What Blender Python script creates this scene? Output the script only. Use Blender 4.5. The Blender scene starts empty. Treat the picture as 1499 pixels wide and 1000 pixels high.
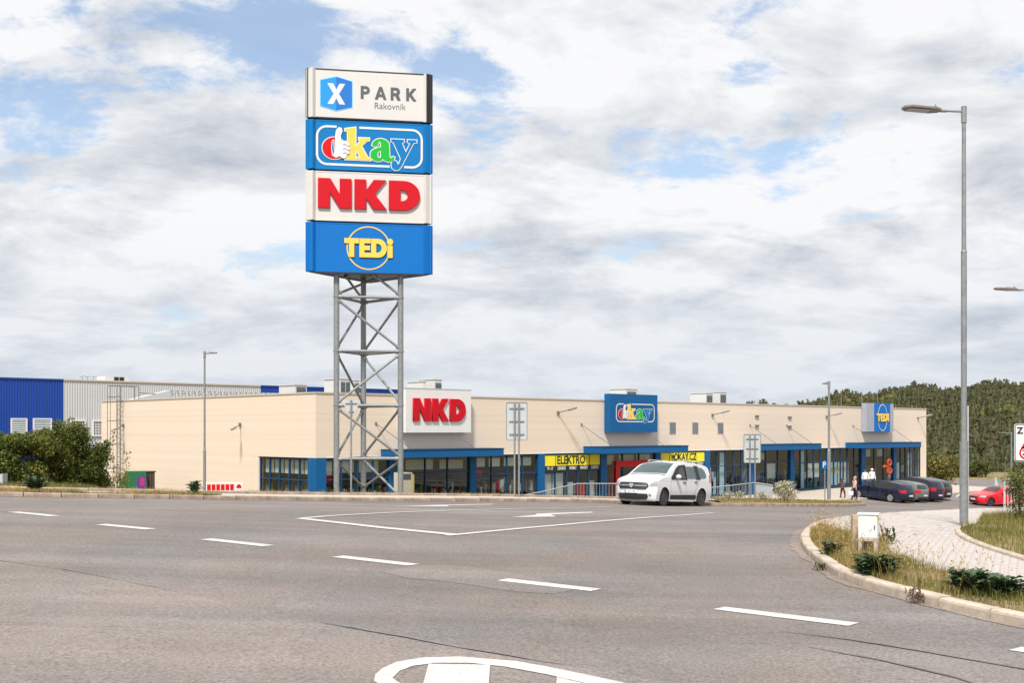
import bpy, bmesh, math, random
import numpy as np
from mathutils import Vector, Matrix, geometry
R = math.radians
random.seed(7); rng = np.random.default_rng(11)
scn = bpy.context.scene
col = scn.collection

# ------------------------------------------------------------------ camera
F = 1689.0; CX = 750.0; HY = 630.0; CZ = 4.6
cam = bpy.data.cameras.new('camera'); camo = bpy.data.objects.new('camera', cam); col.objects.link(camo)
camo.location = (0, 0, CZ); camo.rotation_euler = (R(90), 0, 0)
cam.sensor_width = 36; cam.lens = 36*F/1499; cam.shift_y = (HY-500)/1499
cam.clip_start = 0.1; cam.clip_end = 6000
scn.camera = camo
scn.render.resolution_x = 1024; scn.render.resolution_y = 684

# ------------------------------------------------------------------ sky, sun, exposure
SUN_ELEV = 54; SUN_DIR = Vector((-0.20, -0.98, 0)).normalized()     # horizontal direction towards the sun
world = bpy.data.worlds.new('World'); scn.world = world; world.use_nodes = True
nt = world.node_tree; N = nt.nodes; L = nt.links; N.clear()
def wn(t, **kw):
    n = N.new(t)
    for k, v in kw.items(): setattr(n, k, v)
    return n
def wmath(op, a, b=None, c=None, clamp=False):
    n = wn('ShaderNodeMath', operation=op); n.use_clamp = clamp
    for i, v in enumerate((a, b, c)):
        if v is None: continue
        if isinstance(v, (int, float)): n.inputs[i].default_value = v
        else: L.new(v, n.inputs[i])
    return n.outputs[0]
out = wn('ShaderNodeOutputWorld'); bg = wn('ShaderNodeBackground'); L.new(bg.outputs[0], out.inputs[0])
bg.inputs[1].default_value = 0.15
sky = wn('ShaderNodeTexSky', sky_type='NISHITA'); sky.sun_disc = False
sky.sun_elevation = R(SUN_ELEV); sky.sun_rotation = math.atan2(SUN_DIR.x, SUN_DIR.y)
sky.air_density = 1.0; sky.dust_density = 1.2; sky.ozone_density = 1.0
tc = wn('ShaderNodeTexCoord'); sep = wn('ShaderNodeSeparateXYZ'); L.new(tc.outputs['Generated'], sep.inputs[0])
zc = wmath('MAXIMUM', sep.outputs[2], 0.0)
den = wmath('ADD', zc, 0.30)
comb = wn('ShaderNodeCombineXYZ')
L.new(wmath('DIVIDE', sep.outputs[0], den), comb.inputs[0]); L.new(wmath('DIVIDE', sep.outputs[1], den), comb.inputs[1])
def wnoise(scale, detail, rough, off, dist=0.0, stretch=(1, 1, 1)):
    mp = wn('ShaderNodeMapping'); mp.inputs['Location'].default_value = off; mp.inputs['Scale'].default_value = stretch
    L.new(comb.outputs[0], mp.inputs[0])
    n = wn('ShaderNodeTexNoise'); n.inputs['Scale'].default_value = scale; n.inputs['Detail'].default_value = detail
    n.inputs['Roughness'].default_value = rough; n.inputs['Distortion'].default_value = dist
    L.new(mp.outputs[0], n.inputs['Vector']); return n.outputs[0]
def wramp(v, a, b, lo=0.0, hi=1.0):
    n = wn('ShaderNodeMapRange'); n.interpolation_type = 'SMOOTHSTEP'
    n.inputs[1].default_value = a; n.inputs[2].default_value = b; n.inputs[3].default_value = lo; n.inputs[4].default_value = hi
    L.new(v, n.inputs[0]); return n.outputs[0]
n_big = wnoise(2.1, 13, 0.58, (3.1, 7.7, 0), 0.35, (0.85, 1.0, 1))
n_fine = wnoise(7.0, 13, 0.68, (1.3, -4.2, 2), 0.2, (0.85, 1.0, 1))
n_shade = wnoise(3.4, 13, 0.62, (11.3, 2.2, 5), 0.45, (0.75, 1.0, 1))
cover = wmath('ADD', wmath('MULTIPLY', n_big, 0.62), wmath('MULTIPLY', n_fine, 0.38))
def lobe(px, py, size, amt):      # a thin place (or thick one) in the cloud deck, in the direction of the sky
    v = Vector(((px-CX)/F, 1, (HY-py)/F)).normalized()
    d = wn('ShaderNodeVectorMath', operation='DOT_PRODUCT'); L.new(tc.outputs['Generated'], d.inputs[0]); d.inputs[1].default_value = v
    return wmath('MULTIPLY', wramp(d.outputs['Value'], math.cos(R(size)), 1.0), amt)
for px, py, size, amt in ((50, 95, 5.5, -0.06), (330, 40, 5.5, -0.04), (410, 110, 4.0, -0.015), (1100, 210, 6.0, -0.06),
                          (1290, 240, 4.5, -0.055), (970, 245, 3.5, -0.045), (1110, 12, 4.0, -0.075), (200, 40, 4, -0.03), (120, 20, 5, 0.04),
                          (740, 125, 2.5, -0.02), (900, 70, 7, 0.06), (480, 330, 4, -0.02)):
    cover = wmath('ADD', cover, lobe(px, py, size, amt))
mask = wramp(cover, 0.372, 0.455, 0.14, 1.0)
edge = wramp(cover, 0.40, 0.58)                     # thick middle of a cloud is greyer than its lit edge
n_sh2 = wnoise(3.4, 13, 0.62, (11.3+0.05, 2.2+0.16, 5.04), 0.45, (0.75, 1.0, 1))      # the same billows a step towards the sun: their difference is relief
n_b2 = wnoise(2.1, 13, 0.58, (3.1+0.05, 7.7+0.13, 0.03), 0.35, (0.85, 1.0, 1))
relief = wmath('ADD', wmath('MULTIPLY', wmath('SUBTRACT', n_sh2, n_shade), 3.0), wmath('MULTIPLY', wmath('SUBTRACT', n_b2, n_big), 2.6))
shade = wmath('ADD', wmath('MULTIPLY', wramp(n_shade, 0.38, 0.68), wmath('ADD', wmath('MULTIPLY', edge, 0.62), 0.16)), relief, None, True)
crmp = wn('ShaderNodeMix', data_type='RGBA'); L.new(shade, crmp.inputs[0])
crmp.inputs[6].default_value = (4.15, 4.17, 4.22, 1); crmp.inputs[7].default_value = (2.15, 2.36, 2.70, 1)
low = wn('ShaderNodeMix', data_type='RGBA'); L.new(wramp(sep.outputs[2], 0.0, 0.20, 0.60, 0.0), low.inputs[0])
L.new(crmp.outputs[2], low.inputs[6]); low.inputs[7].default_value = (2.85, 3.12, 3.48, 1)
skyb = wn('ShaderNodeMix', data_type='RGBA'); L.new(wramp(sep.outputs[2], 0.0, 0.25, 0.85, 0.10), skyb.inputs[0])
sks = wn('ShaderNodeVectorMath', operation='SCALE'); L.new(sky.outputs[0], sks.inputs[0]); sks.inputs['Scale'].default_value = 0.80
L.new(sks.outputs[0], skyb.inputs[6]); skyb.inputs[7].default_value = (2.3, 2.8, 3.45, 1)
mx = wn('ShaderNodeMix', data_type='RGBA'); L.new(mask, mx.inputs[0])
L.new(skyb.outputs[2], mx.inputs[6]); L.new(low.outputs[2], mx.inputs[7]); L.new(mx.outputs[2], bg.inputs[0])

sun = bpy.data.lights.new('sun', 'SUN'); suno = bpy.data.objects.new('sun', sun); col.objects.link(suno)
sun.energy = 3.5; sun.angle = R(8); sun.color = (1.0, 0.94, 0.86)
sd = (SUN_DIR*math.cos(R(SUN_ELEV)) + Vector((0, 0, math.sin(R(SUN_ELEV)))))
suno.rotation_euler = (-sd).to_track_quat('-Z', 'Y').to_euler(); suno.location = sd*200
scn.view_settings.view_transform = 'Standard'; scn.view_settings.look = 'None'
scn.view_settings.exposure = 0.62; scn.view_settings.gamma = 1.0; scn.view_settings.use_curve_mapping = False

# ------------------------------------------------------------------ materials
def M(name, c, rough=0.7, metal=0.0, var=0.0, vs=3.0, bump=0.0, bs=40.0, island=0.0, c2=None, spec=0.5, stretch=None, detail=4, bdist=0.02):
    m = bpy.data.materials.new(name); m.use_nodes = True
    t = m.node_tree; b = t.nodes['Principled BSDF']; lk = t.links
    b.inputs['Roughness'].default_value = rough; b.inputs['Metallic'].default_value = metal
    b.inputs['Specular IOR Level'].default_value = spec
    b.inputs['Base Color'].default_value = (*c, 1)
    co = None
    if var or bump or c2:
        tcn = t.nodes.new('ShaderNodeTexCoord'); co = tcn.outputs['Object']
        if stretch:
            mp = t.nodes.new('ShaderNodeMapping'); mp.inputs['Scale'].default_value = stretch
            lk.new(co, mp.inputs[0]); co = mp.outputs[0]
    if var or c2:
        n = t.nodes.new('ShaderNodeTexNoise'); n.inputs['Scale'].default_value = vs; n.inputs['Detail'].default_value = detail
        n.inputs['Roughness'].default_value = 0.65
        lk.new(co, n.inputs['Vector'])
        mr = t.nodes.new('ShaderNodeMapRange'); mr.inputs[1].default_value = 0.3; mr.inputs[2].default_value = 0.7
        lk.new(n.outputs[0], mr.inputs[0])
        mix = t.nodes.new('ShaderNodeMix'); mix.data_type = 'RGBA'
        a = tuple(max(0, x*(1-var)) for x in c); e = c2 if c2 else tuple(min(1, x*(1+var)) for x in c)
        mix.inputs[6].default_value = (*a, 1); mix.inputs[7].default_value = (*e, 1)
        lk.new(mr.outputs[0], mix.inputs[0]); cur = mix.outputs[2]
        if island:
            g = t.nodes.new('ShaderNodeNewGeometry'); hs = t.nodes.new('ShaderNodeHueSaturation')
            m2 = t.nodes.new('ShaderNodeMapRange'); m2.inputs[3].default_value = 1-island; m2.inputs[4].default_value = 1+island
            lk.new(g.outputs['Random Per Island'], m2.inputs[0]); lk.new(m2.outputs[0], hs.inputs['Value'])
            lk.new(cur, hs.inputs['Color']); cur = hs.outputs[0]
        lk.new(cur, b.inputs['Base Color'])
    if bump:
        n2 = t.nodes.new('ShaderNodeTexNoise'); n2.inputs['Scale'].default_value = bs; n2.inputs['Detail'].default_value = 3
        lk.new(co, n2.inputs['Vector'])
        bp = t.nodes.new('ShaderNodeBump'); bp.inputs['Strength'].default_value = bump; bp.inputs['Distance'].default_value = bdist
        lk.new(n2.outputs[0], bp.inputs['Height']); lk.new(bp.outputs[0], b.inputs['Normal'])
    return m

def leaf_mat(name, c, c2, island=0.35, trans=0.25):
    m = M(name, c, 0.55, var=0.3, vs=2.0, c2=c2, island=island, spec=0.3)
    t = m.node_tree; b = t.nodes['Principled BSDF']; o = t.nodes['Material Output']
    tr = t.nodes.new('ShaderNodeBsdfTranslucent'); mx_ = t.nodes.new('ShaderNodeMixShader'); mx_.inputs[0].default_value = trans
    src = b.inputs['Base Color'].links[0].from_socket
    t.links.new(src, tr.inputs[0]); t.links.new(b.outputs[0], mx_.inputs[1]); t.links.new(tr.outputs[0], mx_.inputs[2])
    t.links.new(mx_.outputs[0], o.inputs[0]); return m

def glass_mat(name, tint, base=0.12):
    m = bpy.data.materials.new(name); m.use_nodes = True; t = m.node_tree; t.nodes.clear()
    o = t.nodes.new('ShaderNodeOutputMaterial'); a = t.nodes.new('ShaderNodeBsdfTransparent'); g = t.nodes.new('ShaderNodeBsdfGlossy')
    a.inputs[0].default_value = (*tint, 1); g.inputs['Roughness'].default_value = 0.02
    lw = t.nodes.new('ShaderNodeLayerWeight'); lw.inputs[0].default_value = 0.5; fr = t.nodes.new('ShaderNodeMath'); fr.operation = 'POWER'; fr.inputs[1].default_value = 4.0; t.links.new(lw.outputs['Facing'], fr.inputs[0])
    mr = t.nodes.new('ShaderNodeMapRange'); mr.inputs[3].default_value = base; mr.inputs[4].default_value = 1.0
    mxs = t.nodes.new('ShaderNodeMixShader'); t.links.new(fr.outputs[0], mr.inputs[0]); t.links.new(mr.outputs[0], mxs.inputs[0])
    t.links.new(a.outputs[0], mxs.inputs[1]); t.links.new(g.outputs[0], mxs.inputs[2]); t.links.new(mxs.outputs[0], o.inputs[0])
    tcn = t.nodes.new('ShaderNodeTexCoord'); n = t.nodes.new('ShaderNodeTexNoise'); n.inputs['Scale'].default_value = 0.35
    bp = t.nodes.new('ShaderNodeBump'); bp.inputs['Strength'].default_value = 0.04; bp.inputs['Distance'].default_value = 0.3
    t.links.new(tcn.outputs['Object'], n.inputs[0]); t.links.new(n.outputs[0], bp.inputs['Height']); t.links.new(bp.outputs[0], g.inputs['Normal'])
    return m

def asphalt(name, base, patch, speck=0.5, tint=(1, 1, 1)):
    m = bpy.data.materials.new(name); m.use_nodes = True; t = m.node_tree; b = t.nodes['Principled BSDF']; lk = t.links
    b.inputs['Roughness'].default_value = 0.82; b.inputs['Specular IOR Level'].default_value = 0.35
    tcn = t.nodes.new('ShaderNodeTexCoord'); P = tcn.outputs['Object']
    def noise(scale, det, rough=0.6, stretch=None, rot=0):
        v = P
        if stretch:
            mp = t.nodes.new('ShaderNodeMapping'); mp.inputs['Scale'].default_value = stretch; mp.inputs['Rotation'].default_value = (0, 0, rot)
            mp.vector_type = 'TEXTURE' if False else 'POINT'
            lk.new(P, mp.inputs[0]); v = mp.outputs[0]
        n = t.nodes.new('ShaderNodeTexNoise'); n.inputs['Scale'].default_value = scale; n.inputs['Detail'].default_value = det
        n.inputs['Roughness'].default_value = rough; lk.new(v, n.inputs['Vector']); return n.outputs[0]
    def mr(v, a, e, lo, hi):
        n = t.nodes.new('ShaderNodeMapRange'); n.inputs[1].default_value = a; n.inputs[2].default_value = e
        n.inputs[3].default_value = lo; n.inputs[4].default_value = hi; lk.new(v, n.inputs[0]); return n.outputs[0]
    def mul(a, e):
        n = t.nodes.new('ShaderNodeMath'); n.operation = 'MULTIPLY'; lk.new(a, n.inputs[0]); lk.new(e, n.inputs[1]); return n.outputs[0]
    f = mr(noise(30, 4, 0.85), 0.3, 0.7, 1-speck, 1+speck)          # aggregate
    f = mul(f, mr(noise(0.22, 5), 0.3, 0.7, 1-patch, 1+patch))     # broad patches
    f = mul(f, mr(noise(1.7, 5), 0.3, 0.7, 0.93, 1.07))
    rotd = math.atan2(0.636, -0.772)
    f = mul(f, mr(noise(1.0, 4, 0.55, (0.05, 0.75, 1), -rotd), 0.32, 0.68, 0.80, 1.16))   # wheel tracks along the main road
    vo = t.nodes.new('ShaderNodeTexVoronoi'); vo.feature = 'DISTANCE_TO_EDGE'; vo.inputs['Scale'].default_value = 0.17
    nz = t.nodes.new('ShaderNodeTexNoise'); nz.inputs['Scale'].default_value = 0.9; nz.inputs['Detail'].default_value = 6; lk.new(P, nz.inputs['Vector'])
    va = t.nodes.new('ShaderNodeVectorMath'); va.operation = 'MULTIPLY_ADD'; lk.new(nz.outputs[1], va.inputs[0]); va.inputs[1].default_value = (1.6, 1.6, 0); lk.new(P, va.inputs[2])
    lk.new(va.outputs[0], vo.inputs['Vector'])
    crack = mr(vo.outputs['Distance'], 0.0, 0.003, 0.75, 1.0)
    cm = mr(noise(0.13, 2), 0.5, 0.56, 0, 1)
    mxn = t.nodes.new('ShaderNodeMix'); mxn.data_type = 'FLOAT'; lk.new(cm, mxn.inputs[0]); mxn.inputs[2].default_value = 1.0; lk.new(crack, mxn.inputs[3])
    f = mul(f, mxn.outputs[0])
    warm = t.nodes.new('ShaderNodeMix'); warm.data_type = 'RGBA'
    warm.inputs[6].default_value = (*[x*y for x, y in zip(base, (1.05, 0.99, 0.95))], 1)
    warm.inputs[7].default_value = (*[x*y for x, y in zip(base, (0.96, 1.0, 1.05))], 1)
    lk.new(mr(noise(0.35, 4), 0.35, 0.65, 0, 1), warm.inputs[0])
    cmul = t.nodes.new('ShaderNodeVectorMath'); cmul.operation = 'SCALE'; lk.new(warm.outputs[2], cmul.inputs[0]); lk.new(f, cmul.inputs['Scale'])
    lk.new(cmul.outputs[0], b.inputs['Base Color'])
    bp = t.nodes.new('ShaderNodeBump'); bp.inputs['Strength'].default_value = 0.6; bp.inputs['Distance'].default_value = 0.006
    lk.new(noise(75, 2, 0.7), bp.inputs['Height']); lk.new(bp.outputs[0], b.inputs['Normal'])
    return m

A = {}
A['asphalt'] = asphalt('asphalt', (0.178, 0.159, 0.148), 0.15, 0.6)
A['asphalt_light'] = asphalt('asphalt_light', (0.205, 0.181, 0.167), 0.08, 0.6)
A['seal'] = M('joint_seal', (0.165, 0.155, 0.152), 0.6, var=0.35, vs=6)
A['paint'] = M('road_paint', (0.40, 0.38, 0.36), 0.65, var=0.06, vs=22, detail=9, c2=(0.70, 0.68, 0.66), bump=0.3, bs=120, bdist=0.004)
A['red_paint'] = M('faded_red_paint', (0.42, 0.20, 0.15), 0.7, var=0.2, vs=8)
A['kerb'] = M('kerb_concrete', (0.43, 0.36, 0.29), 0.85, var=0.25, vs=4, c2=(0.58, 0.49, 0.40), bump=0.4, bs=60, bdist=0.01)
A['kerb_old'] = M('kerb_weathered', (0.26, 0.20, 0.155), 0.9, var=0.3, vs=3, c2=(0.38, 0.31, 0.25), bump=0.4, bs=40, bdist=0.01)
A['paver'] = M('paver', (0.40, 0.365, 0.345), 0.85, var=0.12, vs=9, c2=(0.50, 0.455, 0.425), island=0.05, bump=0.3, bs=150, bdist=0.004)
A['paving'] = M('paving', (0.45, 0.385, 0.335), 0.85, var=0.15, vs=4, c2=(0.52, 0.45, 0.39), bump=0.3, bs=90, bdist=0.006)
A['soil'] = M('soil', (0.20, 0.14, 0.085), 0.95, var=0.4, vs=6, c2=(0.36, 0.27, 0.16), bump=0.8, bs=30, bdist=0.03)
A['ground'] = M('ground_dry_grass', (0.14, 0.12, 0.045), 0.95, var=0.4, vs=1.6, c2=(0.30, 0.23, 0.10), bump=0.8, bs=12, bdist=0.05)
A['galv'] = M('galvanised_steel', (0.245, 0.26, 0.268), 0.55, 0.35, var=0.18, vs=9, bump=0.15, bs=90, bdist=0.003)
A['galv_dark'] = M('weathered_steel', (0.17, 0.18, 0.185), 0.6, 0.3, var=0.2, vs=6)
A['lightmetal'] = M('grey_coated_metal', (0.46, 0.50, 0.51), 0.5, 0.15, var=0.06, vs=3)
A['beige'] = M('beige_cladding', (0.690, 0.588, 0.482), 0.7, var=0.025, vs=0.4, c2=(0.735, 0.628, 0.518), bump=0.25, bs=1.0, stretch=(0.02, 0.02, 7.0), bdist=0.015, detail=2)
A['capmetal'] = M('parapet_cap', (0.52, 0.47, 0.39), 0.5, var=0.05)
A['blue'] = M('storefront_blue', (0.004, 0.095, 0.27), 0.5, spec=0.25, var=0.05, vs=1)
A['frameblue'] = M('frame_blue', (0.010, 0.055, 0.13), 0.5, spec=0.25, var=0.05, vs=2)
A['signblue'] = M('sign_blue', (0.001, 0.140, 0.47), 0.5, spec=0.25, var=0.03, vs=1)
A['okayblue'] = M('sign_okay_blue', (0.001, 0.165, 0.45), 0.5, spec=0.25, var=0.03, vs=1)
A['signwhite'] = M('sign_light_grey', (0.60, 0.59, 0.58), 0.5, var=0.03, vs=1.5)
A['white'] = M('white_plastic', (0.70, 0.70, 0.70), 0.4, var=0.03, vs=3)
A['black'] = M('black', (0.015, 0.015, 0.017), 0.45, var=0.2)
A['red'] = M('sign_red', (0.52, 0.002, 0.012), 0.5, spec=0.25, var=0.04)
A['okred'] = M('letter_red', (0.58, 0.004, 0.008), 0.5, spec=0.25, var=0.03)
A['yellow'] = M('letter_yellow', (0.82, 0.55, 0.09), 0.45, spec=0.25, var=0.03)
A['banner'] = M('banner_yellow', (0.78, 0.70, 0.03), 0.5, spec=0.25, var=0.05, vs=2)
A['green'] = M('letter_green', (0.015, 0.42, 0.045), 0.4, spec=0.25, var=0.03)
A['ink'] = M('dark_grey_print', (0.085, 0.095, 0.105), 0.5, var=0.03)
A['cube_l'] = M('emblem_light_blue', (0.01, 0.27, 0.68), 0.4, var=0.02)
A['cube_r'] = M('emblem_deep_blue', (0.006, 0.15, 0.55), 0.4, var=0.02)
A['cube_edge'] = M('emblem_pale_edge', (0.30, 0.62, 0.85), 0.4, var=0.02)
A['glass'] = glass_mat('shop_glass', (0.74, 0.82, 0.82), 0.10)
A['carglass'] = glass_mat('car_glass', (0.30, 0.38, 0.39), 0.10)
A['darkglass'] = M('dark_glass', (0.02, 0.025, 0.03), 0.08, var=0.1)
A['hallblue'] = M('hall_blue_sheet', (0.006, 0.055, 0.33), 0.45, var=0.05, vs=0.3)
A['hallwhite'] = M('hall_white_sheet', (0.53, 0.54, 0.56), 0.5, var=0.04, vs=0.3)
A['rubber'] = M('tyre_rubber', (0.018, 0.018, 0.019), 0.8, var=0.2)
A['alloy'] = M('alloy_rim', (0.62, 0.63, 0.65), 0.3, 0.8, var=0.05)
A['steelrim'] = M('black_steel_rim', (0.06, 0.06, 0.064), 0.5, 0.3, var=0.1)
A['trim'] = M('black_trim', (0.02, 0.02, 0.022), 0.55, var=0.1)
A['chrome'] = M('chrome', (0.75, 0.76, 0.78), 0.15, 1.0, var=0.02)
A['lamp'] = M('headlamp_lens', (0.36, 0.37, 0.38), 0.15, 0.3, var=0.05)
A['tail'] = M('tail_lamp', (0.45, 0.01, 0.015), 0.15, var=0.05)
A['lamphead'] = M('luminaire_bronze', (0.24, 0.21, 0.185), 0.5, 0.3, var=0.1)
A['floor'] = M('shop_floor', (0.50, 0.49, 0.48), 0.4, var=0.1)
A['inwall'] = M('shop_inner_wall', (0.26, 0.27, 0.27), 0.8, var=0.08)
A['wood'] = M('sandstone_post', (0.42, 0.33, 0.23), 0.9, var=0.25, vs=7, bump=0.4, bs=40)

def carpaint(name, c, metal=0.0):
    m = M(name, c, 0.28, metal, var=0.02, vs=1)
    b = m.node_tree.nodes['Principled BSDF']; b.inputs['Coat Weight'].default_value = 0.35; b.inputs['Coat Roughness'].default_value = 0.04
    return m

A['board'] = M('pale_board', (0.74, 0.73, 0.70), 0.7, var=0.06, vs=2)
A['poster'] = M('pale_blue_poster', (0.58, 0.74, 0.82), 0.6, var=0.06, vs=2)
A['cloth_a'] = M('goods_brown', (0.20, 0.13, 0.09), 0.85, var=0.3, vs=6); A['cloth_b'] = M('goods_grey', (0.24, 0.24, 0.25), 0.85, var=0.3, vs=6); A['cloth_c'] = M('goods_sand', (0.46, 0.40, 0.31), 0.85, var=0.2, vs=6)
A['tyre_mark'] = M('dark_road_mark', (0.150, 0.133, 0.124), 0.8, var=0.4, vs=3)
A['seam_grey'] = M('door_gap', (0.16, 0.16, 0.165), 0.6, var=0.1)
A['dust'] = asphalt('road_dust', (0.230, 0.19, 0.163), 0.16, 0.62)
# ------------------------------------------------------------------ terrain (road level) from levelled points
CTRL = [(0,0,-1.72),(2.1,12.2,-1.87),(-9.5,21.8,-1.54),(8.8,22.5,-1.98),(5.5,43,-2.84),(28,88,-5.05),(36,87,-5.7),
(15.4,58,-3.68),(-13,31,-1.85),(-26,38,-1.6),(-5.8,38.5,-2.34),(3.8,43,-2.72),(24,45,-3.3),(30,20,-2.2),(25,0,-2.0),(-25,0,-1.5),(-40,30,-1.2),
(11.9,78.6,-4.72),(26.3,92.3,-4.72),(36,102,-4.8),(45,120,-5.9),(60,90,-6.0),(60,150,-6.2),(20,150,-6.0),(100,120,-6.4),(90,40,-4.4),(0,-30,-1.6),(-60,80,-2.0),(-60,-20,-1.2),(70,-20,-2.4)]
TC = np.array(CTRL, float)
def _U(r2): return 0.5*r2*np.log(r2+1e-9)
def _fit(lam=6.0):
    n = len(TC); P = np.c_[np.ones(n), TC[:, :2]]
    d = TC[:, None, :2]-TC[None, :, :2]; K = _U((d**2).sum(-1)) + lam*np.eye(n)
    Am = np.zeros((n+3, n+3)); Am[:n, :n] = K; Am[:n, n:] = P; Am[n:, :n] = P.T
    return np.linalg.solve(Am, np.r_[TC[:, 2], 0, 0, 0])
TW = _fit()
def H(x, y):
    x = np.clip(np.asarray(x, float), -90, 130); y = np.clip(np.asarray(y, float), -40, 160)
    d2 = (x[..., None]-TC[:, 0])**2 + (y[..., None]-TC[:, 1])**2
    return _U(d2)@TW[:-3] + TW[-3] + TW[-2]*x + TW[-1]*y + CZ
def at(px, py, dz=0.0):                                   # the point of the ground seen at a photo pixel
    a = (px-CX)/F; b = (HY-py)/F
    d = np.linspace(3, 220, 1200); g = b*d + CZ - (H(a*d, d)+dz)
    i = int(np.argmax(g < 0)); lo, hi = d[i-1], d[i]
    for _ in range(25):
        m = (lo+hi)/2
        if b*m + CZ - (float(H(a*m, m))+dz) < 0: hi = m
        else: lo = m
    return Vector((a*hi, hi, b*hi+CZ))
def pd(px, d, py=None):                                   # the point at distance d behind a photo column (and row)
    x = (px-CX)/F*d
    return Vector((x, d, float(H(x, d)) if py is None else CZ+(HY-py)/F*d))

# ------------------------------------------------------------------ mesh helpers
class MB:
    def __init__(s): s.v = []; s.f = []
    def add(s, vs, fs):
        o = len(s.v); s.v += [tuple(p) for p in vs]; s.f += [tuple(i+o for i in f) for f in fs]; return s
    def box(s, x0, x1, y0, y1, z0, z1, m=None):
        vs = [Vector((x, y, z)) for x in (x0, x1) for y in (y0, y1) for z in (z0, z1)]
        if m is not None: vs = [m@p for p in vs]
        return s.add(vs, [(0, 1, 3, 2), (4, 6, 7, 5), (0, 4, 5, 1), (2, 3, 7, 6), (0, 2, 6, 4), (1, 5, 7, 3)])
    def tube(s, p, q, r, n=8, r2=None, cap=True):
        p = Vector(p); q = Vector(q); r2 = r if r2 is None else r2
        d = (q-p).normalized(); u = d.orthogonal().normalized(); w = d.cross(u)
        vs = []
        for c, rr in ((p, r), (q, r2)):
            vs += [c + (u*math.cos(2*math.pi*i/n)+w*math.sin(2*math.pi*i/n))*rr for i in range(n)]
        fs = [(i, (i+1) % n, n+(i+1) % n, n+i) for i in range(n)]
        if cap: fs += [tuple(reversed(range(n))), tuple(range(n, 2*n))]
        return s.add(vs, fs)
    def path(s, pts, r, n=6):
        for a, b in zip(pts[:-1], pts[1:]): s.tube(a, b, r, n)
        return s
    def prism(s, poly, z0, z1, m=None):                   # polygon in local xy, extruded in z
        n = len(poly); vs = [Vector((x, y, z0)) for x, y in poly]+[Vector((x, y, z1)) for x, y in poly]
        if m is not None: vs = [m@p for p in vs]
        return s.add(vs, [tuple(reversed(range(n))), tuple(range(n, 2*n))]+[(i, (i+1) % n, n+(i+1) % n, n+i) for i in range(n)])
    def lathe(s, prof, n=20, m=None):
        vs = []; k = len(prof)
        for i in range(n):
            a = 2*math.pi*i/n
            vs += [Vector((r*math.cos(a), r*math.sin(a), z)) for r, z in prof]
        if m is not None: vs = [m@p for p in vs]
        fs = []
        for i in range(n):
            j = (i+1) % n
            for t in range(k-1): fs.append((i*k+t, j*k+t, j*k+t+1, i*k+t+1))
        return s.add(vs, fs)
    def ball(s, c, rx, ry=None, rz=None, n=10, k=7):
        ry = rx if ry is None else ry; rz = rx if rz is None else rz
        m = Matrix.Translation(c)@Matrix.Diagonal((rx, ry, rz, 1))
        return s.lathe([(math.sin(math.pi*i/(k-1)), -math.cos(math.pi*i/(k-1))) for i in range(k)], n, m)
    def mesh(s, name, mat, smooth=False, angle=None):
        me = bpy.data.meshes.new(name); me.from_pydata(s.v, [], s.f); me.update()
        for m in (mat if isinstance(mat, (list, tuple)) else [mat]): me.materials.append(m)
        if smooth or angle:
            me.shade_smooth()
            if angle: me.set_sharp_from_angle(angle=R(angle))
        return me
    def build(s, name, mat, parent=None, smooth=False, angle=None, loc=None):
        o = bpy.data.objects.new(name, s.mesh(name, mat, smooth, angle)); col.objects.link(o)
        if parent is not None: o.parent = parent
        if loc is not None: o.location = loc
        return o
def tag(o, label=None, cat=None, group=None, kind=None):
    if label: o['label'] = label
    if cat: o['category'] = cat
    if group: o['group'] = group
    if kind: o['kind'] = kind
    return o
def thing(name, loc, rz, label, cat, group=None):
    o = bpy.data.objects.new(name, None); col.objects.link(o); o.empty_display_size = 0.2
    o.location = loc; o.rotation_euler = (0, 0, rz); return tag(o, label, cat, group)
def inst(o, parent, mat4=None, name=None):
    c = o.copy(); col.objects.link(c); c.parent = parent
    if mat4 is not None: c.matrix_local = mat4
    return c
def copy_tree(o, parent=None):
    c = o.copy(); col.objects.link(c)
    if parent is not None: c.parent = parent
    for ch in list(o.children): copy_tree(ch, c)
    return c
def np_mesh(name, verts, faces, mat, parent=None, smooth=False):       # verts (n,3), faces (m,k)
    me = bpy.data.meshes.new(name); nv, (nf, k) = len(verts), faces.shape
    me.vertices.add(nv); me.vertices.foreach_set('co', np.ascontiguousarray(verts, np.float32).ravel())
    me.loops.add(nf*k); me.loops.foreach_set('vertex_index', np.ascontiguousarray(faces, np.int32).ravel())
    me.polygons.add(nf); me.polygons.foreach_set('loop_start', np.arange(0, nf*k, k, dtype=np.int32))
    me.polygons.foreach_set('loop_total', np.full(nf, k, np.int32))
    me.update(calc_edges=True); me.validate()
    for m in (mat if isinstance(mat, (list, tuple)) else [mat]): me.materials.append(m)
    if smooth: me.shade_smooth()
    o = bpy.data.objects.new(name, me); col.objects.link(o)
    if parent is not None: o.parent = parent
    return o
def inpoly(x, y, poly):
    x = np.asarray(x, float); y = np.asarray(y, float); c = np.zeros(x.shape, bool); n = len(poly)
    for i in range(n):
        (x1, y1), (x2, y2) = poly[i][:2], poly[(i+1) % n][:2]
        if y1 == y2: continue
        t = ((y1 > y) != (y2 > y)) & (x < (x2-x1)*(y-y1)/(y2-y1)+x1); c ^= t
    return c
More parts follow.
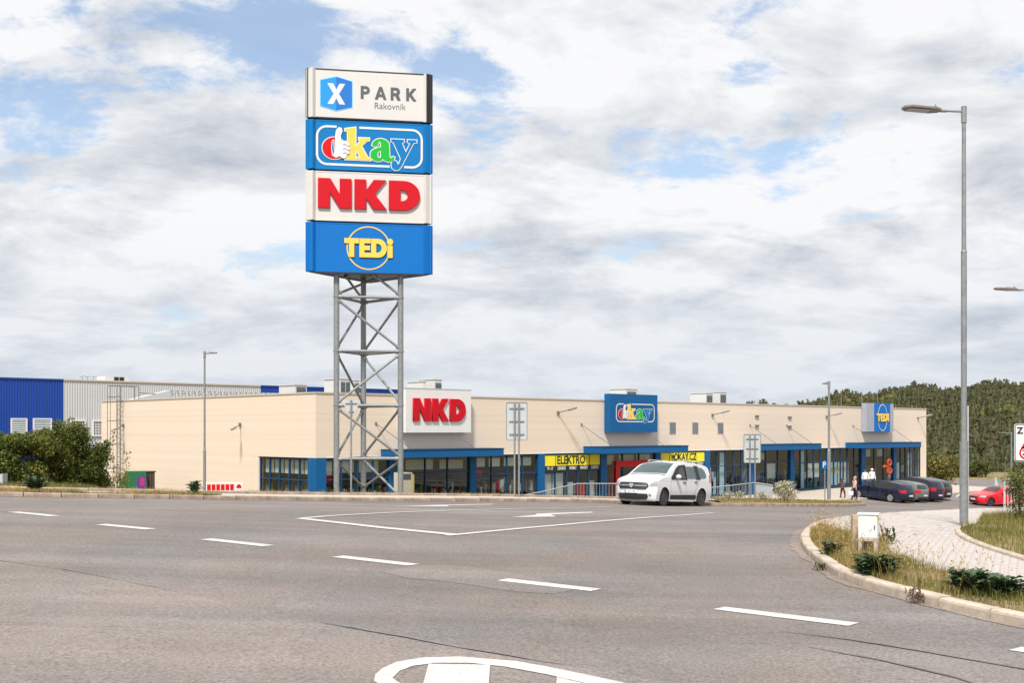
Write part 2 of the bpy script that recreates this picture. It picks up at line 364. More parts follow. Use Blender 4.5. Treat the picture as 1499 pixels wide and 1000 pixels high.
def resample(pts, step):
    pts = [Vector(p[:2]).to_3d() for p in pts]; out_ = [pts[0]]; acc = 0.0
    seg = [(a, b, (b-a).length) for a, b in zip(pts[:-1], pts[1:])]; tot = sum(s[2] for s in seg)
    n = max(1, round(tot/step)); res = []
    for k in range(n+1):
        d = tot*k/n
        for a, b, l in seg:
            if d <= l+1e-9: res.append(a+(b-a)*(d/l if l else 0)); break
            d -= l
        else: res.append(pts[-1])
    return res
def smooth_path(pts, it=2):
    for _ in range(it):
        q = [pts[0]]
        for a, b in zip(pts[:-1], pts[1:]): q += [a*0.75+b*0.25, a*0.25+b*0.75]
        pts = q+[pts[-1]]
    return pts
def offset_path(pts, d):                                  # to the left of the path
    res = []
    for i, p in enumerate(pts):
        a = pts[max(0, i-1)]; b = pts[min(len(pts)-1, i+1)]
        t = (b-a).to_3d(); t.z = 0; t.normalize(); res.append(Vector((p.x-t.y*d, p.y+t.x*d, 0)))
    return res
def sheet(name, poly, off, mat, step=1.0, kind='structure', parent=None):
    pl = [Vector((p[0], p[1])) for p in poly]
    xs = [p.x for p in pl]; ys = [p.y for p in pl]
    dense = []
    for a, b in zip(pl, pl[1:]+pl[:1]):
        n = max(1, int((b-a).length/step)); dense += [a+(b-a)*(k/n) for k in range(n)]
    gx, gy = np.meshgrid(np.arange(min(xs), max(xs), step)+0.013, np.arange(min(ys), max(ys), step)+0.017)
    gx = gx.ravel(); gy = gy.ravel(); k = inpoly(gx, gy, [(p.x, p.y) for p in pl])
    inner = [Vector((a, b)) for a, b in zip(gx[k], gy[k])]
    vs, _, fs, *_r = geometry.delaunay_2d_cdt(dense+inner, [], [list(range(len(dense)))], 1, 1e-4)
    z = H(np.array([v.x for v in vs]), np.array([v.y for v in vs]))+off
    mb = MB(); mb.add([(v.x, v.y, zz) for v, zz in zip(vs, z)], [tuple(f) for f in fs])
    o = mb.build(name, mat, parent, smooth=True)
    if kind: o['kind'] = kind
    return o
def pxpoly(pts, dz=0.0): return [at(x, y, dz) for x, y in pts]

# ------------------------------------------------------------------ building frame (local x along the shop front, y inwards, z up)
C0 = Vector((-9.82, 57.8, 0.0)); E1 = Vector((0.722, 0.692, 0)).normalized(); E2 = Vector((-E1.y, E1.x, 0)); BROT = math.atan2(E1.y, E1.x)
BL, BD, BH, HEAD = 64.4, 24.5, 6.52, 3.18
def fs_(px, yoff=0.0):                                    # distance along the front seen at a photo column
    a = (px-CX)/F; o = C0+E2*yoff
    return (a*o.y-o.x)/(E1.x-a*E1.y)
def ls_(px):                                              # distance along the left wall
    a = (px-CX)/F
    return (a*C0.y-C0.x)/(E2.x-a*E2.y)
def fz(px, py, yoff=0.0):
    s = fs_(px, yoff); d = (C0+E1*s+E2*yoff).y; return CZ+(HY-py)/F*d
def lz(px, py):
    d = (C0+E2*ls_(px)).y; return CZ+(HY-py)/F*d

# ------------------------------------------------------------------ ground and road
KPX = [(-400, 29.5), (-150, 31.2), (0, 32.3), (150, 33.4), (300, 34.7), (450, 36.5), (670, 40), (800, 42), (900, 43.8), (1000, 45.2), (1100, 46.2), (1180, 47.2), (1235, 48.4), (1262, 49.8), (1270, 51.6), (1262, 53.6), (1235, 55.2), (1190, 56.2)]
kx = np.array([k[0] for k in KPX[:13]], float); kd_ = np.array([k[1] for k in KPX[:13]], float)
def sstep(t): t = np.clip(t, 0, 1); return t*t*(3-2*t)
def ground_z(x, y):
    h = H(x, y); yy = np.maximum(y, 1.0); px = CX+F*x/yy
    back = np.interp(px, kx, kd_)+3.45; dl = y-back
    left = (px < 1060)
    lz_ = h+0.10+(0.0-h-0.13)*sstep(dl/11.0)*sstep((px-60)/130.0)
    z = np.where(left & (dl > 0) & (y > 5), lz_, h-0.30)
    far = sstep((y-(132+0.12*x))/8.0); z = np.where(~left | (y < 5), h-0.30+far*0.42, z)
    lx = (x-C0.x)*E1.x+(y-C0.y)*E1.y; ly = (x-C0.x)*E2.x+(y-C0.y)*E2.y
    z = z-18.0*sstep((y-165)/200.0)
    z = np.where((lx > 0.4) & (lx < BL-0.4) & (ly > 0.4) & (ly < BD-0.4), -0.4, z)
    return z
def axis(lo, hi, step, outr):
    core = np.arange(lo, hi+step/2, step); g = [step]; r = []
    e = hi
    while e < outr: g.append(g[-1]*1.35); e += g[-1]; r.append(e)
    e = lo; l = []; q = step
    while e > -outr: q *= 1.35; e -= q; l.append(e)
    return np.array(l[::-1]+list(core)+r)
def grid_mesh(name, xs, ys, zf, mat, keep=None):
    X, Y = np.meshgrid(xs, ys); Z = zf(X.ravel(), Y.ravel()); V = np.c_[X.ravel(), Y.ravel(), Z]
    nx, ny = len(xs), len(ys); i = np.arange(nx*ny).reshape(ny, nx)
    Fc = np.stack([i[:-1, :-1], i[:-1, 1:], i[1:, 1:], i[1:, :-1]], -1).reshape(-1, 4)
    if keep is not None:
        c = V[Fc].mean(1); Fc = Fc[keep(c[:, 0], c[:, 1])]
    return np_mesh(name, V, Fc, mat, smooth=True)
tag(grid_mesh('ground', axis(-80, 110, 1.25, 2200), axis(-20, 165, 1.25, 2200), ground_z, A['ground']), kind='structure')
def road_keep(x, y):
    px = CX+F*x/np.maximum(y, 1.0); dl = y-(np.interp(px, kx, kd_)+1.0)
    lx = (x-C0.x)*E1.x+(y-C0.y)*E1.y; ly = (x-C0.x)*E2.x+(y-C0.y)*E2.y
    return ~((y > 5) & (px < 1040) & (dl > 0)) & ~((ly > -0.6) & (lx < BL+0.4)) & (y < 143+0.12*x)
tag(grid_mesh('road', np.arange(-70, 110.1, 0.8), np.arange(-14, 160.1, 0.8), lambda x, y: H(x, y), A['asphalt'], road_keep), kind='structure')

# lighter old surfacing in front of the joint, and the joint itself
seam = [(-260, 795), (0, 821), (120, 839), (250, 866), (400, 899), (500, 920), (640, 944), (760, 966), (900, 987), (1050, 1012), (1250, 1060)]
sw = smooth_path(pxpoly(seam), 2)
sheet('old_road_surface', [(p.x, p.y) for p in sw]+[(9, -6), (-45, -6), (-40, 14)], 0.004, A['asphalt_light'], 0.8)
def strip_poly(pts, w):
    a = offset_path(pts, w/2); b = offset_path(pts, -w/2); return a+b[::-1]
def taper(pts, w):                                        # a worn line that thins out and wanders
    pts = resample(pts, 0.35); a = []; b = []; n = len(pts)
    for i, p in enumerate(pts):
        k_ = min(1.0, 4.0*min(i, n-1-i)/n)*random.uniform(0.55, 1.1)*w/2+0.004; t = (pts[min(n-1, i+1)]-pts[max(0, i-1)]).normalized(); c = p+Vector((-t.y, t.x, 0))*random.uniform(-0.02, 0.02)
        a.append(Vector((c.x-t.y*k_, c.y+t.x*k_, 0))); b.append(Vector((c.x+t.y*k_, c.y-t.x*k_, 0)))
    return a+b[::-1]
sheet('joint_seal', taper([Vector(p) for p in smooth_path(pxpoly([(-260, 794.5), (0, 820.5), (120, 838.5), (250, 865)]), 2)], 0.03), 0.009, A['seal'], 0.5)
sheet('joint_seal', taper([Vector(p) for p in smooth_path(pxpoly([(470, 912), (500, 918), (570, 930), (640, 942), (760, 964), (830, 975)]), 2)], 0.05), 0.009, A['seal'], 0.5)

for nm_ in ([(1142, 925), (1250, 938), (1350, 955), (1499, 981), (1640, 1008)], [(1180, 947), (1290, 968), (1380, 988), (1450, 1010)]):
    sheet('road_mark', taper([Vector(p) for p in smooth_path(pxpoly(nm_), 2)], 0.045), 0.009, A['tyre_mark'], 0.5)
# pale worn patch in the middle of the junction
wp_ = [at(*p_) for p_ in ((560, 838), (620, 826), (680, 829), (740, 838), (800, 850), (850, 866), (800, 872), (730, 864), (660, 852), (600, 848))]
sheet('worn_patch', [(p_.x, p_.y) for p_ in resample(smooth_path([Vector((p_.x, p_.y, 0)) for p_ in wp_], 2), 0.4)], 0.0035, A['asphalt_light'], 0.5)
# painted markings
dashes = [((20, 750.2), (81, 756.3)), ((148, 768.5), (222, 775.5)), ((302, 790), (393, 800)), ((495, 815.5), (606, 828)), ((736, 849.5), (873, 865)), ((1053, 891.5), (1250, 915.5)), ((1487, 951), (1760, 990))]
for a, b in dashes:
    sheet('road_marking', strip_poly([at(*a), at(*b)], 0.25), 0.007, A['paint'], 0.6)
for pts, w in (([(445, 760.5), (560, 773.5), (668, 784)], 0.27), ([(655, 785), (674, 783.2), (827, 769), (1000, 755.2), (1045, 751.8)], 0.15),
               ([(436, 760.5), (480, 756.4), (560, 752), (653, 748.3), (780, 745), (893, 743.2)], 0.15)):
    sheet('road_marking', strip_poly([Vector(p) for p in pxpoly(pts)], w), 0.011, A['paint'], 0.6)
sheet('road_marking', pxpoly([(868, 750.0), (868, 751.3), (806, 754.0), (815, 757.0), (772, 757.6), (747, 758.0), (784, 754.8), (786, 753.0)]), 0.007, A['paint'], 0.5)
sheet('road_marking', pxpoly([(722, 738.4), (722, 739.1), (655, 740.6), (658, 741.9), (620, 741.8), (578, 742.2), (638, 740.0)]), 0.007, A['paint'], 0.5)
outer = [(700, 1046), (620, 1030), (568, 1013), (548, 999), (550, 990), (560, 981), (581, 971.5), (619, 965), (674, 963.5), (757, 970.4), (810, 980), (868, 992), (940, 1008), (1010, 1026)]
inner_ = [(990, 1036), (900, 1013), (850, 1001), (800, 989.5), (740, 978.5), (690, 973), (640, 972.8), (606, 977), (585, 985), (575, 995), (590, 1006), (640, 1020), (705, 1034)]
sheet('road_marking', pxpoly(outer)+pxpoly(inner_), 0.010, A['paint'], 0.3)
for q in ([(628, 975), (718, 976.5), (716, 1003), (712, 1032), (640, 1017), (618, 1011)], [(816, 994.5), (868, 1007), (905, 1016), (900, 1040), (810, 1035)]):
    sheet('road_marking', pxpoly(q), 0.014, A['paint'], 0.3)
for a, b, w in (((1090, 752.5), (1140, 748.5), 0.15), ((1290, 737), (1500, 736), 0.12)):
    pass
for (xa, da), (xb, db) in (((1376, 97), (1386, 101)), ((1400, 92), (1408, 95)), ((1421, 106), (1431, 110)), ((1441, 106), (1449, 111)), ((1458, 116), (1463, 121))):
    sheet('road_marking', strip_poly([pd(xa, da), pd(xb, db)], 0.14), 0.008, A['paint'], 0.6)
sheet('bay_marking', strip_poly([pd(1196, 83), pd(1236, 86), pd(1253, 83)], 0.35), 0.008, A['red_paint'], 0.8)
sheet('bay_marking', strip_poly([pd(1238, 79), pd(1290, 82), pd(1318, 82)], 0.12), 0.008, A['red_paint'], 0.8)

# ------------------------------------------------------------------ kerbs, stone by stone
def kerb(name, path, length, h, w, mat, side=1, gap=0.022, ofs=0.0, jit=0.009):
    root = bpy.data.objects.new(name, None); col.objects.link(root); root['kind'] = 'structure'
    pts = resample(path, length)
    for a, b in zip(pts[:-1], pts[1:]):
        t = (b-a).normalized(); nrm = Vector((-t.y, t.x, 0))*side; l = (b-a).length
        if l < 0.05: continue
        j = random.uniform(-jit, jit); tilt = random.uniform(-jit, jit)
        prof = [(0.0, -0.10), (0.0, h-0.035), (0.008, h-0.012), (0.03, h), (w, h), (w, -0.10)]
        vs = []
        for p, s in ((a, 1), (b, -1)):
            q = p+t*gap*0.5*s
            for u, z in prof:
                r = q+nrm*(u+ofs+j); vs.append((r.x, r.y, float(H(r.x, r.y))+z+tilt))
        n = len(prof); vs = [vs[k] for k in range(2*n)]
        fs = [tuple(range(n)), tuple(reversed(range(n, 2*n)))]+[(i, n+i, n+(i+1) % n, (i+1) % n) for i in range(n)]
        if side > 0: fs = [tuple(reversed(f)) for f in fs]
        o = Vector(a); mb = MB(); mb.add([Vector(v)-o for v in vs], fs)
        mb.build('kerb_stone', mat, root, loc=o)
    return root
kpath = smooth_path([pd(x, d).to_3d() for x, d in KPX], 2)
for p in kpath: p.z = 0
kerb('kerb', kpath, 1.0, 0.13, 0.16, A['kerb_old'], 1)
kin = offset_path(resample(kpath, 1.0), 0.16)
RPX = [at(1740, 975), at(1620, 946), at(1560, 931), at(1499, 917), at(1446, 907), at(1392, 894), at(1346, 884), at(1304, 872), at(1271, 862.5), at(1244, 854.6), at(1220, 843), at(1194, 825), at(1176, 807), at(1171, 794), at(1176, 784), at(1185, 776.5), pd(1198, 24.0), pd(1220, 25.3), pd(1250, 27), pd(1287, 29.3), pd(1336, 33.5), pd(1383, 38.5), pd(1406, 42), pd(1440, 46), pd(1499, 52), pd(1600, 60), pd(1700, 66)]
for p in RPX: p.z = 0
rpath = smooth_path(RPX, 2)
kerb('kerb', rpath, 0.80, 0.115, 0.15, A['kerb'], -1)
rin = offset_path(resample(rpath, 0.8), -0.15)

def dust(path, side, lo, hi, nm='road_dust'):
    q = resample(path, 0.35); e = []; w = 0.25
    for i, p in enumerate(q):
        w = 0.6*w+0.4*random.uniform(lo, hi); t = (q[min(len(q)-1, i+1)]-q[max(0, i-1)]).normalized(); e.append(Vector((p.x-t.y*w*side, p.y+t.x*w*side, 0)))
    sheet(nm, [(p.x, p.y) for p in q]+[(p.x, p.y) for p in e[::-1]], 0.006, A['dust'], 0.6)
dust(rpath[:-40], 1, 0.02, 0.30)
dust([p for p in kpath if p.y < 49], -1, 0.02, 0.35)
# pavement behind the long kerb: verge, paving, back edging
def band(name, d0, d1, off, mat, lo, hi, step=0.9):
    a = [p for p in offset_path(kin, d0) if lo <= CX+F*p.x/p.y <= hi and p.y < 52]
    b = [p for p in offset_path(kin, d1) if lo <= CX+F*p.x/p.y <= hi and p.y < 56]
    return sheet(name, [(p.x, p.y) for p in a]+[(p.x, p.y) for p in b[::-1]], off, mat, step)
band('pavement', 0.0, 3.2, 0.115, A['paving'], -420, 1035)
VERGE = [(p.x, p.y) for p in offset_path(kin, 0.02) if -420 <= CX+F*p.x/p.y <= 300]
VERGE += [(p.x, p.y) for p in offset_path(kin, 1.15) if -420 <= CX+F*p.x/p.y <= 330][::-1]
sheet('grass_verge', VERGE, 0.135, A['ground'], 0.7)
back = [p for p in offset_path(kin, 3.2) if -400 <= CX+F*p.x/p.y <= 1035]
kerb('edging', back, 1.0, 0.20, 0.10, A['kerb_old'], 1)
ISLE = [p for p in kin if 1030 <= CX+F*p.x/p.y]+[pd(1130, 57.5), pd(1040, 57)]
sheet('grass_island', [(p.x, p.y) for p in ISLE], 0.125, A['ground'], 0.8)

# right-hand pavement with its grass bed
BEDPX = [(1203, 771.5), (1235, 778), (1284, 786), (1306, 810), (1360, 832), (1397, 840), (1441, 843), (1492, 862), (1560, 885), (1680, 925)]
BEDIN = pxpoly(BEDPX, 0.1)
i0 = min(range(len(rin)), key=lambda i: (rin[i]-Vector((BEDIN[0].x, BEDIN[0].y, 0))).length)
BED = [(p.x, p.y) for p in rin[1:i0]]+[(p.x, p.y) for p in BEDIN]
sheet('planting_bed', BED, 0.10, A['soil'], 0.5)
GEDGE = smooth_path(pxpoly([(1422, 769.5), (1403, 772.5), (1396, 776.5), (1398, 782), (1413, 792), (1441, 803), (1476, 814), (1510, 824), (1600, 848), (1720, 872)], 0.12), 2)
for p in GEDGE: p.z = 0
kerb('edging', GEDGE, 0.9, 0.165, 0.10, A['kerb'], 1)
gin = offset_path(resample(GEDGE, 0.6), 0.10)
GRASS = [(p.x, p.y) for p in gin]+[tuple(pd(x, d)[:2]) for x, d in ((1720, 34), (1600, 34.5), (1520, 32), (1470, 29.3), (1440, 27.2))]
sheet('lawn', GRASS, 0.15, A['ground'], 0.6)
PAVE = [(p.x, p.y) for p in rin]+[tuple(pd(1760, 60)[:2]), tuple(pd(1760, 18)[:2])]
sheet('pavement', PAVE, 0.095, A['paving'], 0.8)
pa = R(-24); pu = Vector((math.cos(pa), math.sin(pa))); pv = Vector((-pu.y, pu.x)); PW, PH_ = 0.20, 0.105
gi, gj = np.meshgrid(np.arange(-200, 260), np.arange(-380, 420)); cx0 = pd(1400, 20)
ii = (gi+0.5*(gj % 2)).ravel()*PW; jj = gj.ravel()*PH_
PX_ = cx0.x+ii*pu.x+jj*pv.x; PY_ = cx0.y+ii*pu.y+jj*pv.y
k = inpoly(PX_, PY_, PAVE) & ~inpoly(PX_, PY_, BED) & ~inpoly(PX_, PY_, GRASS) & (PY_ < 46) & (CX+F*PX_/PY_ < 1640)
PX_, PY_ = PX_[k], PY_[k]
g_ = 0.0035; zz_ = 0.012
shape = [(-PW/2+g_, -PH_/2+g_), (-PW/6, -PH_/2+g_+zz_), (PW/6, -PH_/2+g_-zz_*0.6), (PW/2-g_, -PH_/2+g_), (PW/2-g_, PH_/2-g_), (PW/6, PH_/2-g_-zz_*0.6), (-PW/6, PH_/2-g_+zz_), (-PW/2+g_, PH_/2-g_)]
def paver_basis(x, y):
    gx = (H(x+0.3, y)-H(x-0.3, y))/0.6; gy = (H(x, y+0.3)-H(x, y-0.3))/0.6; return gx, gy
vis = (CX+F*PX_/PY_ < 1499)
order = np.argsort(np.where(vis, PY_, 1e6)); near = order[:300]; rest = order[300:]
pave_root = bpy.data.objects.new('paving', None); col.objects.link(pave_root); pave_root['kind'] = 'structure'
ns = len(shape); ch = 0.004
def paver_geo():
    top = [(x*0.965, y*0.955, 0.115) for x, y in shape]; mid = [(x, y, 0.111) for x, y in shape]; bot = [(x, y, 0.06) for x, y in shape]
    fs = [tuple(range(ns))]+[(ns+i, ns+(i+1) % ns, (i+1) % ns, i) for i in range(ns)]+[(2*ns+i, 2*ns+(i+1) % ns, ns+(i+1) % ns, ns+i) for i in range(ns)]
    return top+mid+bot, fs
pg_v, pg_f = paver_geo(); pm = MB(); pm.add(pg_v, pg_f); paver_me = pm.mesh('paver', A['paver'])
GX, GY = paver_basis(PX_, PY_); HZ = H(PX_, PY_); JT = rng.normal(0, 0.0018, len(PX_))
for i in near:
    o = bpy.data.objects.new('paver', paver_me); col.objects.link(o); o.parent = pave_root
    o.matrix_local = Matrix(((pu.x, pv.x, 0, PX_[i]), (pu.y, pv.y, 0, PY_[i]), (GX[i]*pu.x+GY[i]*pu.y, GX[i]*pv.x+GY[i]*pv.y, 1, HZ[i]+JT[i]), (0, 0, 0, 1)))
pv_ = np.array(pg_v); n_ = len(rest)
wx = PX_[rest][:, None]+pv_[:, 0]*pu.x+pv_[:, 1]*pv.x; wy = PY_[rest][:, None]+pv_[:, 0]*pu.y+pv_[:, 1]*pv.y
wz = HZ[rest][:, None]+(wx-PX_[rest][:, None])*GX[rest][:, None]+(wy-PY_[rest][:, None])*GY[rest][:, None]+pv_[:, 2]+JT[rest][:, None]
allv = np.stack([wx, wy, wz], -1).reshape(-1, 3); offs = (np.arange(n_)*len(pv_))[:, None, None]
quads = np.array([f for f in pg_f if len(f) == 4])
topq = np.array([[0, 1, 6, 7], [1, 2, 5, 6], [2, 3, 4, 5]])
qf = (np.concatenate([quads[:ns], topq])[None]+offs).reshape(-1, 4)
tag(np_mesh('pavers', allv, qf, A['paver'], pave_root), kind='stuff')

# paving in front of the shops
def bl(s, y): p = C0+E1*s+E2*y; return (p.x, p.y)
sheet('shop_pavement', [bl(24, -0.05), bl(66.5, -0.05), bl(72, -2.5), bl(70, -6.0), bl(61, -5.4), bl(40, -5.4), bl(31, -7.4), bl(24, -9)], 0.11, A['paving'], 1.0)
kerb('kerb', [Vector((*bl(s, y), 0)) for s, y in ((31, -7.4), (40, -5.4), (61, -5.4), (70, -6.0), (72, -2.5))], 1.2, 0.125, 0.12, A['kerb'], 1, ofs=-0.12)
# ------------------------------------------------------------------ lettering: closed outlines filled as 2D curves, then meshes
def curve_mesh(name, loops, mat, ext=0.0, off=0.0, bevel=0.0):
    cu = bpy.data.curves.new(name, 'CURVE'); cu.dimensions = '2D'; cu.fill_mode = 'BOTH'; cu.extrude = ext; cu.offset = off
    cu.bevel_depth = bevel; cu.bevel_resolution = 1
    for lp in loops:
        sp = cu.splines.new('POLY'); sp.points.add(len(lp)-1)
        for p, (x, y) in zip(sp.points, lp): p.co = (x, y, 0, 1)
        sp.use_cyclic_u = True
    return to_mesh(cu, name, mat)
def to_mesh(cu, name, mat):
    o = bpy.data.objects.new('tmp', cu); col.objects.link(o)
    dg = bpy.context.evaluated_depsgraph_get(); dg.update()
    me = bpy.data.meshes.new_from_object(o.evaluated_get(dg)); me.name = name
    bpy.data.objects.remove(o); bpy.data.curves.remove(cu)
    me.materials.clear(); me.materials.append(mat); return me
def text_mesh(name, body, size, mat, ext=0.002, off=0.0, spacing=1.0, xscale=1.0):
    cu = bpy.data.curves.new(name, 'FONT'); cu.body = body; cu.size = size; cu.extrude = ext; cu.offset = off
    cu.align_x = 'CENTER'; cu.align_y = 'CENTER'; cu.space_character = spacing; cu.resolution_u = 4
    me = to_mesh(cu, name, mat)
    if xscale != 1: me.transform(Matrix.Diagonal((xscale, 1, 1, 1)))
    return me
def put(me, name, parent, m4):
    o = bpy.data.objects.new(name, me); col.objects.link(o); o.parent = parent; o.matrix_local = m4; return o
def arc(cx, cy, rx, ry, a0, a1, n=20): return [(cx+rx*math.cos(R(a0+(a1-a0)*i/n)), cy+ry*math.sin(R(a0+(a1-a0)*i/n))) for i in range(n+1)]
# heavy sans letters in a unit-height box
GL = {
 'N': (1.16, [[(0, 0), (0, 1), (0.42, 1), (0.76, 0.46), (0.76, 1), (1.16, 1), (1.16, 0), (0.76, 0), (0.40, 0.56), (0.40, 0)]]),
 'K': (1.10, [[(0, 0), (0, 1), (0.40, 1), (0.40, 0.62), (0.68, 1), (1.10, 1), (0.70, 0.52), (1.12, 0), (0.66, 0), (0.40, 0.40), (0.40, 0)]]),
 'D': (1.10, [[(0, 0), (0, 1)]+arc(0.52, 0.5, 0.58, 0.5, 90, -90), [(0.40, 0.30), (0.40, 0.70)]+arc(0.46, 0.5, 0.22, 0.20, 90, -90, 10)]),
 'T': (0.86, [[(0.28, 0), (0.28, 0.74), (0, 0.74), (0, 1), (0.86, 1), (0.86, 0.74), (0.58, 0.74), (0.58, 0)]]),
 'E': (0.66, [[(0, 0), (0, 1), (0.66, 1), (0.66, 0.76), (0.28, 0.76), (0.28, 0.62), (0.62, 0.62), (0.62, 0.39), (0.28, 0.39), (0.28, 0.24), (0.68, 0.24), (0.68, 0)]]),
 'd': (0.94, [[(0, 0), (0, 1)]+arc(0.42, 0.5, 0.52, 0.5, 90, -90), [(0.29, 0.25), (0.29, 0.75)]+arc(0.38, 0.5, 0.26, 0.25, 90, -90, 10)]),
 'i': (0.30, [[(0.0, 0), (0.0, 0.66), (0.30, 0.66), (0.30, 0)], arc(0.15, 0.86, 0.18, 0.17, 0, 345, 14)]),
 'P': (0.72, [[(0, 0), (0, 1)]+arc(0.40, 0.69, 0.32, 0.31, 90, -90, 12)+[(0.22, 0.38), (0.22, 0)], [(0.22, 0.57), (0.22, 0.81)]+arc(0.38, 0.69, 0.13, 0.12, 90, -90, 8)]),
 'A': (0.92, [[(0, 0), (0.34, 1), (0.58, 1), (0.92, 0), (0.69, 0), (0.62, 0.22), (0.30, 0.22), (0.23, 0)], [(0.36, 0.40), (0.56, 0.40), (0.46, 0.72)]]),
 'R': (0.78, [[(0, 0), (0, 1)]+arc(0.42, 0.69, 0.32, 0.31, 90, -50, 12)+[(0.79, 0), (0.53, 0), (0.36, 0.36), (0.22, 0.36), (0.22, 0)], [(0.22, 0.56), (0.22, 0.81)]+arc(0.38, 0.685, 0.13, 0.125, 90, -90, 8)]),
 'q': (0.80, [[(0, 0), (0, 1), (0.22, 1), (0.22, 0.60), (0.53, 1), (0.80, 1), (0.42, 0.53), (0.82, 0), (0.55, 0), (0.27, 0.37), (0.22, 0.31), (0.22, 0)]]),
 'X': (0.90, [[(0.0, 0), (0.32, 0.5), (0.0, 1), (0.30, 1), (0.46, 0.70), (0.62, 1), (0.92, 1), (0.60, 0.5), (0.92, 0), (0.62, 0), (0.46, 0.29), (0.30, 0)]]),
}
def sc(loops, sx, sy, dx=0, dy=0): return [[(x*sx+dx, y*sy+dy) for x, y in lp] for lp in loops]
# the sign faces are laid out in a panel frame: x to the right, y up, z out of the panel; width 2*hw
def nkd_letters(parent, m4, w, h, cx, cy, ext):
    widths = [1.16, 1.10, 1.10]; gap = 0.12; tot = sum(widths)+2*gap; s = w/tot; x = cx-w/2
    for g, wd in zip('NKD', widths):
        me = curve_mesh('letter', sc(GL[g][1], s, h), A['red'], ext, 0, 0.012)
        put(me, 'letter', parent, m4@Matrix.Translation((x, cy-h/2, ext+0.015))); x += (wd+gap)*s
def tedi_letters(parent, m4, w, h, cx, cy, ext, ring_r, ring_sy=1.0, small=False):
    widths = [0.86, 0.66, 0.94, 0.30]; gap = 0.05; tot = sum(widths)+3*gap; s = w/tot; x = cx-w/2
    t = ring_r*(0.05 if small else 0.055)
    ring = curve_mesh('ring', [arc(cx, cy, ring_r, ring_r*ring_sy, 0, 355, 56), arc(cx, cy, ring_r-t, (ring_r-t)*ring_sy, 0, 355, 56)], A['white' if small else 'yellow'], 0.004)
    put(ring, 'ring', parent, m4@Matrix.Translation((0, 0, 0.008)))
    for g, wd in zip('TEdi', widths):
        lo = sc(GL[g][1], s, h)
        if not small: put(curve_mesh('letter_edge', lo, A['black'], 0.004, 0.012*ring_r/0.85), 'letter_edge', parent, m4@Matrix.Translation((x+0.012, cy-h/2-0.012, 0.016)))
        put(curve_mesh('letter', lo, A['yellow'], ext, 0.006), 'letter', parent, m4@Matrix.Translation((x, cy-h/2, 0.022+ext))); x += (wd+gap)*s
OKL = {
 'o': [arc(0.34, 0.36, 0.34, 0.36, 0, 352, 32), [(0.36, 0.06), (0.34, 0.66), (0.27, 0.62), (0.25, 0.36), (0.28, 0.10)][::-1]],
 'k': [[(0, 0), (0, 0.09), (0.10, 0.09), (0.10, 0.93), (0.0, 0.95), (0.0, 1.02), (0.40, 1.08), (0.40, 0.45), (0.60, 0.64), (0.52, 0.66), (0.52, 0.74), (0.92, 0.74), (0.92, 0.66), (0.82, 0.64), (0.62, 0.47), (0.86, 0.09), (0.98, 0.09), (0.98, 0), (0.52, 0), (0.52, 0.09), (0.57, 0.10), (0.44, 0.32), (0.40, 0.28), (0.40, 0.09), (0.48, 0.09), (0.48, 0)]],
 'a': [arc(0.36, 0.50, 0.30, 0.24, 180, 20, 14)+[(0.66, 0.16), (0.70, 0.10), (0.78, 0.16), (0.84, 0.13), (0.78, 0.02), (0.62, -0.03), (0.46, 0.03), (0.42, 0.08)]+arc(0.26, 0.20, 0.26, 0.22, -60, -250, 14)+[(0.36, 0.46), (0.36, 0.60), (0.30, 0.66), (0.26, 0.52), (0.16, 0.46)],
       [(0.36, 0.12), (0.36, 0.34), (0.26, 0.30), (0.24, 0.18), (0.28, 0.10)]],
 'y': [[(0, 0.74), (0, 0.66), (0.08, 0.64), (0.36, 0.10), (0.30, -0.06), (0.24, -0.10), (0.22, -0.02), (0.14, 0.03), (0.05, 0.0), (0.0, -0.1), (0.03, -0.22), (0.14, -0.29), (0.28, -0.27), (0.38, -0.16), (0.84, 0.64), (0.96, 0.66), (0.96, 0.74), (0.62, 0.74), (0.62, 0.66), (0.72, 0.63), (0.55, 0.32), (0.40, 0.63), (0.48, 0.66), (0.48, 0.74)]],
}
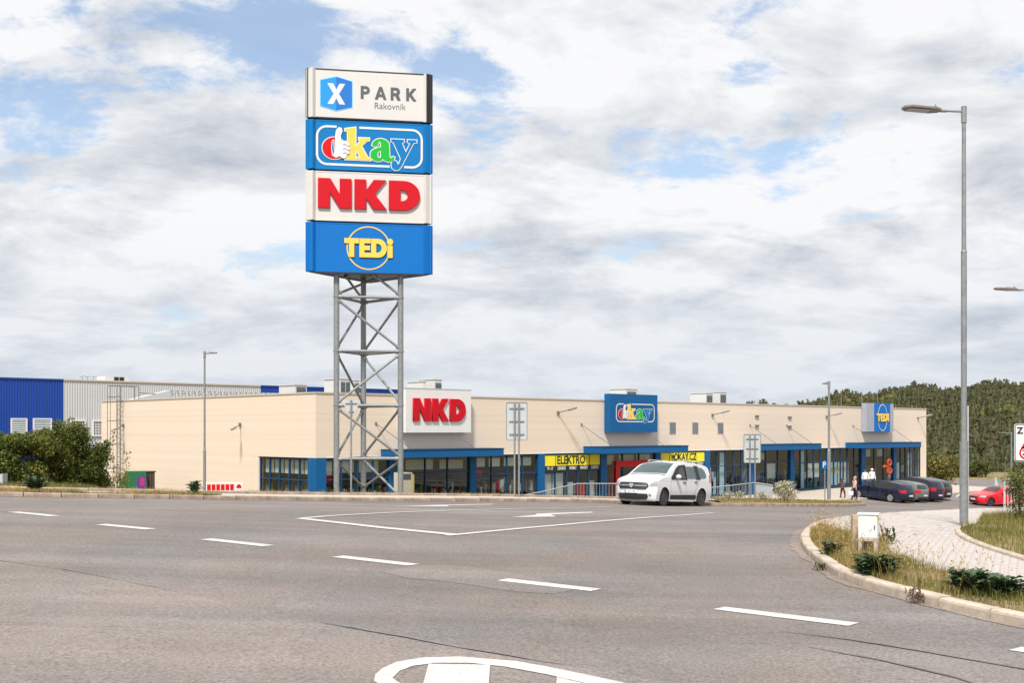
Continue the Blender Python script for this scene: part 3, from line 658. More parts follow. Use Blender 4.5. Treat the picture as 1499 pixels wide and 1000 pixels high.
def okay_sign(parent, m4, W, Hh):
    # W x Hh: the white rounded frame; its line breaks at the thumb and at the tail of the y
    r = 0.26*Hh; t = 0.028*Hh; z = 0.010
    def ln(name, pts):
        a = []; b = []
        for i, p in enumerate(pts):
            q0 = pts[max(0, i-1)]; q1 = pts[min(len(pts)-1, i+1)]; tx, ty = q1[0]-q0[0], q1[1]-q0[1]; l = math.hypot(tx, ty) or 1
            a.append((p[0]-ty/l*t, p[1]+tx/l*t)); b.append((p[0]+ty/l*t, p[1]-tx/l*t))
        put(curve_mesh(name, [a+b[::-1]], A['white'], 0.003), name, parent, m4@Matrix.Translation((0, 0, z)))
    x0, x1, y0, y1 = -W/2, W/2, -Hh/2, Hh/2
    ln('frame_line', [(x0+0.185*W, y1), (x0+r, y1)]+arc(x0+r, y1-r, r, r, 90, 180, 8)+arc(x0+r, y0+r, r, r, 180, 270, 8)+[(x0+0.69*W, y0)])
    ln('frame_line', [(x0+0.40*W, y1), (x1-r, y1)]+arc(x1-r, y1-r, r, r, 90, 0, 8)+arc(x1-r, y0+r, r, r, 0, -90, 8)+[(x0+0.83*W, y0)])
    ls = Hh*0.80; by = y0+0.14*Hh
    for g, fx, wx, mt in (('o', 0.050, 0.225, 'okred'), ('k', 0.265, 0.245, 'yellow'), ('a', 0.505, 0.235, 'green'), ('y', 0.705, 0.245, 'okayblue')):
        wd = max(p[0] for lp in OKL[g] for p in lp); lo = sc(OKL[g], W*wx/wd, ls, x0+fx*W, by)
        put(curve_mesh('letter_outline', lo, A['white'], 0.003, 0.022*Hh), 'letter_outline', parent, m4@Matrix.Translation((0, 0, z+0.006)))
        put(curve_mesh('letter', lo, A[mt], 0.004), 'letter', parent, m4@Matrix.Translation((0, 0, z+0.013)))
    # white thumbs-up glove between the first two letters
    hx, hy, hs = x0+0.150*W, by, ls
    hand = [(0.0, 0.10), (0.10, 0.36), (0.10, 0.80), (0.14, 0.98), (0.26, 1.08), (0.40, 1.06), (0.44, 0.95), (0.36, 0.80), (0.38, 0.64), (0.66, 0.62), (0.78, 0.54), (0.76, 0.44), (0.80, 0.36), (0.74, 0.28), (0.74, 0.20), (0.64, 0.14), (0.60, 0.06), (0.48, 0.02), (0.30, 0.10), (0.14, 0.04)]
    hl = [(x*0.165*W/0.8+hx, y*hs*0.98+hy) for x, y in hand]
    put(curve_mesh('thumb_outline', [hl], A['ink'], 0.003, 0.008*Hh), 'thumb_outline', parent, m4@Matrix.Translation((0, 0, z+0.022)))
    put(curve_mesh('thumb', [hl], A['white'], 0.003), 'thumb', parent, m4@Matrix.Translation((0, 0, z+0.029)))
    for yy in (0.19, 0.33, 0.47):
        ln_ = [(hx+(0.46+0.3*i/6)*0.165*W/0.8, hy+(yy+0.03*math.sin(i))*hs) for i in range(7)]
        a = [(x, y+0.008*Hh) for x, y in ln_]; b = [(x, y-0.008*Hh) for x, y in ln_]
        put(curve_mesh('finger_line', [a+b[::-1]], A['ink'], 0.002), 'finger_line', parent, m4@Matrix.Translation((0, 0, z+0.036)))

# ------------------------------------------------------------------ pylon sign
pyl = thing('pylon_sign', (-5.6, 47.0, 1.8), 0, 'tall three-legged lattice pylon carrying four stacked sign boxes', 'pylon sign')
def pl(v): return Vector(v)-Vector((-5.6, 47.0, 1.8))
ML, MR, MBk = (Vector((-7.02, 46.15, 0)), Vector((-4.50, 46.6, 0)), Vector((-6.22, 48.3, 0)))
ZB = CZ+6.25
for p in (ML, MR, MBk):
    mb = MB(); mb.tube(pl((p.x, p.y, 0.6)), pl((p.x, p.y, ZB+8.0)), 0.115, 16)
    for z in (1.95, 5.6, 7.78, 9.95): mb.tube(pl((p.x, p.y, z-0.03)), pl((p.x, p.y, z+0.03)), 0.135, 16)
    mb.build('mast', A['galv'], pyl, angle=40)
lv = [CZ+v for v in (-2.40, -1.15, 0.99, 3.18, 5.35, 6.30)]
def br(a, za, b, zb, r=0.052, m='galv'):
    p = Vector((a.x, a.y, za)); q = Vector((b.x, b.y, zb)); d = (q-p).normalized()
    MB().tube(pl(p+d*0.10), pl(q-d*0.10), r, 10).tube(pl(p+d*0.06), pl(p+d*0.22), r*1.5, 8).tube(pl(q-d*0.22), pl(q-d*0.06), r*1.5, 8).build('brace', A[m], pyl, angle=40)
for a, b in ((ML, MR), (ML, MBk), (MBk, MR)):
    for z in lv[1:5]: br(a, z, b, z, 0.06)
e = 0.09
br(MBk, lv[0], MR, lv[1]-e); br(ML, lv[1]-e, MBk, lv[0]); br(MBk, lv[1]-e, MR, lv[0]-0.3)
br(ML, lv[2]-e, MR, lv[1]+e); br(ML, lv[1]+e, MBk, lv[2]-e); br(MBk, lv[1]+e, MR, lv[2]-e)
br(ML, lv[2]+e, MR, lv[3]-e); br(ML, lv[3]-e, MBk, lv[2]+e); br(MBk, lv[3]-e, MR, lv[2]+e)
br(ML, lv[4]-e, MR, lv[3]+e); br(ML, lv[3]+e, MBk, lv[4]-e); br(MBk, lv[3]+e, MR, lv[4]-e)
br(ML, lv[4]+e, MBk+(MR-MBk)*0.4, lv[5]); br(ML+(MBk-ML)*0.3, lv[5], MBk, lv[4]+e); br(MR, lv[4]+e, ML+(MR-ML)*0.55, lv[5])
# the sign triangle: front face A-B, rear apex C
TA, TB = Vector((-8.20, 45.55, 0)), Vector((-3.14, 46.45, 0)); TCp = Vector((-6.10, 49.2, 0))
ex = (TB-TA).normalized(); cen = (TA+TB+TCp)/3
def face_frame(p, q, z):                                  # panel frame: x along the face, y up, z outwards
    t = (q-p).normalized(); nrm = t.cross(Vector((0, 0, 1))); o = (p+q)/2
    return Matrix(((t.x, 0, nrm.x, pl(o).x), (t.y, 0, nrm.y, pl(o).y), (t.z, 1, nrm.z, z-1.8), (0, 0, 0, 1)))
TH = 2.03
tiers = [('tedi', 'signblue'), ('nkd', 'signwhite'), ('okay', 'okayblue'), ('park', 'signwhite')]
core = MB()
tri = [(pl(cen+(p-cen)*0.80).x, pl(cen+(p-cen)*0.80).y) for p in (TA, TB, TCp)]
core.prism(tri, ZB-1.8+0.05, ZB-1.8+4*TH-0.05); core.build('inner_frame', A['black'], pyl)
for k in range(1, 4): pass
under = MB()
for p, q in ((TA, TB), (TB, TCp), (TCp, TA)):
    a = cen+(p-cen)*0.9; b = cen+(q-cen)*0.9; under.tube(pl((a.x, a.y, ZB+0.05)), pl((b.x, b.y, ZB+0.05)), 0.06, 6)
under.build('edge_rail', A['galv_dark'], pyl)
for ti, (kind, mt) in enumerate(tiers):
    zc_ = ZB+TH*ti+TH/2; hh = TH/2-0.045
    for fi, (p, q) in enumerate(((TA, TB), (TB, TCp), (TCp, TA))):
        w = (q-p).length; m4 = face_frame(p, q, zc_); hw = w/2-(0.12 if fi == 0 else 0.10)
        mb = MB(); mb.box(-hw, hw, -hh, hh, -0.34, -0.0, m4)
        o = mb.build('sign_box', A[mt], pyl)
        fr = MB()
        for x0, x1, y0, y1 in ((-hw-0.012, hw+0.012, hh-0.035, hh+0.012), (-hw-0.012, hw+0.012, -hh-0.012, -hh+0.035), (-hw-0.012, -hw+0.03, -hh+0.036, hh-0.036), (hw-0.03, hw+0.012, -hh+0.036, hh-0.036)):
            fr.box(x0, x1, y0, y1, -0.02, 0.010, m4)
        if kind == 'park': fr.build('frame', A['black'] if fi == 0 else A['ink'], o)
        else: fr.build('frame', A[mt], o)
        if fi == 1 and kind == 'park': MB().box(-hw-0.016, -hw-0.013, -hh, hh, -0.33, 0.0, m4).build('end_cap', A['black'], o)
        if fi != 0:
            continue
        if kind == 'nkd': nkd_letters(o, m4, 4.02, 1.16, -0.02, 0.10, 0.035)
        if kind == 'tedi': tedi_letters(o, m4, 1.90, 0.74, -0.05, 0.0, 0.012, 0.87)
        if kind == 'okay': okay_sign(o, m4@Matrix.Translation((0.0, -0.02, 0)), 4.15, 1.50)
        if kind == 'park':
            cx = -1.30
            cube = [(cx-0.64, 0.52), (cx-0.02, 0.68), (cx+0.60, 0.52), (cx+0.60, -0.50), (cx-0.02, -0.66), (cx-0.64, -0.50)]
            put(curve_mesh('emblem_edge', [cube], A['cube_edge'], 0.002, 0.035), 'emblem_edge', o, m4@Matrix.Translation((0, 0, 0.006)))
            put(curve_mesh('emblem_face', [[cube[0], cube[1], cube[4], cube[5]]], A['cube_l'], 0.002), 'emblem_face', o, m4@Matrix.Translation((0, 0, 0.012)))
            put(curve_mesh('emblem_face', [[cube[1], cube[2], cube[3], cube[4]]], A['cube_r'], 0.002), 'emblem_face', o, m4@Matrix.Translation((0, 0, 0.012)))
            put(curve_mesh('emblem_letter', sc(GL['X'][1], 0.76, 0.82, cx-0.02-0.35, -0.41), A['white'], 0.002), 'emblem_letter', o, m4@Matrix.Translation((0, 0, 0.018)))
            x = -0.36
            for g, wd in (('P', 0.72), ('A', 0.92), ('R', 0.78), ('q', 0.80)):
                put(curve_mesh('letter', sc(GL[g][1], 0.50, 0.50, x, -0.13), A['ink'], 0.008), 'letter', o, m4@Matrix.Translation((0, 0, 0.012))); x += {'P': 0.56, 'A': 0.63, 'R': 0.62, 'q': 0.5}[g]
            put(text_mesh('town_name', 'Rakovn\u00edk', 0.36, A['ink'], 0.002, -0.003, 1.0, 0.95), 'town_name', o, m4@Matrix.Translation((0.80, -0.40, 0.008)))

# ------------------------------------------------------------------ retail building
bld = thing('retail_building', C0, BROT, 'long low beige retail hall with blue storefront glazing and canopies', 'building')
wl = MB()
wl.box(0.10, BL-0.10, 0.10, BD-0.10, 5.9, 6.1)                                            # roof deck
wl.box(0.06, 0.25, 0.25, BD-0.06, HEAD+0.02, 6.3); wl.box(0.06, 0.25, ls_(380.5)+0.02, BD-0.06, 0.0, HEAD+0.019); wl.box(0.06, BL-0.06, BD-0.25, BD-0.06, 0.0, 6.3); wl.box(BL-0.25, BL-0.06, 0.06, BD-0.25, 0, 6.3)
wl.box(0.06, BL-0.25, 0.06, 0.25, HEAD+0.02, 6.3); 
wl.build('wall', A['inwall'], bld)
fl = MB(); fl.box(0.1, BL-0.1, 0.15, BD-0.1, -0.2, 0.03); fl.build('floor', A['floor'], bld)
iw = MB(); iw.box(0.3, BL-0.3, 6.0, 6.1, 0.03, 5.9)
for s in (fs_(690), fs_(884), fs_(1100)): iw.box(s-0.08, s+0.08, 0.3, 6.0, 0.03, 5.9)
iw.build('inner_wall', A['inwall'], bld)
def cladding(plane, a0, a1, z0, z1):
    mb = MB()
    if plane == 'front': mb.box(a0+0.002, a1-0.002, -0.05, 0.055, z0+0.001, z1-0.001)
    elif plane == 'left': mb.box(-0.05, 0.055, a0+0.002, a1-0.002, z0+0.001, z1-0.001)
    else: mb.box(BL-0.055, BL+0.05, a0+0.002, a1-0.002, z0+0.001, z1-0.001)
    return mb.build('cladding_panel', A['beige'], bld)
bays = [0.06]+[fs_(x) for x in (692, 880, 972, 1048, 1105, 1161, 1225, 1263, 1312)]+[BL-0.06]
zr = [HEAD+0.02, 4.30, 5.42, 6.44]
for a, b in zip(bays[:-1], bays[1:]):
    for z0, z1 in zip(zr[:-1], zr[1:]): cladding('front', a, b, z0, z1)
LW0, LW1 = ls_(452.5), ls_(380.5)
lb = [0.06, ls_(373), ls_(300), ls_(242), ls_(185), BD-0.06]
for i, (a, b) in enumerate(zip(lb[:-1], lb[1:])):
    for z0, z1 in zip([0.0, 1.06, 2.12]+zr[:-1], [1.06, 2.12]+zr):
        if i == 0 and z0 < HEAD-0.01: continue
        cladding('left', a, b, z0, z1)
mb = MB(); mb.box(-0.05, 0.055, LW1+0.02, ls_(373)-0.008, 0, HEAD+0.012); mb.build('cladding_panel', A['beige'], bld)
for z0, z1 in zip(zr[:-1], zr[1:]): cladding('right', 0.06, BD-0.06, z0, z1)
cladding('right', 0.06, BD-0.06, 0, HEAD+0.01)
mb = MB(); mb.box(-0.055, 0.058, -0.055, 0.058, HEAD+0.02, 6.44); mb.box(BL-0.058, BL+0.055, -0.055, 0.058, 0, 6.44); mb.box(-0.055, 0.058, BD-0.058, BD+0.05, 0, 6.44); mb.build('corner_trim', A['beige'], bld)
mb = MB(); mb.box(-0.09, BL+0.09, -0.09, 0.30, 6.445, BH); mb.box(-0.09, 0.30, 0.302, BD+0.09, 6.445, BH); mb.box(BL-0.3, BL+0.09, 0.302, BD+0.09, 6.445, BH); mb.build('parapet_cap', A['capmetal'], bld)
mb = MB(); mb.box(fs_(477), BL-0.30, -0.065, -0.052, HEAD+0.01, HEAD+0.07); mb.build('head_flashing', A['white'], bld)
pil = [(463.2, 477), (570, 590), (688, 697), (788, 797), (879, 888), (960, 967), (1032, 1039), (1098, 1104), (1157, 1163), (1261, 1267), (1308, 1312)]
for i, (a, b) in enumerate(pil):
    mb = MB(); s0 = fs_(a) if i else -0.06
    mb.box(s0, fs_(b), -0.07, 0.25, 0.0, HEAD+0.005)
    if i == 0: mb.box(-0.07, 0.25, 0.252, LW0, 0.0, HEAD+0.005)
    mb.build('pilaster', A['blue'], bld)
mb = MB(); mb.box(fs_(1348), BL-0.06, -0.045, 0.2, 0, HEAD+0.015); mb.build('end_wall', A['beige'], bld)
wbays = [(477, 570, 4, 0), (590, 688, 3, 1), (697, 788, 4, 0), (797, 879, 5, 2), (888, 960, 3, 1), (967, 1032, 5, 2), (1039, 1098, 5, 0), (1104, 1157, 3, 1), (1163, 1212, 5, 0), (1212, 1261, 5, 0), (1267, 1308, 3, 1), (1312, 1348, 5, 0)]
def glazing(org, ax, s0, s1, n, trans):
    # frame bars and panes of one window; org/ax pick the wall plane
    fr = MB(); fw = 0.055; zt = HEAD-0.03; y0, y1 = 0.02, 0.14
    def bx(a0, a1, z0, z1, d0=y0, d1=y1):
        if ax == 'x': fr.box(a0, a1, d0, d1, z0, z1)
        else: fr.box(d0, d1, a0, a1, z0, z1)
    bx(s0, s1, 0.0, 0.12); bx(s0, s1, zt-fw, zt); w = (s1-s0)/n
    for k_ in range(n+1):
        c = s0+w*k_; a0 = max(s0, c-fw/2); a1 = min(s1, c+fw/2); bx(a0, a1, 0.121, zt-fw-0.001)
    for k_ in range(n): bx(s0+w*k_+fw/2+0.001, s0+w*(k_+1)-fw/2-0.001, trans-fw/2, trans+fw/2, y0+0.004, y1-0.004)
    o = fr.build('window_frame', A['frameblue'], bld)
    for k_ in range(n):
        for z0, z1 in ((0.12, trans-fw/2), (trans+fw/2, zt-fw)):
            p = MB(); a0, a1 = s0+w*k_+fw/2, s0+w*(k_+1)-fw/2; j = random.uniform(-0.004, 0.004); q = random.uniform(-0.003, 0.003)
            if ax == 'x': vs = [(a0, 0.08+j, z0), (a1, 0.08+q, z0), (a1, 0.08-j, z1), (a0, 0.08-q, z1)]
            else: vs = [(0.08+j, a0, z0), (0.08+q, a1, z0), (0.08-j, a1, z1), (0.08-q, a0, z1)]
            p.add(vs, [(0, 1, 2, 3)]); p.build('pane', A['glass'], o)
    return o, w
for a, b, n, kd in wbays:
    s0, s1 = fs_(a), fs_(b); o, w = glazing(0, 'x', s0, s1, n, 2.28 if kd == 1 else 2.08)
    if kd == 2:
        for k_ in range(n):
            q = MB(); q.box(s0+w*k_+0.04, s0+w*(k_+1)-0.04, -0.005, 0.016, 2.44, 3.07); q.build('yellow_banner', A['banner'], bld)
            q = MB(); q.box(s0+w*k_+0.04, s0+w*(k_+1)-0.04, -0.005, 0.016, 2.12, 2.435); q.build('black_banner', A['black'], bld)
        wm = lambda s, z: Matrix(((1, 0, 0, s), (0, 0, -1, -0.011), (0, 1, 0, z), (0, 0, 0, 1)))
        words = ['TV - IT', 'LEDNICE', 'MOBILY', 'PRA\u010cKY', 'SU\u0160I\u010cKY']
        for k_, wd in enumerate(words):
            put(text_mesh('banner_word', wd, 0.24 if len(wd) < 8 else 0.21, A['white'], 0.001, 0.008, 1.0, 0.80*w/1.1), 'banner_word', bld, wm(s0+w*(k_+0.5), 2.275))
        if a == 797: put(text_mesh('banner_title', 'ELEKTRO', 0.70, A['black'], 0.001, 0.02, 1.0, 0.86), 'banner_title', bld, wm(s0+w*2.35, 2.755))
        else:
            put(text_mesh('banner_title', 'OKAY.CZ', 0.66, A['black'], 0.001, 0.02, 1.0, 0.86), 'banner_title', bld, wm(s0+w*2.75, 2.755))
            tr = [[(0, 0.36), (0.10, 0.36), (0.16, 0.12), (0.42, 0.12), (0.42, 0.09), (0.13, 0.09), (0.07, 0.33), (0, 0.33)], [(0.14, 0.31), (0.46, 0.31), (0.42, 0.16), (0.18, 0.16)], arc(0.20, 0.03, 0.035, 0.035, 0, 330, 10), arc(0.37, 0.03, 0.035, 0.035, 0, 330, 10)]
            put(curve_mesh('cart_symbol', sc(tr, 1.1, 1.2), A['black'], 0.001), 'cart_symbol', bld, wm(s0+w*1.12, 2.53))
glazing(0, 'y', LW0+0.01, LW1, 5, 2.05)
q = MB(); q.box(1.15, 1.2, LW0, LW1+1.5, 0.03, HEAD); q.build('dark_backdrop', M('backdrop_dark', (0.06, 0.085, 0.09), 0.8, var=0.1), bld)  # added dark wall, its colour stands for the dimness behind these panes
wv = (LW1-LW0)/5; bm_ = M('blind_fabric', (0.20, 0.21, 0.19), 0.8, var=0.1)
for k_ in range(5):
    for j_ in range(7 if k_ != 3 else 4):
        q = MB(); y = LW0+wv*k_+0.10+j_*(wv-0.2)/7; q.box(0.30, 0.31, y, y+(wv-0.2)/7*0.86, 0.14, 1.75); q.build('blind_slat', bm_, bld)
    q = MB(); q.box(0.34, 0.36, LW0+wv*k_+0.06, LW0+wv*(k_+1)-0.06, 2.35, 3.05); q.build('poster', A['board'], bld)  # pale panel stands for the reflection in the upper pane
# white door panels and posters behind the glass of the electrical shop
s0 = fs_(797); w5 = (fs_(879)-fs_(797))/5
for k_, (a, b, zt, mt) in enumerate(((0.06, 0.94, 1.95, 'inwall'), (1.06, 1.94, 1.98, 'inwall'), (2.2, 2.85, 1.4, 'white'), (3.1, 3.9, 1.3, 'okred'), (4.25, 4.8, 1.45, 'white'))):
    q = MB(); q.box(s0+w5*a, s0+w5*b, 0.30, 0.36, 0.05, zt); q.build('pane_board', A['board' if mt == 'inwall' else mt], bld)
for a, b, z0, z1, mt in ((1060, 1067, 0.1, 3.0, 'poster'), (1041, 1047, 0.5, 2.0, 'board'), (1051, 1056, 0.1, 1.3, 'board'), (1177, 1183, 0.1, 3.0, 'poster'), (1168, 1173, 2.3, 2.9, 'okred'), (1189, 1195, 0.9, 2.0, 'board'), (1198, 1205, 0.9, 2.0, 'board'), (1216, 1221, 0.2, 2.02, 'board'), (1223, 1231, 0.2, 2.02, 'poster'), (1233, 1239, 0.3, 2.02, 'board'), (1242, 1248, 0.3, 2.02, 'board'), (1110, 1126, 2.4, 2.9, 'board'), (1129, 1141, 1.0, 2.1, 'board'),
        (890, 905, 2.4, 3.0, 'board'), (912, 934, 2.4, 3.0, 'board'), (938, 958, 2.4, 3.0, 'board'), (600, 640, 2.45, 3.0, 'board'), (650, 684, 2.45, 2.95, 'board'), (700, 716, 2.5, 3.0, 'board'), (722, 738, 2.5, 3.0, 'board'), (744, 760, 2.5, 3.0, 'board'), (765, 784, 2.5, 3.0, 'board'), (702, 712, 1.95, 2.3, 'okred'), (480, 492, 2.3, 3.0, 'board'), (500, 524, 2.4, 3.0, 'board'), (532, 560, 2.4, 3.0, 'board'), (483, 491, 1.9, 2.25, 'okred'), (1318, 1324, 0.4, 1.8, 'board'), (1335, 1340, 0.4, 2.6, 'board'), (1272, 1280, 2.4, 3.0, 'board'), (1290, 1300, 2.4, 3.0, 'board')):  # pale boards high in the panes stand for reflected sky and asphalt
    q = MB(); q.box(fs_(a), fs_(b), 0.34, 0.37, z0, z1); o = q.build('pane_board', A[mt], bld)
    if a == 1223: put(text_mesh('poster_lettering', 'TEDi', 0.55, A['yellow'], 0.002, 0.03), 'poster_lettering', o, Matrix(((1, 0, 0, (fs_(1223)+fs_(1231))/2), (0, 0, -1, 0.337), (0, 1, 0, 1.35), (0, 0, 0, 1))))
# red portal in the entrance of the middle shop
q = MB(); s = fs_(902); q.box(s, s+0.35, -0.02, 0.9, 0.03, 2.25); q.box(s+3.1, s+3.45, -0.02, 0.9, 0.03, 2.25); q.box(s, s+3.45, -0.02, 0.9, 2.251, 2.62); q.build('portal', A['okred'], bld)
# canopies with tie rods
for a, b, zc_ in ((583, 738, 0), (880, 1008, 0), (1115, 1203, 0), (1262, 1349, 0)):
    s0 = fs_(a, -1.5); s1 = fs_(b, -1.5)
    q = MB(); q.box(s0, s1, -1.5, -0.06, 3.16, 3.54); o = q.build('canopy', A['blue'], bld)
    q = MB(); q.box(s0-0.02, s1+0.02, -1.53, -0.06, 3.545, 3.60); q.build('coping', A['frameblue'], o)
    q = MB(); q.box(s0+0.03, s1-0.03, -1.46, -0.08, 3.145, 3.158); q.build('soffit', A['ink'], o)
    for f in ((0.13, 0.72) if b-a > 100 else (0.25, 0.85)):
        sx = s0+(s1-s0)*f
        q = MB(); q.tube((sx-1.3, -0.06, 4.95), (sx+0.05, -1.40, 3.60), 0.018, 6); q.box(sx-1.36, sx-1.24, -0.09, -0.052, 4.88, 5.02); q.build('tie_rod', A['galv_dark'], o)
for x in (984, 1017, 1054):                               # wall grilles
    s = fs_(x); q = MB(); q.box(s-0.35, s+0.35, -0.075, -0.052, 4.35, 5.15); o = q.build('wall_grille', A['lightmetal'], bld)
    for k_ in range(6): q = MB(); z = 4.40+k_*0.125; q.add([(s-0.31, -0.078, z+0.09), (s+0.31, -0.078, z+0.09), (s+0.31, -0.10, z), (s-0.31, -0.10, z)], [(0, 1, 2, 3)]); q.build('slat', A['galv_dark'], o)
for x, z in ((1107, 5.55), (1107, 4.85), (1155, 5.5), (1155, 4.8)):
    s = fs_(x); q = MB(); q.box(s-0.2, s+0.2, -0.15, -0.052, z, z+0.14); q.build('wall_vent', A['galv_dark'], bld)
def walllamp(p, d, lab):
    r = thing('wall_lamp', Vector((C0+E1*p[0]+E2*p[1]).to_tuple()[:2]+(p[2],)), BROT, lab, 'wall lamp', 'floodlights on the beige walls')
    u = Vector(d).normalized(); q = MB(); q.box(-0.08, 0.08, -0.08, 0.08, -0.1, 0.1); q.tube((0, 0, 0), u*0.75, 0.03, 6); q.build('bracket', A['galv_dark'], r)
    q = MB(); q.tube(u*0.70, u*1.25, 0.075, 8, 0.06); q.build('lamp_head', A['galv'], r)
for x, lab in ((816, 'wall floodlight between the white and the blue fascia sign'), (1042, 'wall floodlight above the right-hand wall grille'), (1209, 'wall floodlight behind the slim lamp post by the flower bush'), (1343, 'wall floodlight nearest the far right end of the front')):
    walllamp((fs_(x), -0.06, 5.65), (0.45, -1, 0.28), lab)
walllamp((-0.06, ls_(354), 4.9), (-1, -0.75, -0.28), 'wall floodlight on the side wall left of the corner windows')
walllamp((-0.06, ls_(183), 4.9), (-1, -0.75, -0.28), 'wall floodlight beside the roof ladder on the side wall')

def fascia(px0, px1, py0, py1, yoff, depth, lab):
    s0, s1 = fs_(px0, -yoff), fs_(px1, -yoff); z1 = fz((px0+px1)/2, py0, -yoff); z0 = fz((px0+px1)/2, py1, -yoff)
    root = thing('fascia_sign', C0+E1*((s0+s1)/2)+E2*(-yoff)+Vector((0, 0, (z0+z1)/2)), BROT, lab, 'sign')
    return root, s1-s0, z1-z0, Matrix(((1, 0, 0, 0), (0, 0, -1, 0), (0, 1, 0, 0), (0, 0, 0, 1)))
root, w, h, m4 = fascia(594.5, 690, 570.5, 633.5, 0.55, 0.48, 'white box sign with red letters N K D over the first shop canopy')
q = MB(); q.box(-w/2, w/2, 0.0, 0.48, -h/2, h/2); o = q.build('sign_box', A['white'], root)
nkd_letters(o, m4, w*0.80, h*0.52, 0.0, 0.06, 0.035)
q = MB(); q.box(-w/2-0.02, w/2+0.02, -0.012, 0.5, h/2+0.002, h/2+0.05); q.build('top_trim', A['lightmetal'], root)
root, w, h, m4 = fascia(893.5, 963, 577.5, 633, 0.55, 0.48, 'blue box sign with multicoloured letters and a white thumb over the second canopy')
q = MB(); q.box(-w/2, w/2, 0.0, 0.48, -h/2, h/2); o = q.build('sign_box', A['blue'], root)
okay_sign(o, m4@Matrix.Translation((0.12, 0.02, 0)), w*0.80, h*0.46)
root, w, h, m4 = fascia(1269.5, 1309, 590.5, 632.5, 0.55, 0.48, 'blue box sign with yellow letters between grey side wings by the far entrance')
q = MB(); q.box(-w*0.22, w*0.36, 0.0, 0.48, -h/2, h/2); o = q.build('sign_box', A['signblue'], root)
tedi_letters(o, m4@Matrix.Translation((w*0.07, 0.0, 0)), w*0.44, h*0.27, 0, 0, 0.02, w*0.175, 1.42, True)
for a, b in ((-w/2, -w*0.223), (w*0.363, w/2)):
    q = MB(); q.box(a, b, 0.03, 0.46, -h/2+0.02, h/2-0.02); q.build('side_wing', M('wing_grey', (0.33, 0.36, 0.42), 0.4, var=0.05), root)

# roof equipment
def hvac(px, dep, wpx, zt, lab, louv=2, dark=True, hh=None):
    s = fs_(px, dep); p = C0+E1*s+E2*dep; wm_ = wpx/F*p.y; z0 = 6.1; 
    r = thing('air_handler', (p.x, p.y, z0), BROT, lab, 'roof unit', 'ventilation units on the flat roof')
    ztop = CZ+(HY-zt)/F*p.y-z0; q = MB(); q.box(-wm_/2, wm_/2, 0, 1.6, 0.15, ztop); q.box(-wm_/2-0.05, wm_/2+0.05, -0.05, 1.65, ztop+0.002, ztop+0.06); q.box(-wm_/2+0.1, wm_/2-0.1, 0.1, 1.5, 0, 0.148); q.build('casing', A['lightmetal'] if not dark else A['signwhite'], r)
    for k_ in range(louv):
        a = -wm_/2+wm_*(k_+0.12)/louv; b = -wm_/2+wm_*(k_+0.88)/louv
        q = MB(); q.box(a, b, -0.04, -0.002, ztop*0.35, ztop*0.88); o_ = q.build('louvre', A['ink'], r)
        n_l = 5
        for t in range(n_l):
            z = ztop*(0.38+0.5*t/n_l); q = MB(); q.box(a+0.03, b-0.03, -0.06, -0.042, z, z+0.05); q.build('blade', A['galv_dark'], o_)
hvac(441, 5, 20, 564, 'pale roof unit with a dark grille left of the lattice pylon', 1)
hvac(506, 6, 18, 555, 'pale roof unit seen through the legs of the pylon', 2)
hvac(523, 9, 9, 557, 'narrow roof unit just behind the legs of the pylon', 1)
hvac(622, 9, 5, 559, 'slim grey roof cowl above the white box sign', 0)
hvac(642, 9, 14, 556, 'square pale roof unit above the white box sign', 1)
hvac(925, 8, 26, 570, 'pale roof unit showing above the blue box sign', 1)
hvac(1039, 9, 17, 576, 'left unit of the pair with dark openings on the roof', 1)
hvac(1059, 9, 17, 574.5, 'right unit of the pair with dark openings on the roof', 1)
rods = [(1148, 590), (1131, 592), (1232, 575), (1262, 571), (1285, 570)]
for i, (x, yt) in enumerate(rods):
    p = C0+E1*fs_(x, 1)+E2*1; q = MB(); zt = CZ+(HY-yt)/F*p.y; q.tube((0, 0, 0), (0, 0, zt-6.1), 0.03, 6, 0.015); q.box(-0.12, 0.12, -0.12, 0.12, 0, 0.08)
    tag(q.build('lightning_rod', A['galv'], loc=(p.x, p.y, 6.1)), 'thin grey lightning rod standing on the flat roof edge', 'lightning rod', 'lightning rods on the roof')
# roof ladder on the side wall
sl = ls_(181); lp = C0+E2*sl
lad = thing('roof_ladder', (lp.x, lp.y, 0), BROT, 'steel ladder with a cage on the side wall above the bins', 'ladder')
for yy in (-0.25, 0.25): q = MB(); q.tube((-0.30, yy, 1.2), (-0.30, yy, 7.4), 0.032, 8); q.build('stile', A['galv_dark'], lad)
for k_ in range(19): q = MB(); q.tube((-0.30, -0.25, 1.4+k_*0.3), (-0.30, 0.25, 1.4+k_*0.3), 0.016, 6); q.build('rung', A['galv_dark'], lad)
for z in (2.2, 3.7, 5.2, 6.7, 7.4):
    q = MB(); pts = [Vector((-0.30-0.75*math.sin(R(a)), 0.42*math.cos(R(a))*-1, z)) for a in range(0, 181, 30)]; q.path(pts, 0.022, 6); q.build('cage_hoop', A['galv_dark'], lad)
for a in (60, 90, 120): q = MB(); x, y = -0.30-0.75*math.sin(R(a)), -0.42*math.cos(R(a)); q.tube((x, y, 2.2), (x, y, 7.4), 0.018, 6); q.build('cage_bar', A['galv_dark'], lad)
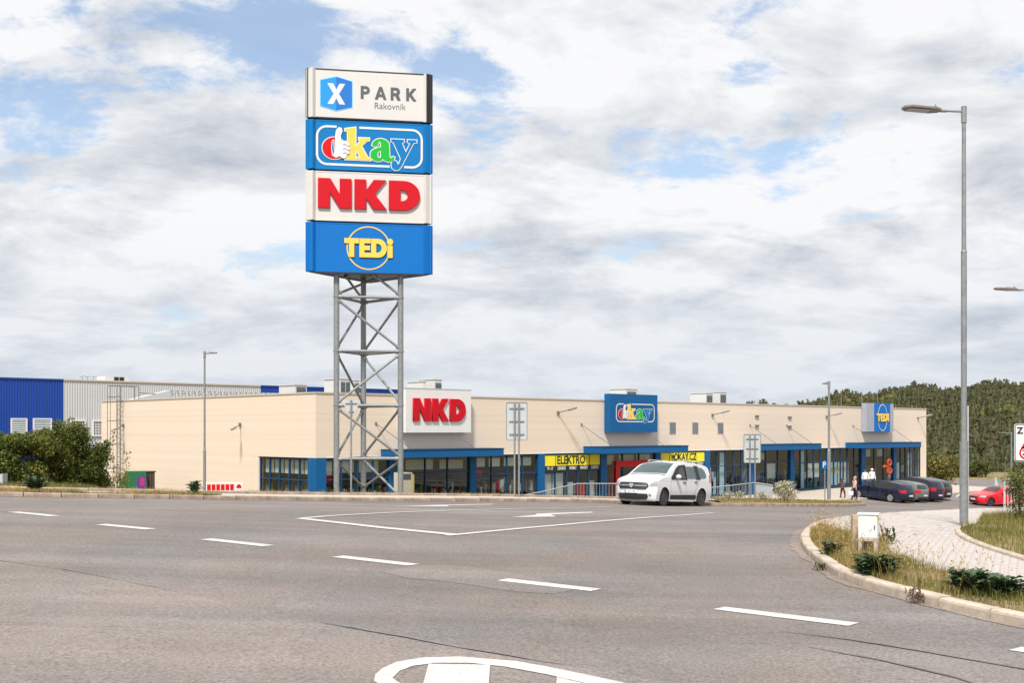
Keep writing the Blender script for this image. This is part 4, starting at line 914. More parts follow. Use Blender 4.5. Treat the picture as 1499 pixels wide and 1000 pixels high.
q = MB(); q.path([Vector((-0.3, -0.25, 7.4)), Vector((0.9, -0.3, 7.4)), Vector((0.9, -0.3, 6.1))], 0.03); q.path([Vector((-0.3, 0.25, 7.4)), Vector((0.9, 0.3, 7.4)), Vector((0.9, 0.3, 6.1))], 0.03); q.path([Vector((0.9, -0.3, 7.0)), Vector((1.6, -1.2, 6.9))], 0.03); q.build('handrail', A['galv_dark'], lad)

# ------------------------------------------------------------------ halls behind
def corr(x0, x1, z0, z1, y, pitch=0.30, dep=0.045):       # trapezoid sheeting facing -y
    mb = MB(); n = int((x1-x0)/pitch); vs = []; 
    for k_ in range(n):
        x = x0+(x1-x0)*k_/n; p = (x1-x0)/n
        for f, d in ((0.0, 0), (0.42, 0), (0.5, dep), (0.92, dep)): vs.append((x+p*f, y+d))
    vs.append((x1, y)); m_ = len(vs)
    mb.add([(a, b, z0) for a, b in vs]+[(a, b, z1) for a, b in vs], [(i, i+1, m_+i+1, m_+i) for i in range(m_-1)]); return mb
hd = Vector(((0-CX)/F*112, 112, 0)); hz = CZ+(HY-552.5)/F*112
hall = thing('industrial_hall', (hd.x, hd.y, 1.0), BROT, 'large blue and white corrugated hall behind the bushes on the left', 'building')
def hs_(px):
    a = (px-CX)/F; return (a*hd.y-hd.x)/(E1.x-a*E1.y)
HT = hz-1.0
for a, b, mt in ((-30.0, hs_(93.5), 'hallblue'), (hs_(93.5), hs_(382), 'hallwhite'), (hs_(382), hs_(640), 'hallblue')):
    q = corr(a, b, -3, HT-0.12, 0, 0.26, 0.05); q.build('sheet_wall', A[mt], hall)
    q = MB(); q.box(a, b-0.01, -0.08, 0.3, HT-0.12, HT+0.02); q.build('eaves_trim', A['capmetal'] if mt == 'hallwhite' else A[mt], hall)
q = MB(); q.box(-30, hs_(640), 0.2, 40, -3, HT-0.15); q.build('hall_body', A['hallwhite'], hall)
def hzp(px, py): d = (hd+E1*hs_(px)).y; return CZ+(HY-py)/F*d-1.0
for i, (x0, x1, y0, y1, kd) in enumerate(((18, 38, 614.5, 640, 1), (50.5, 74, 614.5, 637, 1), (82, 91, 624, 640, 0), (105, 124, 617, 636, 0), (137.5, 151, 617.5, 637, 0))):
    a, b = hs_(x0), hs_(x1); z1, z0 = hzp(x0, y0), hzp(x0, y1)
    q = MB(); t = 0.14
    for r_ in ((a-t, b+t, z1, z1+t), (a-t, b+t, z0-t, z0), (a-t, a, z0, z1), (b, b+t, z0, z1)): q.box(r_[0], r_[1], -0.12, -0.005, r_[2]+0.001, r_[3]-0.001)
    o = q.build('window', A['white'], hall)
    if kd:
        n_l = 9
        for k_ in range(n_l):
            z = z0+(z1-z0)*(k_+0.1)/n_l; q = MB(); q.add([(a, -0.02, z+(z1-z0)/n_l*0.95), (b, -0.02, z+(z1-z0)/n_l*0.95), (b, -0.10, z), (a, -0.10, z)], [(0, 1, 2, 3)]); q.build('shutter_slat', A['lightmetal'], o)
    else:
        q = MB(); q.box(a, b, -0.03, -0.006, z0, z1); q.build('pane', A['darkglass'], o)
        q = MB()
        for k_ in range(1, 6): x = a+(b-a)*k_/6; q.box(x-0.03, x+0.03, -0.06, -0.031, z0, z1)
        for k_ in range(1, 5): z = z0+(z1-z0)*k_/5; q.box(a, b, -0.066, -0.061, z-0.03, z+0.03)
        q.build('glazing_bar', A['white'], o)
# louvred unit and antennas on the hall roof
pq = hd+E1*hs_(181)+E2*1.0; wq = 17/F*pq.y
r = thing('roof_louvre', (pq.x, pq.y, hz-0.1), BROT, 'white roof box with two dark louvres above the ladder', 'roof unit')
q = MB(); q.box(-wq/2-0.9, wq/2+0.5, 0, 2, 0, 0.62); q.build('casing', A['signwhite'], r)
for a in (-1, 1): q = MB(); q.box(a*wq*0.24-wq*0.2, a*wq*0.24+wq*0.2, -0.04, -0.002, 0.10, 0.55); q.build('louvre', A['black'], r)
for x in (133, 141, 150):
    p = hd+E1*hs_(x)+E2*2; q = MB(); q.tube((0, 0, 0), (0, 0, 0.55), 0.03, 6); q.tube((-0.3, 0, 0.5), (0.35, 0, 0.62), 0.025, 6)
    tag(q.build('antenna', A['galv_dark'], loc=(p.x, p.y, hz-0.12)), 'small bent antenna on the white hall roof', 'antenna', 'antennas on the hall roof')
# lower annex roof seen over the side wall
ad = 96.0; ap = Vector(((250-CX)/F*ad, ad, 0)); az = CZ+(HY-571.5)/F*ad
ann = thing('annex_roof', (ap.x, ap.y, 1.0), BROT, 'low white lean-to annex rising just above the beige side wall', 'building')
def as_(px): a = (px-CX)/F; return (a*ap.y-ap.x)/(E1.x-a*E1.y)
q = corr(0, as_(470), -1, az-1.0, 0, 0.30, 0.05); q.build('sheet_wall', A['hallwhite'], ann)
q = MB(); q.box(0, as_(470), 0.1, 0.9, -1, az-1.02)
q.add([(as_(186), 0, az-1.95), (-0.01, 0, az-1.0), (-0.01, 0.9, az-1.0), (as_(186), 0.9, az-1.95), (as_(186), 0, -1), (-0.01, 0, -1), (-0.01, 0.9, -1), (as_(186), 0.9, -1)], [(0, 1, 2, 3), (4, 5, 1, 0), (7, 4, 0, 3), (6, 7, 3, 2)])
q.build('roof', A['hallwhite'], ann)
q = MB()
for k_ in range(int(as_(470)/0.5)): q.box(k_*0.5, k_*0.5+0.2, -0.09, -0.06, az-1.09, az-1.03)
q.build('gutter_bracket', A['galv_dark'], ann)['kind'] = 'stuff'
# ------------------------------------------------------------------ street lamps
def lamp(base, ztop, r0, r1, zsplit, arm, arm_len, head_len, label, parts=True, collar=False, rise=0.0):
    root = thing('street_lamp', base, 0, label, 'street lamp', 'street lamps along the roads'); h = ztop-base.z; zs = zsplit-base.z
    u = Vector(arm).normalized(); sc_ = max(0.75, r0/0.09)
    q = MB(); q.tube((0, 0, -0.1), (0, 0, zs), r0, 14); q.tube((0, 0, zs), (0, 0, zs+0.05), r0*1.08, 14, r1*1.05); q.box(-r0*1.02, -r0*0.6, -r0*0.4, r0*0.4, 0.6, 0.95) if parts else None
    q.build('lower_pole', A['galv'], root, angle=40)
    q = MB(); q.tube((0, 0, zs+0.051), (0, 0, h), r1, 14, r1*0.86); q.tube((0, 0, h-0.30), (0, 0, h+0.02), r1*1.2, 14); q.build('upper_pole', A['galv'], root, angle=40)
    a0 = Vector((0, 0, h-0.08)); a1 = a0+u*arm_len+Vector((0, 0, rise))
    q = MB(); q.tube(a0+u*r1, a1, 0.028*sc_, 10); q.tube(a1-u*0.06, a1+u*0.10, 0.04*sc_, 10); q.build('arm', A['galv'], root, angle=40)
    s = Vector((-u.y, u.x, 0)); m = Matrix(((u.x, s.x, 0, a1.x+u.x*0.08), (u.y, s.y, 0, a1.y+u.y*0.08), (0, 0, 1, a1.z), (0, 0, 0, 1)))
    m = m@Matrix.Rotation(R(-3), 4, 'Y')
    wd = 0.13*head_len/0.55; hl = head_len
    q = MB(); q.prism([(0, -wd*0.5), (hl*0.2, -wd), (hl*0.85, -wd), (hl, -wd*0.45), (hl, wd*0.45), (hl*0.85, wd), (hl*0.2, wd), (0, wd*0.5)], -0.024*sc_, 0.026*sc_, m)
    q.prism([(hl*0.05, -wd*0.3), (hl*0.5, -wd*0.4), (hl*0.5, wd*0.4), (hl*0.05, wd*0.3)], 0.036*sc_, 0.06*sc_, m)
    o = q.build('luminaire', A['lamphead'], root)
    q = MB(); q.add([m@Vector(p) for p in ((hl*0.02, -0.01, 0.03), (hl*0.14, -0.01, 0.12), (hl*0.14, 0.01, 0.12), (hl*0.02, 0.01, 0.03), (hl*0.12, -0.01, 0.03), (hl*0.12, 0.01, 0.03))], [(0, 1, 4), (3, 5, 2), (0, 3, 2, 1), (1, 2, 5, 4)]); q.build('sensor_fin', A['galv'], o)
    q = MB(); q.prism([(hl*0.3, -wd*0.7), (hl*0.9, -wd*0.6), (hl*0.9, wd*0.6), (hl*0.3, wd*0.7)], -0.045*sc_, -0.031*sc_, m); q.build('lens', A['lamp'], o)
    if collar: q = MB(); q.tube((0, 0, -0.05), (0, 0, 0.10), r0*1.3, 14); q.box(-0.32, 0.32, -0.32, 0.32, -0.12, 0.02); q.build('base_plate', A['kerb'], root)
    return root
p = at(1411.5, 769.5, 0.12); d = p.y
lamp(p, CZ+(HY-157)/F*d, 4.15/F*d, 3.3/F*d, CZ+(HY-369)/F*d, (-1, -0.12, 0), 0.42, 0.75, 'tall galvanised street lamp at the tip of the lawn on the right')
# its thicker foot section
q = MB(); q.tube((0, 0, 0), (0, 0, (769.5-646)/F*d), 6.1/F*d, 14); o = q.build('foot_sleeve', A['galv'], bpy.data.objects['street_lamp'], angle=40)
dd = 36.0; p = pd(1517, dd); lamp(p, CZ+(HY-421)/F*dd, 0.085, 0.06, p.z+2.6, (-1, -0.1, 0), 0.55, 0.72, 'street lamp whose head alone reaches in at the right edge, half way up')
dd = 54.0; p = pd(300, dd); p.z = 0.25; lamp(p, CZ+(HY-515)/F*dd, 0.066, 0.048, CZ+(HY-660)/F*dd, (1, -0.2, 0), 0.14, 0.40, 'street lamp standing in front of the beige side wall')
p = pd(1214, 55.0); lamp(p+Vector((0, 0, 0.13)), CZ+(HY-559)/F*55, 0.085, 0.055, CZ+(HY-660)/F*55, (-0.15, 1, 0), 0.15, 0.40, 'slim light street lamp on the kerb island beside the flower bush', collar=True)
dd = 118; p = pd(1481, dd); lamp(p, CZ+(HY-633)/F*dd, 0.10, 0.08, p.z+1.6, (-1, 0, 0.0), 0.5, 0.7, 'small far street lamp in front of the wooded hill')
dd = 46.0; p = pd(1417.5, dd); q = MB(); q.tube((0, 0, 0), (0, 0, CZ+(HY-594)/F*dd-p.z), 0.03, 8)
tag(q.build('marker_pole', A['lightmetal'], loc=p), 'thin pale pole just right of the tall lamp post', 'pole')

# ------------------------------------------------------------------ traffic signs
def rrect(w, h, r, n=5):
    return arc(w/2-r, h/2-r, r, r, 0, 90, n)+arc(-w/2+r, h/2-r, r, r, 90, 180, n)+arc(-w/2+r, -h/2+r, r, r, 180, 270, n)+arc(w/2-r, -h/2+r, r, r, 270, 360, n)
BACK = Matrix(((1, 0, 0, 0), (0, 0, -1, 0), (0, 1, 0, 0), (0, 0, 0, 1)))
def board_back(px, dd, py0, py1, pw, ybase_px, label, legx, z0=None):
    base = pd(px, dd); base.z = z0 if z0 is not None else base.z+0.1
    r = thing('road_sign', base, 0, label, 'road sign', 'road signs seen from behind'); k_ = dd/F
    zt = CZ+(HY-py0)*k_-base.z; zb = CZ+(HY-py1)*k_-base.z; w = pw*k_
    q = MB(); m = Matrix.Translation((0, -0.01, (zt+zb)/2))@Matrix.Rotation(R(90), 4, 'X'); q.prism(rrect(w, zt-zb, 0.07), -0.012, 0.012, m); o = q.build('board', A['lightmetal'], r)
    q = MB(); ou = rrect(w+0.01, zt-zb+0.01, 0.075); ii_ = rrect(w-0.05, zt-zb-0.05, 0.055); n = len(ou)
    vs = [m@Vector((x, y, 0.013)) for x, y in ou]+[m@Vector((x, y, 0.028)) for x, y in ou]+[m@Vector((x, y, 0.028)) for x, y in ii_]+[m@Vector((x, y, 0.013)) for x, y in ii_]
    q.add(vs, [(a*n+i, a*n+(i+1) % n, (a+1)*n+(i+1) % n, (a+1)*n+i) for a in range(3) for i in range(n)]); q.build('rim', A['galv'], o)
    for x in legx:
        q = MB(); q.tube((x*k_, -0.075, -0.9), (x*k_, -0.075, zt-0.10), 0.036, 10); q.tube((x*k_, -0.075, zt-0.10), (x*k_, -0.075, zt-0.06), 0.04, 10); q.build('post', A['galv'], r, angle=40)
    for f in (0.16, 0.5, 0.84):
        q = MB(); z = zb+(zt-zb)*f; q.box(-w*0.36, w*0.36, -0.06, -0.028, z-0.02, z+0.02); q.build('clamp_bar', A['galv'], r)
    return r
board_back(757, 44.5, 589, 645, 31, 723, 'grey back of a tall rounded road sign on twin posts, by the first shop', (-3.2, 3.2))
board_back(1101.5, 55, 636, 678, 25, 735, 'grey back of a road sign on twin posts by the railing and flowers', (-3.6, 3.8))
dd = 42.0; b = pd(514.8, dd); b.z += 0.1; k_ = dd/F
r = thing('road_sign', b, 0, 'grey back of a downward triangular road sign at the pylon legs', 'road sign', 'road signs seen from behind')
zt = CZ+(HY-586)*k_-b.z; tri_ = [(-0.33, 0.0), (-0.30, 0.045), (0.30, 0.045), (0.33, 0.0), (0.03, -0.57), (-0.03, -0.57)]
q = MB(); q.prism(tri_, -0.01, 0.01, Matrix.Translation((0, 0, zt-0.05))@Matrix.Rotation(R(90), 4, 'X')); q.build('board', A['lightmetal'], r)
q = MB(); q.tube((0, -0.05, -0.2), (0, -0.05, zt), 0.034, 10); q.build('post', A['galv'], r, angle=40)
for z in (zt-0.12, zt-0.42): q = MB(); q.box(-0.22 if z > zt-0.2 else -0.10, 0.22 if z > zt-0.2 else 0.10, -0.04, -0.011, z-0.02, z+0.02); q.build('clamp_bar', A['galv'], r)
# parking sign by the shops
dd = 62.0; b = pd(1208, dd); k_ = dd/F
r = thing('parking_sign', b, 0, 'narrow blue parking sign turned side-on before the shop windows', 'road sign')
zt = CZ+(HY-674)*k_-b.z; q = MB(); q.tube((0, 0, 0), (0, 0, zt), 0.03, 8); q.build('post', A['galv'], r, angle=40)
tm = Matrix.Translation((0, 0, zt-0.26))@Matrix.Rotation(R(-50), 4, 'Z')@BACK
q = MB(); q.prism(rrect(0.27, 0.44, 0.04), 0.035, 0.05, tm); o = q.build('board', A['signblue'], r)
put(text_mesh('letter', 'P', 0.42, A['white'], 0.002, 0.008), 'letter', o, tm@Matrix.Translation((0, 0, 0.054)))
# zone sign at the right edge of the picture
dd = 27.0; b = pd(1507, dd); k_ = dd/F
r = thing('zone_sign', b, 0, 'white zone sign with a 20 limit and warning triangle at the right edge', 'road sign')
zt = CZ+(HY-620.5)*k_-b.z; zb = CZ+(HY-676)*k_-b.z; w = 0.74; h = zt-zb
tm = Matrix.Translation((w/2-(1507-1485.3)*k_, 0, (zt+zb)/2))@BACK
q = MB(); q.prism(rrect(w, h, 0.06), -0.012, 0.0, tm); o = q.build('board', A['white'], r)
put(curve_mesh('border', [rrect(w-0.02, h-0.02, 0.055), rrect(w-0.055, h-0.055, 0.045)], A['black'], 0.001), 'border', o, tm@Matrix.Translation((0, 0, 0.003)))
put(text_mesh('lettering', 'Z\u00d3NA', 0.21, A['black'], 0.001, 0.008), 'lettering', o, tm@Matrix.Translation((0.0, h*0.31, 0.003)))
t_ = [(-0.20, -0.12), (0.20, -0.12), (0, 0.23)]; t2 = [(-0.135, -0.083), (0.135, -0.083), (0, 0.15)]
put(curve_mesh('warning_triangle', [t_, t2], A['red'], 0.001), 'warning_triangle', o, tm@Matrix.Translation((-0.02, -0.02, 0.003)))
fig = [arc(0.0, 0.07, 0.02, 0.02, 0, 330, 10), [(-0.02, 0.045), (0.02, 0.045), (0.03, 0.0), (0.06, -0.065), (0.035, -0.07), (0.005, -0.02), (-0.04, -0.07), (-0.065, -0.065), (-0.02, 0.0)]]
put(curve_mesh('walker_symbol', fig, A['black'], 0.001), 'walker_symbol', o, tm@Matrix.Translation((-0.02, -0.01, 0.003)))
put(curve_mesh('limit_ring', [arc(0, 0, 0.155, 0.155, 0, 352, 40), arc(0, 0, 0.115, 0.115, 0, 352, 40)], A['red'], 0.001), 'limit_ring', o, tm@Matrix.Translation((-0.10, -h*0.27, 0.003)))
put(text_mesh('limit_number', '20', 0.17, A['black'], 0.001, 0.004), 'limit_number', o, tm@Matrix.Translation((-0.10, -h*0.27, 0.003)))
q = MB(); q.tube((w/2-(1507-1485.3)*k_, 0.06, 0), (w/2-(1507-1485.3)*k_, 0.06, zt), 0.035, 10); q.build('post', A['galv'], r, angle=40)

# ------------------------------------------------------------------ railings
def railing(name, pts, hgt, label, pitch=0.13, mat='galv', posts=2.0, grp=None):
    root = thing(name, Vector(pts[0]), 0, label, 'railing', grp); o0 = Vector(pts[0])
    for a, b in zip(pts[:-1], pts[1:]):
        a = Vector(a)-o0; b = Vector(b)-o0; up = Vector((0, 0, hgt)); l = (b-a).length; n = max(1, round(l/posts))
        q = MB(); q.tube(a+up, b+up, 0.03, 8); q.build('top_rail', A[mat], root, angle=40)
        q = MB(); q.tube(a+up*0.12, b+up*0.12, 0.02, 6); q.build('bottom_rail', A[mat], root, angle=40)
        for k_ in range(n+1): c = a+(b-a)*(k_/n); q = MB(); q.tube(c-Vector((0, 0, 0.5)), c+up, 0.032, 8); q.build('post', A[mat], root, angle=40)
        m_ = max(1, int(l/pitch))
        me = None
        for k_ in range(1, m_):
            c = a+(b-a)*(k_/m_)
            if me is None:
                q = MB(); z = hgt*0.12; q.tube((0, 0, z), (0, 0, hgt-0.02), 0.014, 5); me = q.mesh('bar', A[mat])
            o = bpy.data.objects.new('bar', me); col.objects.link(o); o.parent = root; o.location = c
    return root
def P3(px, dd, py): return Vector(((px-CX)/F*dd, dd, CZ+(HY-py)/F*dd))
railing('railing', [P3(752, 57, 759), P3(791, 57, 752), P3(846, 57, 739.5), P3(906, 57, 739.5)], 1.05, 'grey railing with a sloping left end beside the white car', 0.15)
railing('railing', [P3(1033, 58, 745.5), P3(1105, 58, 737)], 1.03, 'grey railing rising towards the twin-post sign', 0.15)
railing('railing', [P3(1106, 58, 737), P3(1131, 59.5, 740)], 1.03, 'short closely barred railing end beside the white flowers', 0.055, 'lightmetal')
fp = pd(1471, 35); fp2 = pd(1560, 38); fp3 = pd(1475, 46)
railing('railing', [fp, fp2], 1.0, 'grey metal railing behind the bush at the right edge', 0.22, 'lightmetal', 1.6)
# guide plates at the far kerb
for px, dd, lab in ((1457, 120, 'left of two pale upright marker plates by the far road'), (1477, 112, 'right pale upright marker plate beside the far lamp')):
    b = pd(px, dd); k_ = dd/F; q = MB(); q.prism([(-0.05, 0), (0.42, 0), (0.12, 1.05), (-0.05, 1.15)], -0.05, 0.05, BACK); tag(q.build('marker_plate', A['lightmetal'], loc=b), lab, 'marker')

# ------------------------------------------------------------------ distribution cabinet in the planting bed
p = at(1272, 808, 0.10); k_ = p.y/F
cab = thing('utility_cabinet', p, R(-24), 'small white utility cabinet on a stand in the dry grass bed', 'cabinet')
W1 = 0.27; D1 = 0.20; zc0 = (808-789)*k_; zc1 = (808-753.5)*k_
q = MB(); q.box(-W1/2, W1/2, -D1/2, D1/2, zc0, zc1); q.build('body', A['white'], cab)
q = MB(); q.box(-W1/2-0.015, W1/2+0.02, -D1/2-0.02, D1/2+0.02, zc1+0.001, zc1+0.022); q.build('lid', A['white'], cab)
q = MB(); q.box(-W1/2+0.012, W1/2-0.012, -D1/2-0.008, -D1/2-0.001, zc0+0.02, zc1-0.015); o = q.build('door', A['white'], cab); q = MB(); q.box(W1/2-0.045, W1/2-0.03, -D1/2-0.018, -D1/2-0.009, (zc0+zc1)/2-0.03, (zc0+zc1)/2+0.03); q.build('handle', A['ink'], o)
q = MB(); q.box(W1/2+0.001, W1/2+0.004, -0.05, 0.03, zc1-0.10, zc1-0.02); q.build('warning_sticker', A['banner'], cab)
q = MB()
for x in (-W1/2, W1/2-0.05): q.box(x, x+0.05, -D1/2, D1/2, -0.12, zc0-0.031)
q.box(-W1/2, W1/2, -D1/2, D1/2, zc0-0.03, zc0-0.001); q.box(-W1/2+0.051, W1/2-0.051, D1/2-0.03, D1/2, -0.12, zc0-0.031); q.build('stand', A['kerb'], cab)
pp = at(1252.5, 804, 0.10); q = MB(); q.box(-0.052, 0.052, -0.052, 0.052, -0.1, (800-750)*pp.y/F)
tag(q.build('boundary_post', A['wood'], loc=pp), 'sandstone coloured square post behind the white cabinet', 'post')

# ------------------------------------------------------------------ small things along the side wall
def bloc(px, dd, z): return Vector(((px-CX)/F*dd, dd, z))
dd = 66.0; k_ = dd/F; b = bloc(199, dd, 0.6)
r = thing('recycling_bin', b, R(20), 'green recycling container with a domed shoulder and purple sticker', 'bin')
zt = CZ+(HY-690)*k_-b.z
q = MB(); q.prism([(-0.95, -0.8), (-0.95, zt*0.3), (-0.55, zt), (0.55, zt), (0.62, zt*0.3), (0.62, -0.8)], -0.5, 0.5, BACK); q.build('body', M('bin_green', (0.01, 0.13, 0.05), 0.5, var=0.1), r)
q = MB(); q.box(0.05, 0.5, -0.512, -0.502, zt*0.35, zt*0.82); o = q.build('sticker', M('purple', (0.12, 0.02, 0.28), 0.5, var=0.05), r)
q = MB(); q.box(0.22, 0.47, -0.518, -0.513, zt*0.5, zt*0.78); q.build('sticker_patch', M('magenta', (0.35, 0.03, 0.16), 0.5, var=0.05), o)
put(text_mesh('lettering', 'PAPIR', 0.26, A['white'], 0.002, 0.006), 'lettering', r, Matrix(((1, 0, 0, -0.3), (0, 0, -1, -0.512), (0, 1, 0, -0.32), (0, 0, 0, 1)))) if False else None
b = bloc(217, dd+0.5, 0.6)
r = thing('waste_bin', b, R(20), 'dark brown ribbed waste container beside the green one', 'bin'); zt = CZ+(HY-690.5)*k_-b.z
q = MB(); q.box(-0.42, 0.36, -0.4, 0.4, -0.8, zt-0.06); q.build('body', M('bin_brown', (0.055, 0.03, 0.025), 0.6, var=0.1), r)
for k2 in range(5): q = MB(); x = -0.40+k2*0.16; q.box(x, x+0.08, -0.44, -0.401, -0.8, zt-0.08); q.build('rib', M('bin_rib', (0.075, 0.042, 0.035), 0.6, var=0.1), r)
q = MB(); q.box(-0.50, 0.42, -0.46, 0.46, zt-0.059, zt); q.build('lid', A['black'], r)
dd = 53; k_ = dd/F; b = bloc(330, dd, 0.9)
r = thing('trolley_barrier', b, R(12), 'low white barrier with a row of red panels against the beige wall', 'barrier'); zt = CZ+(HY-706)*k_-b.z
q = MB(); q.box(-0.85, 0.80, -0.05, 0.05, -1.0, zt); q.build('board', A['white'], r)
for k2 in range(6): q = MB(); x = -0.80+k2*0.205; q.box(x, x+0.165, -0.062, -0.051, zt-0.37, zt-0.10); q.build('red_panel', A['okred'], r)
q = MB(); q.prism(arc(0.62, zt-0.28, 0.12, 0.18, 0, 180, 8), 0.051, 0.062, BACK); q.build('red_panel', A['okred'], r)
dd = 58.5; k_ = dd/F; b = bloc(592, dd, 0.3)
r = thing('parcel_cabinet', b, BROT, 'cream coloured upright cabinet by the right leg of the pylon', 'cabinet'); zt = CZ+(HY-692)*k_-b.z
q = MB(); q.box(-0.42, 0.30, -0.3, 0.3, -0.3, zt); q.build('body', M('cream', (0.62, 0.56, 0.44), 0.5, var=0.05), r)
q = MB(); q.box(0.301, 0.42, -0.3, 0.3, -0.3, zt-0.1); q.build('side_panel', M('ochre', (0.62, 0.50, 0.16), 0.5, var=0.05), r)
q = MB(); q.box(-0.32, 0.20, -0.31, -0.301, zt-0.36, zt-0.06); q.build('hatch', A['ink'], r)
dd = 40; p = pd(2, dd); q = MB(); q.prism([(-0.5, -0.2), (-0.5, 0.22), (0.14, 0.38), (0.14, -0.2)], -0.2, 0.2, BACK)
tag(q.build('junction_box', A['lightmetal'], loc=p+Vector((0, 0, 0.1))), 'pale grey metal box at the left picture edge by the bushes', 'box')

# things behind the shop windows
BOX = MB().box(-0.5, 0.5, -0.5, 0.5, 0, 1).mesh('goods', A['ink'])
BOXES = {}
def rack(s, y, w, h, lab, cols):
    p = C0+E1*s+E2*y; r = thing('goods_rack', (p.x, p.y, 0.03), BROT, lab, 'shop rack', 'goods racks seen through the shop windows')
    q = MB()
    for x in (-w/2, w/2): q.box(x-0.02, x+0.02, -0.25, 0.25, 0, h)
    q.box(-w/2, w/2, -0.02, 0.02, h-0.05, h); q.box(-w/2, w/2, -0.25, 0.25, 0.1, 0.13); q.build('rack_frame', A['galv_dark'], r)
    for lvl, hh in ((0.14, h*0.40), (h*0.52, h*0.42)):
        x = -w/2+0.06
        while x < w/2-0.1:
            ww = random.choice((0.06, 0.09, 0.14, 0.22)); c = random.choice(cols)
            if c not in BOXES: BOXES[c] = MB().box(-0.5, 0.5, -0.5, 0.5, 0, 1).mesh('goods', A[c])
            if random.random() < 0.85:
                o = bpy.data.objects.new('goods', BOXES[c]); col.objects.link(o); o.parent = r
                o.location = (x+ww/2, random.uniform(-0.08, 0.08), lvl); o.scale = (ww*0.9, random.uniform(0.25, 0.42), hh*random.uniform(0.5, 1.0)); o.rotation_euler = (0, random.uniform(-0.06, 0.06), random.uniform(-0.2, 0.2))
            x += ww
cl = ['cloth_a', 'cloth_b', 'cloth_c', 'ink', 'black', 'cloth_a', 'cloth_b', 'board', 'red', 'signblue', 'black', 'wood', 'white', 'green']
labs = [(484, 'behind the first window after the blue corner pillar'), (505, 'behind the left leg of the pylon'), (530, 'behind the back leg of the pylon'), (555, 'behind the window just left of the first canopy'), (603, 'at the left end under the first canopy'), (630, 'under the middle of the first canopy'), (660, 'under the first canopy right of its middle'), (682, 'at the right pillar of the first canopy'), (704, 'behind the dark bicycle by the window'), (727, 'behind the bicycle with the red frame'), (750, 'directly behind the tall twin-post sign'), (775, 'behind the bicycle with the grey frame'), (930, 'behind the red portal of the middle shop'), (1050, 'in the window right of the second yellow banner'), (1078, 'in the window just left of the rear twin-post sign'), (1112, 'left inside the entrance under the third canopy'), (1138, 'right inside the entrance under the third canopy'), (1170, 'behind the window left of the slim lamp'), (1192, 'behind the window next left of the parking sign'), (1240, 'behind the window right of the pale blue poster'), (1285, 'inside the far entrance under the last canopy'), (1322, 'behind the last windows, on the left'), (1338, 'behind the last windows, on the right')]
for i, (x, l) in enumerate(labs): rack(fs_(x), 0.62+0.16*(i % 3), 2.1, 1.55+0.25*(i % 2), 'rack of mixed goods '+l, cl)
# bicycles at the stands before the first shop
def bicycle(px, yoff, rot, label, mt):
    p = C0+E1*fs_(px, yoff)+E2*yoff; r = thing('bicycle', (p.x, p.y, 0.03), BROT+R(rot), label, 'bicycle', 'bicycles before the first shop')
    for x in (-0.52, 0.52):
        q = MB(); pts = [Vector((x+0.33*math.cos(R(a)), 0, 0.34+0.33*math.sin(R(a)))) for a in range(0, 361, 20)]; q.path(pts, 0.02, 5); o = q.build('wheel', A['rubber'], r)
        q = MB()
        for a in range(0, 180, 30): q.tube((x+0.31*math.cos(R(a)), 0, 0.34+0.31*math.sin(R(a))), (x-0.31*math.cos(R(a)), 0, 0.34-0.31*math.sin(R(a))), 0.004, 3)
        q.build('spokes', A['galv'], o)
    q = MB(); bb, st, hd_ = Vector((-0.05, 0, 0.32)), Vector((-0.2, 0, 0.80)), Vector((0.36, 0, 0.86))
    for a, b in ((bb, st), (bb, hd_), (st, hd_), (Vector((-0.52, 0, 0.34)), bb), (Vector((-0.52, 0, 0.34)), st), (hd_, Vector((0.52, 0, 0.34)))): q.tube(a, b, 0.018, 6)
    q.build('frame', A[mt], r)
    q = MB(); q.prism([(-0.13, -0.07), (0.13, -0.02), (0.13, 0.02), (-0.13, 0.07)], 0, 0.05, Matrix.Translation((-0.22, 0, 0.90))); q.tube(st, (-0.22, 0, 0.90), 0.014, 6); q.build('saddle', A['black'], r)
    q = MB(); q.tube(hd_, (0.33, 0, 0.99), 0.014, 6); q.path([Vector((0.28, -0.28, 1.02)), Vector((0.34, -0.1, 1.0)), Vector((0.34, 0.1, 1.0)), Vector((0.28, 0.28, 1.02))], 0.013); q.build('handlebar', A['galv_dark'], r)
for px, rot, lab, mt in ((703, 70, 'bicycle with a dark frame left of the tall twin-post sign', 'ink'), (728, 80, 'bicycle with a red frame close to the left post of the twin-post sign', 'okred'), (779, 62, 'bicycle with a grey frame right of the tall twin-post sign', 'galv')): bicycle(px, -1.6, rot, lab, mt)
# red-orange display by the far entrance
b = C0+E1*fs_(1300, -1.2)+E2*-1.2; b.z = 0.12
r = thing('promotional_figure', b, BROT, 'red-orange display figure with a ring-shaped top by the far entrance', 'display')
orr = M('orange_red', (0.42, 0.055, 0.012), 0.5, var=0.3, vs=3)
q = MB(); q.path([Vector((0.25+0.27*math.cos(R(a)), 0, 1.78+0.25*math.sin(R(a)))) for a in range(0, 361, 20)], 0.10, 8); q.build('ring_top', orr, r, smooth=True)
q = MB(); q.path([Vector((0.05, 0, 1.38)), Vector((-0.25, 0, 1.50)), Vector((-0.62, 0, 1.48))], 0.11, 8); q.ball((-0.62, 0, 1.48), 0.14, 0.12, 0.14); q.build('arm', orr, r, smooth=True)
q = MB(); q.path([Vector((0.22+0.36*math.cos(R(a)), 0, 1.12+0.2*math.sin(R(a)))) for a in range(0, 361, 20)], 0.12, 8); q.ball((0.2, 0, 1.1), 0.3, 0.1, 0.14); q.build('body_ring', orr, r, smooth=True)
q = MB(); q.ball((0.2, 0, 0.62), 0.2, 0.16, 0.3); q.build('foot', A['ink'], r, smooth=True)
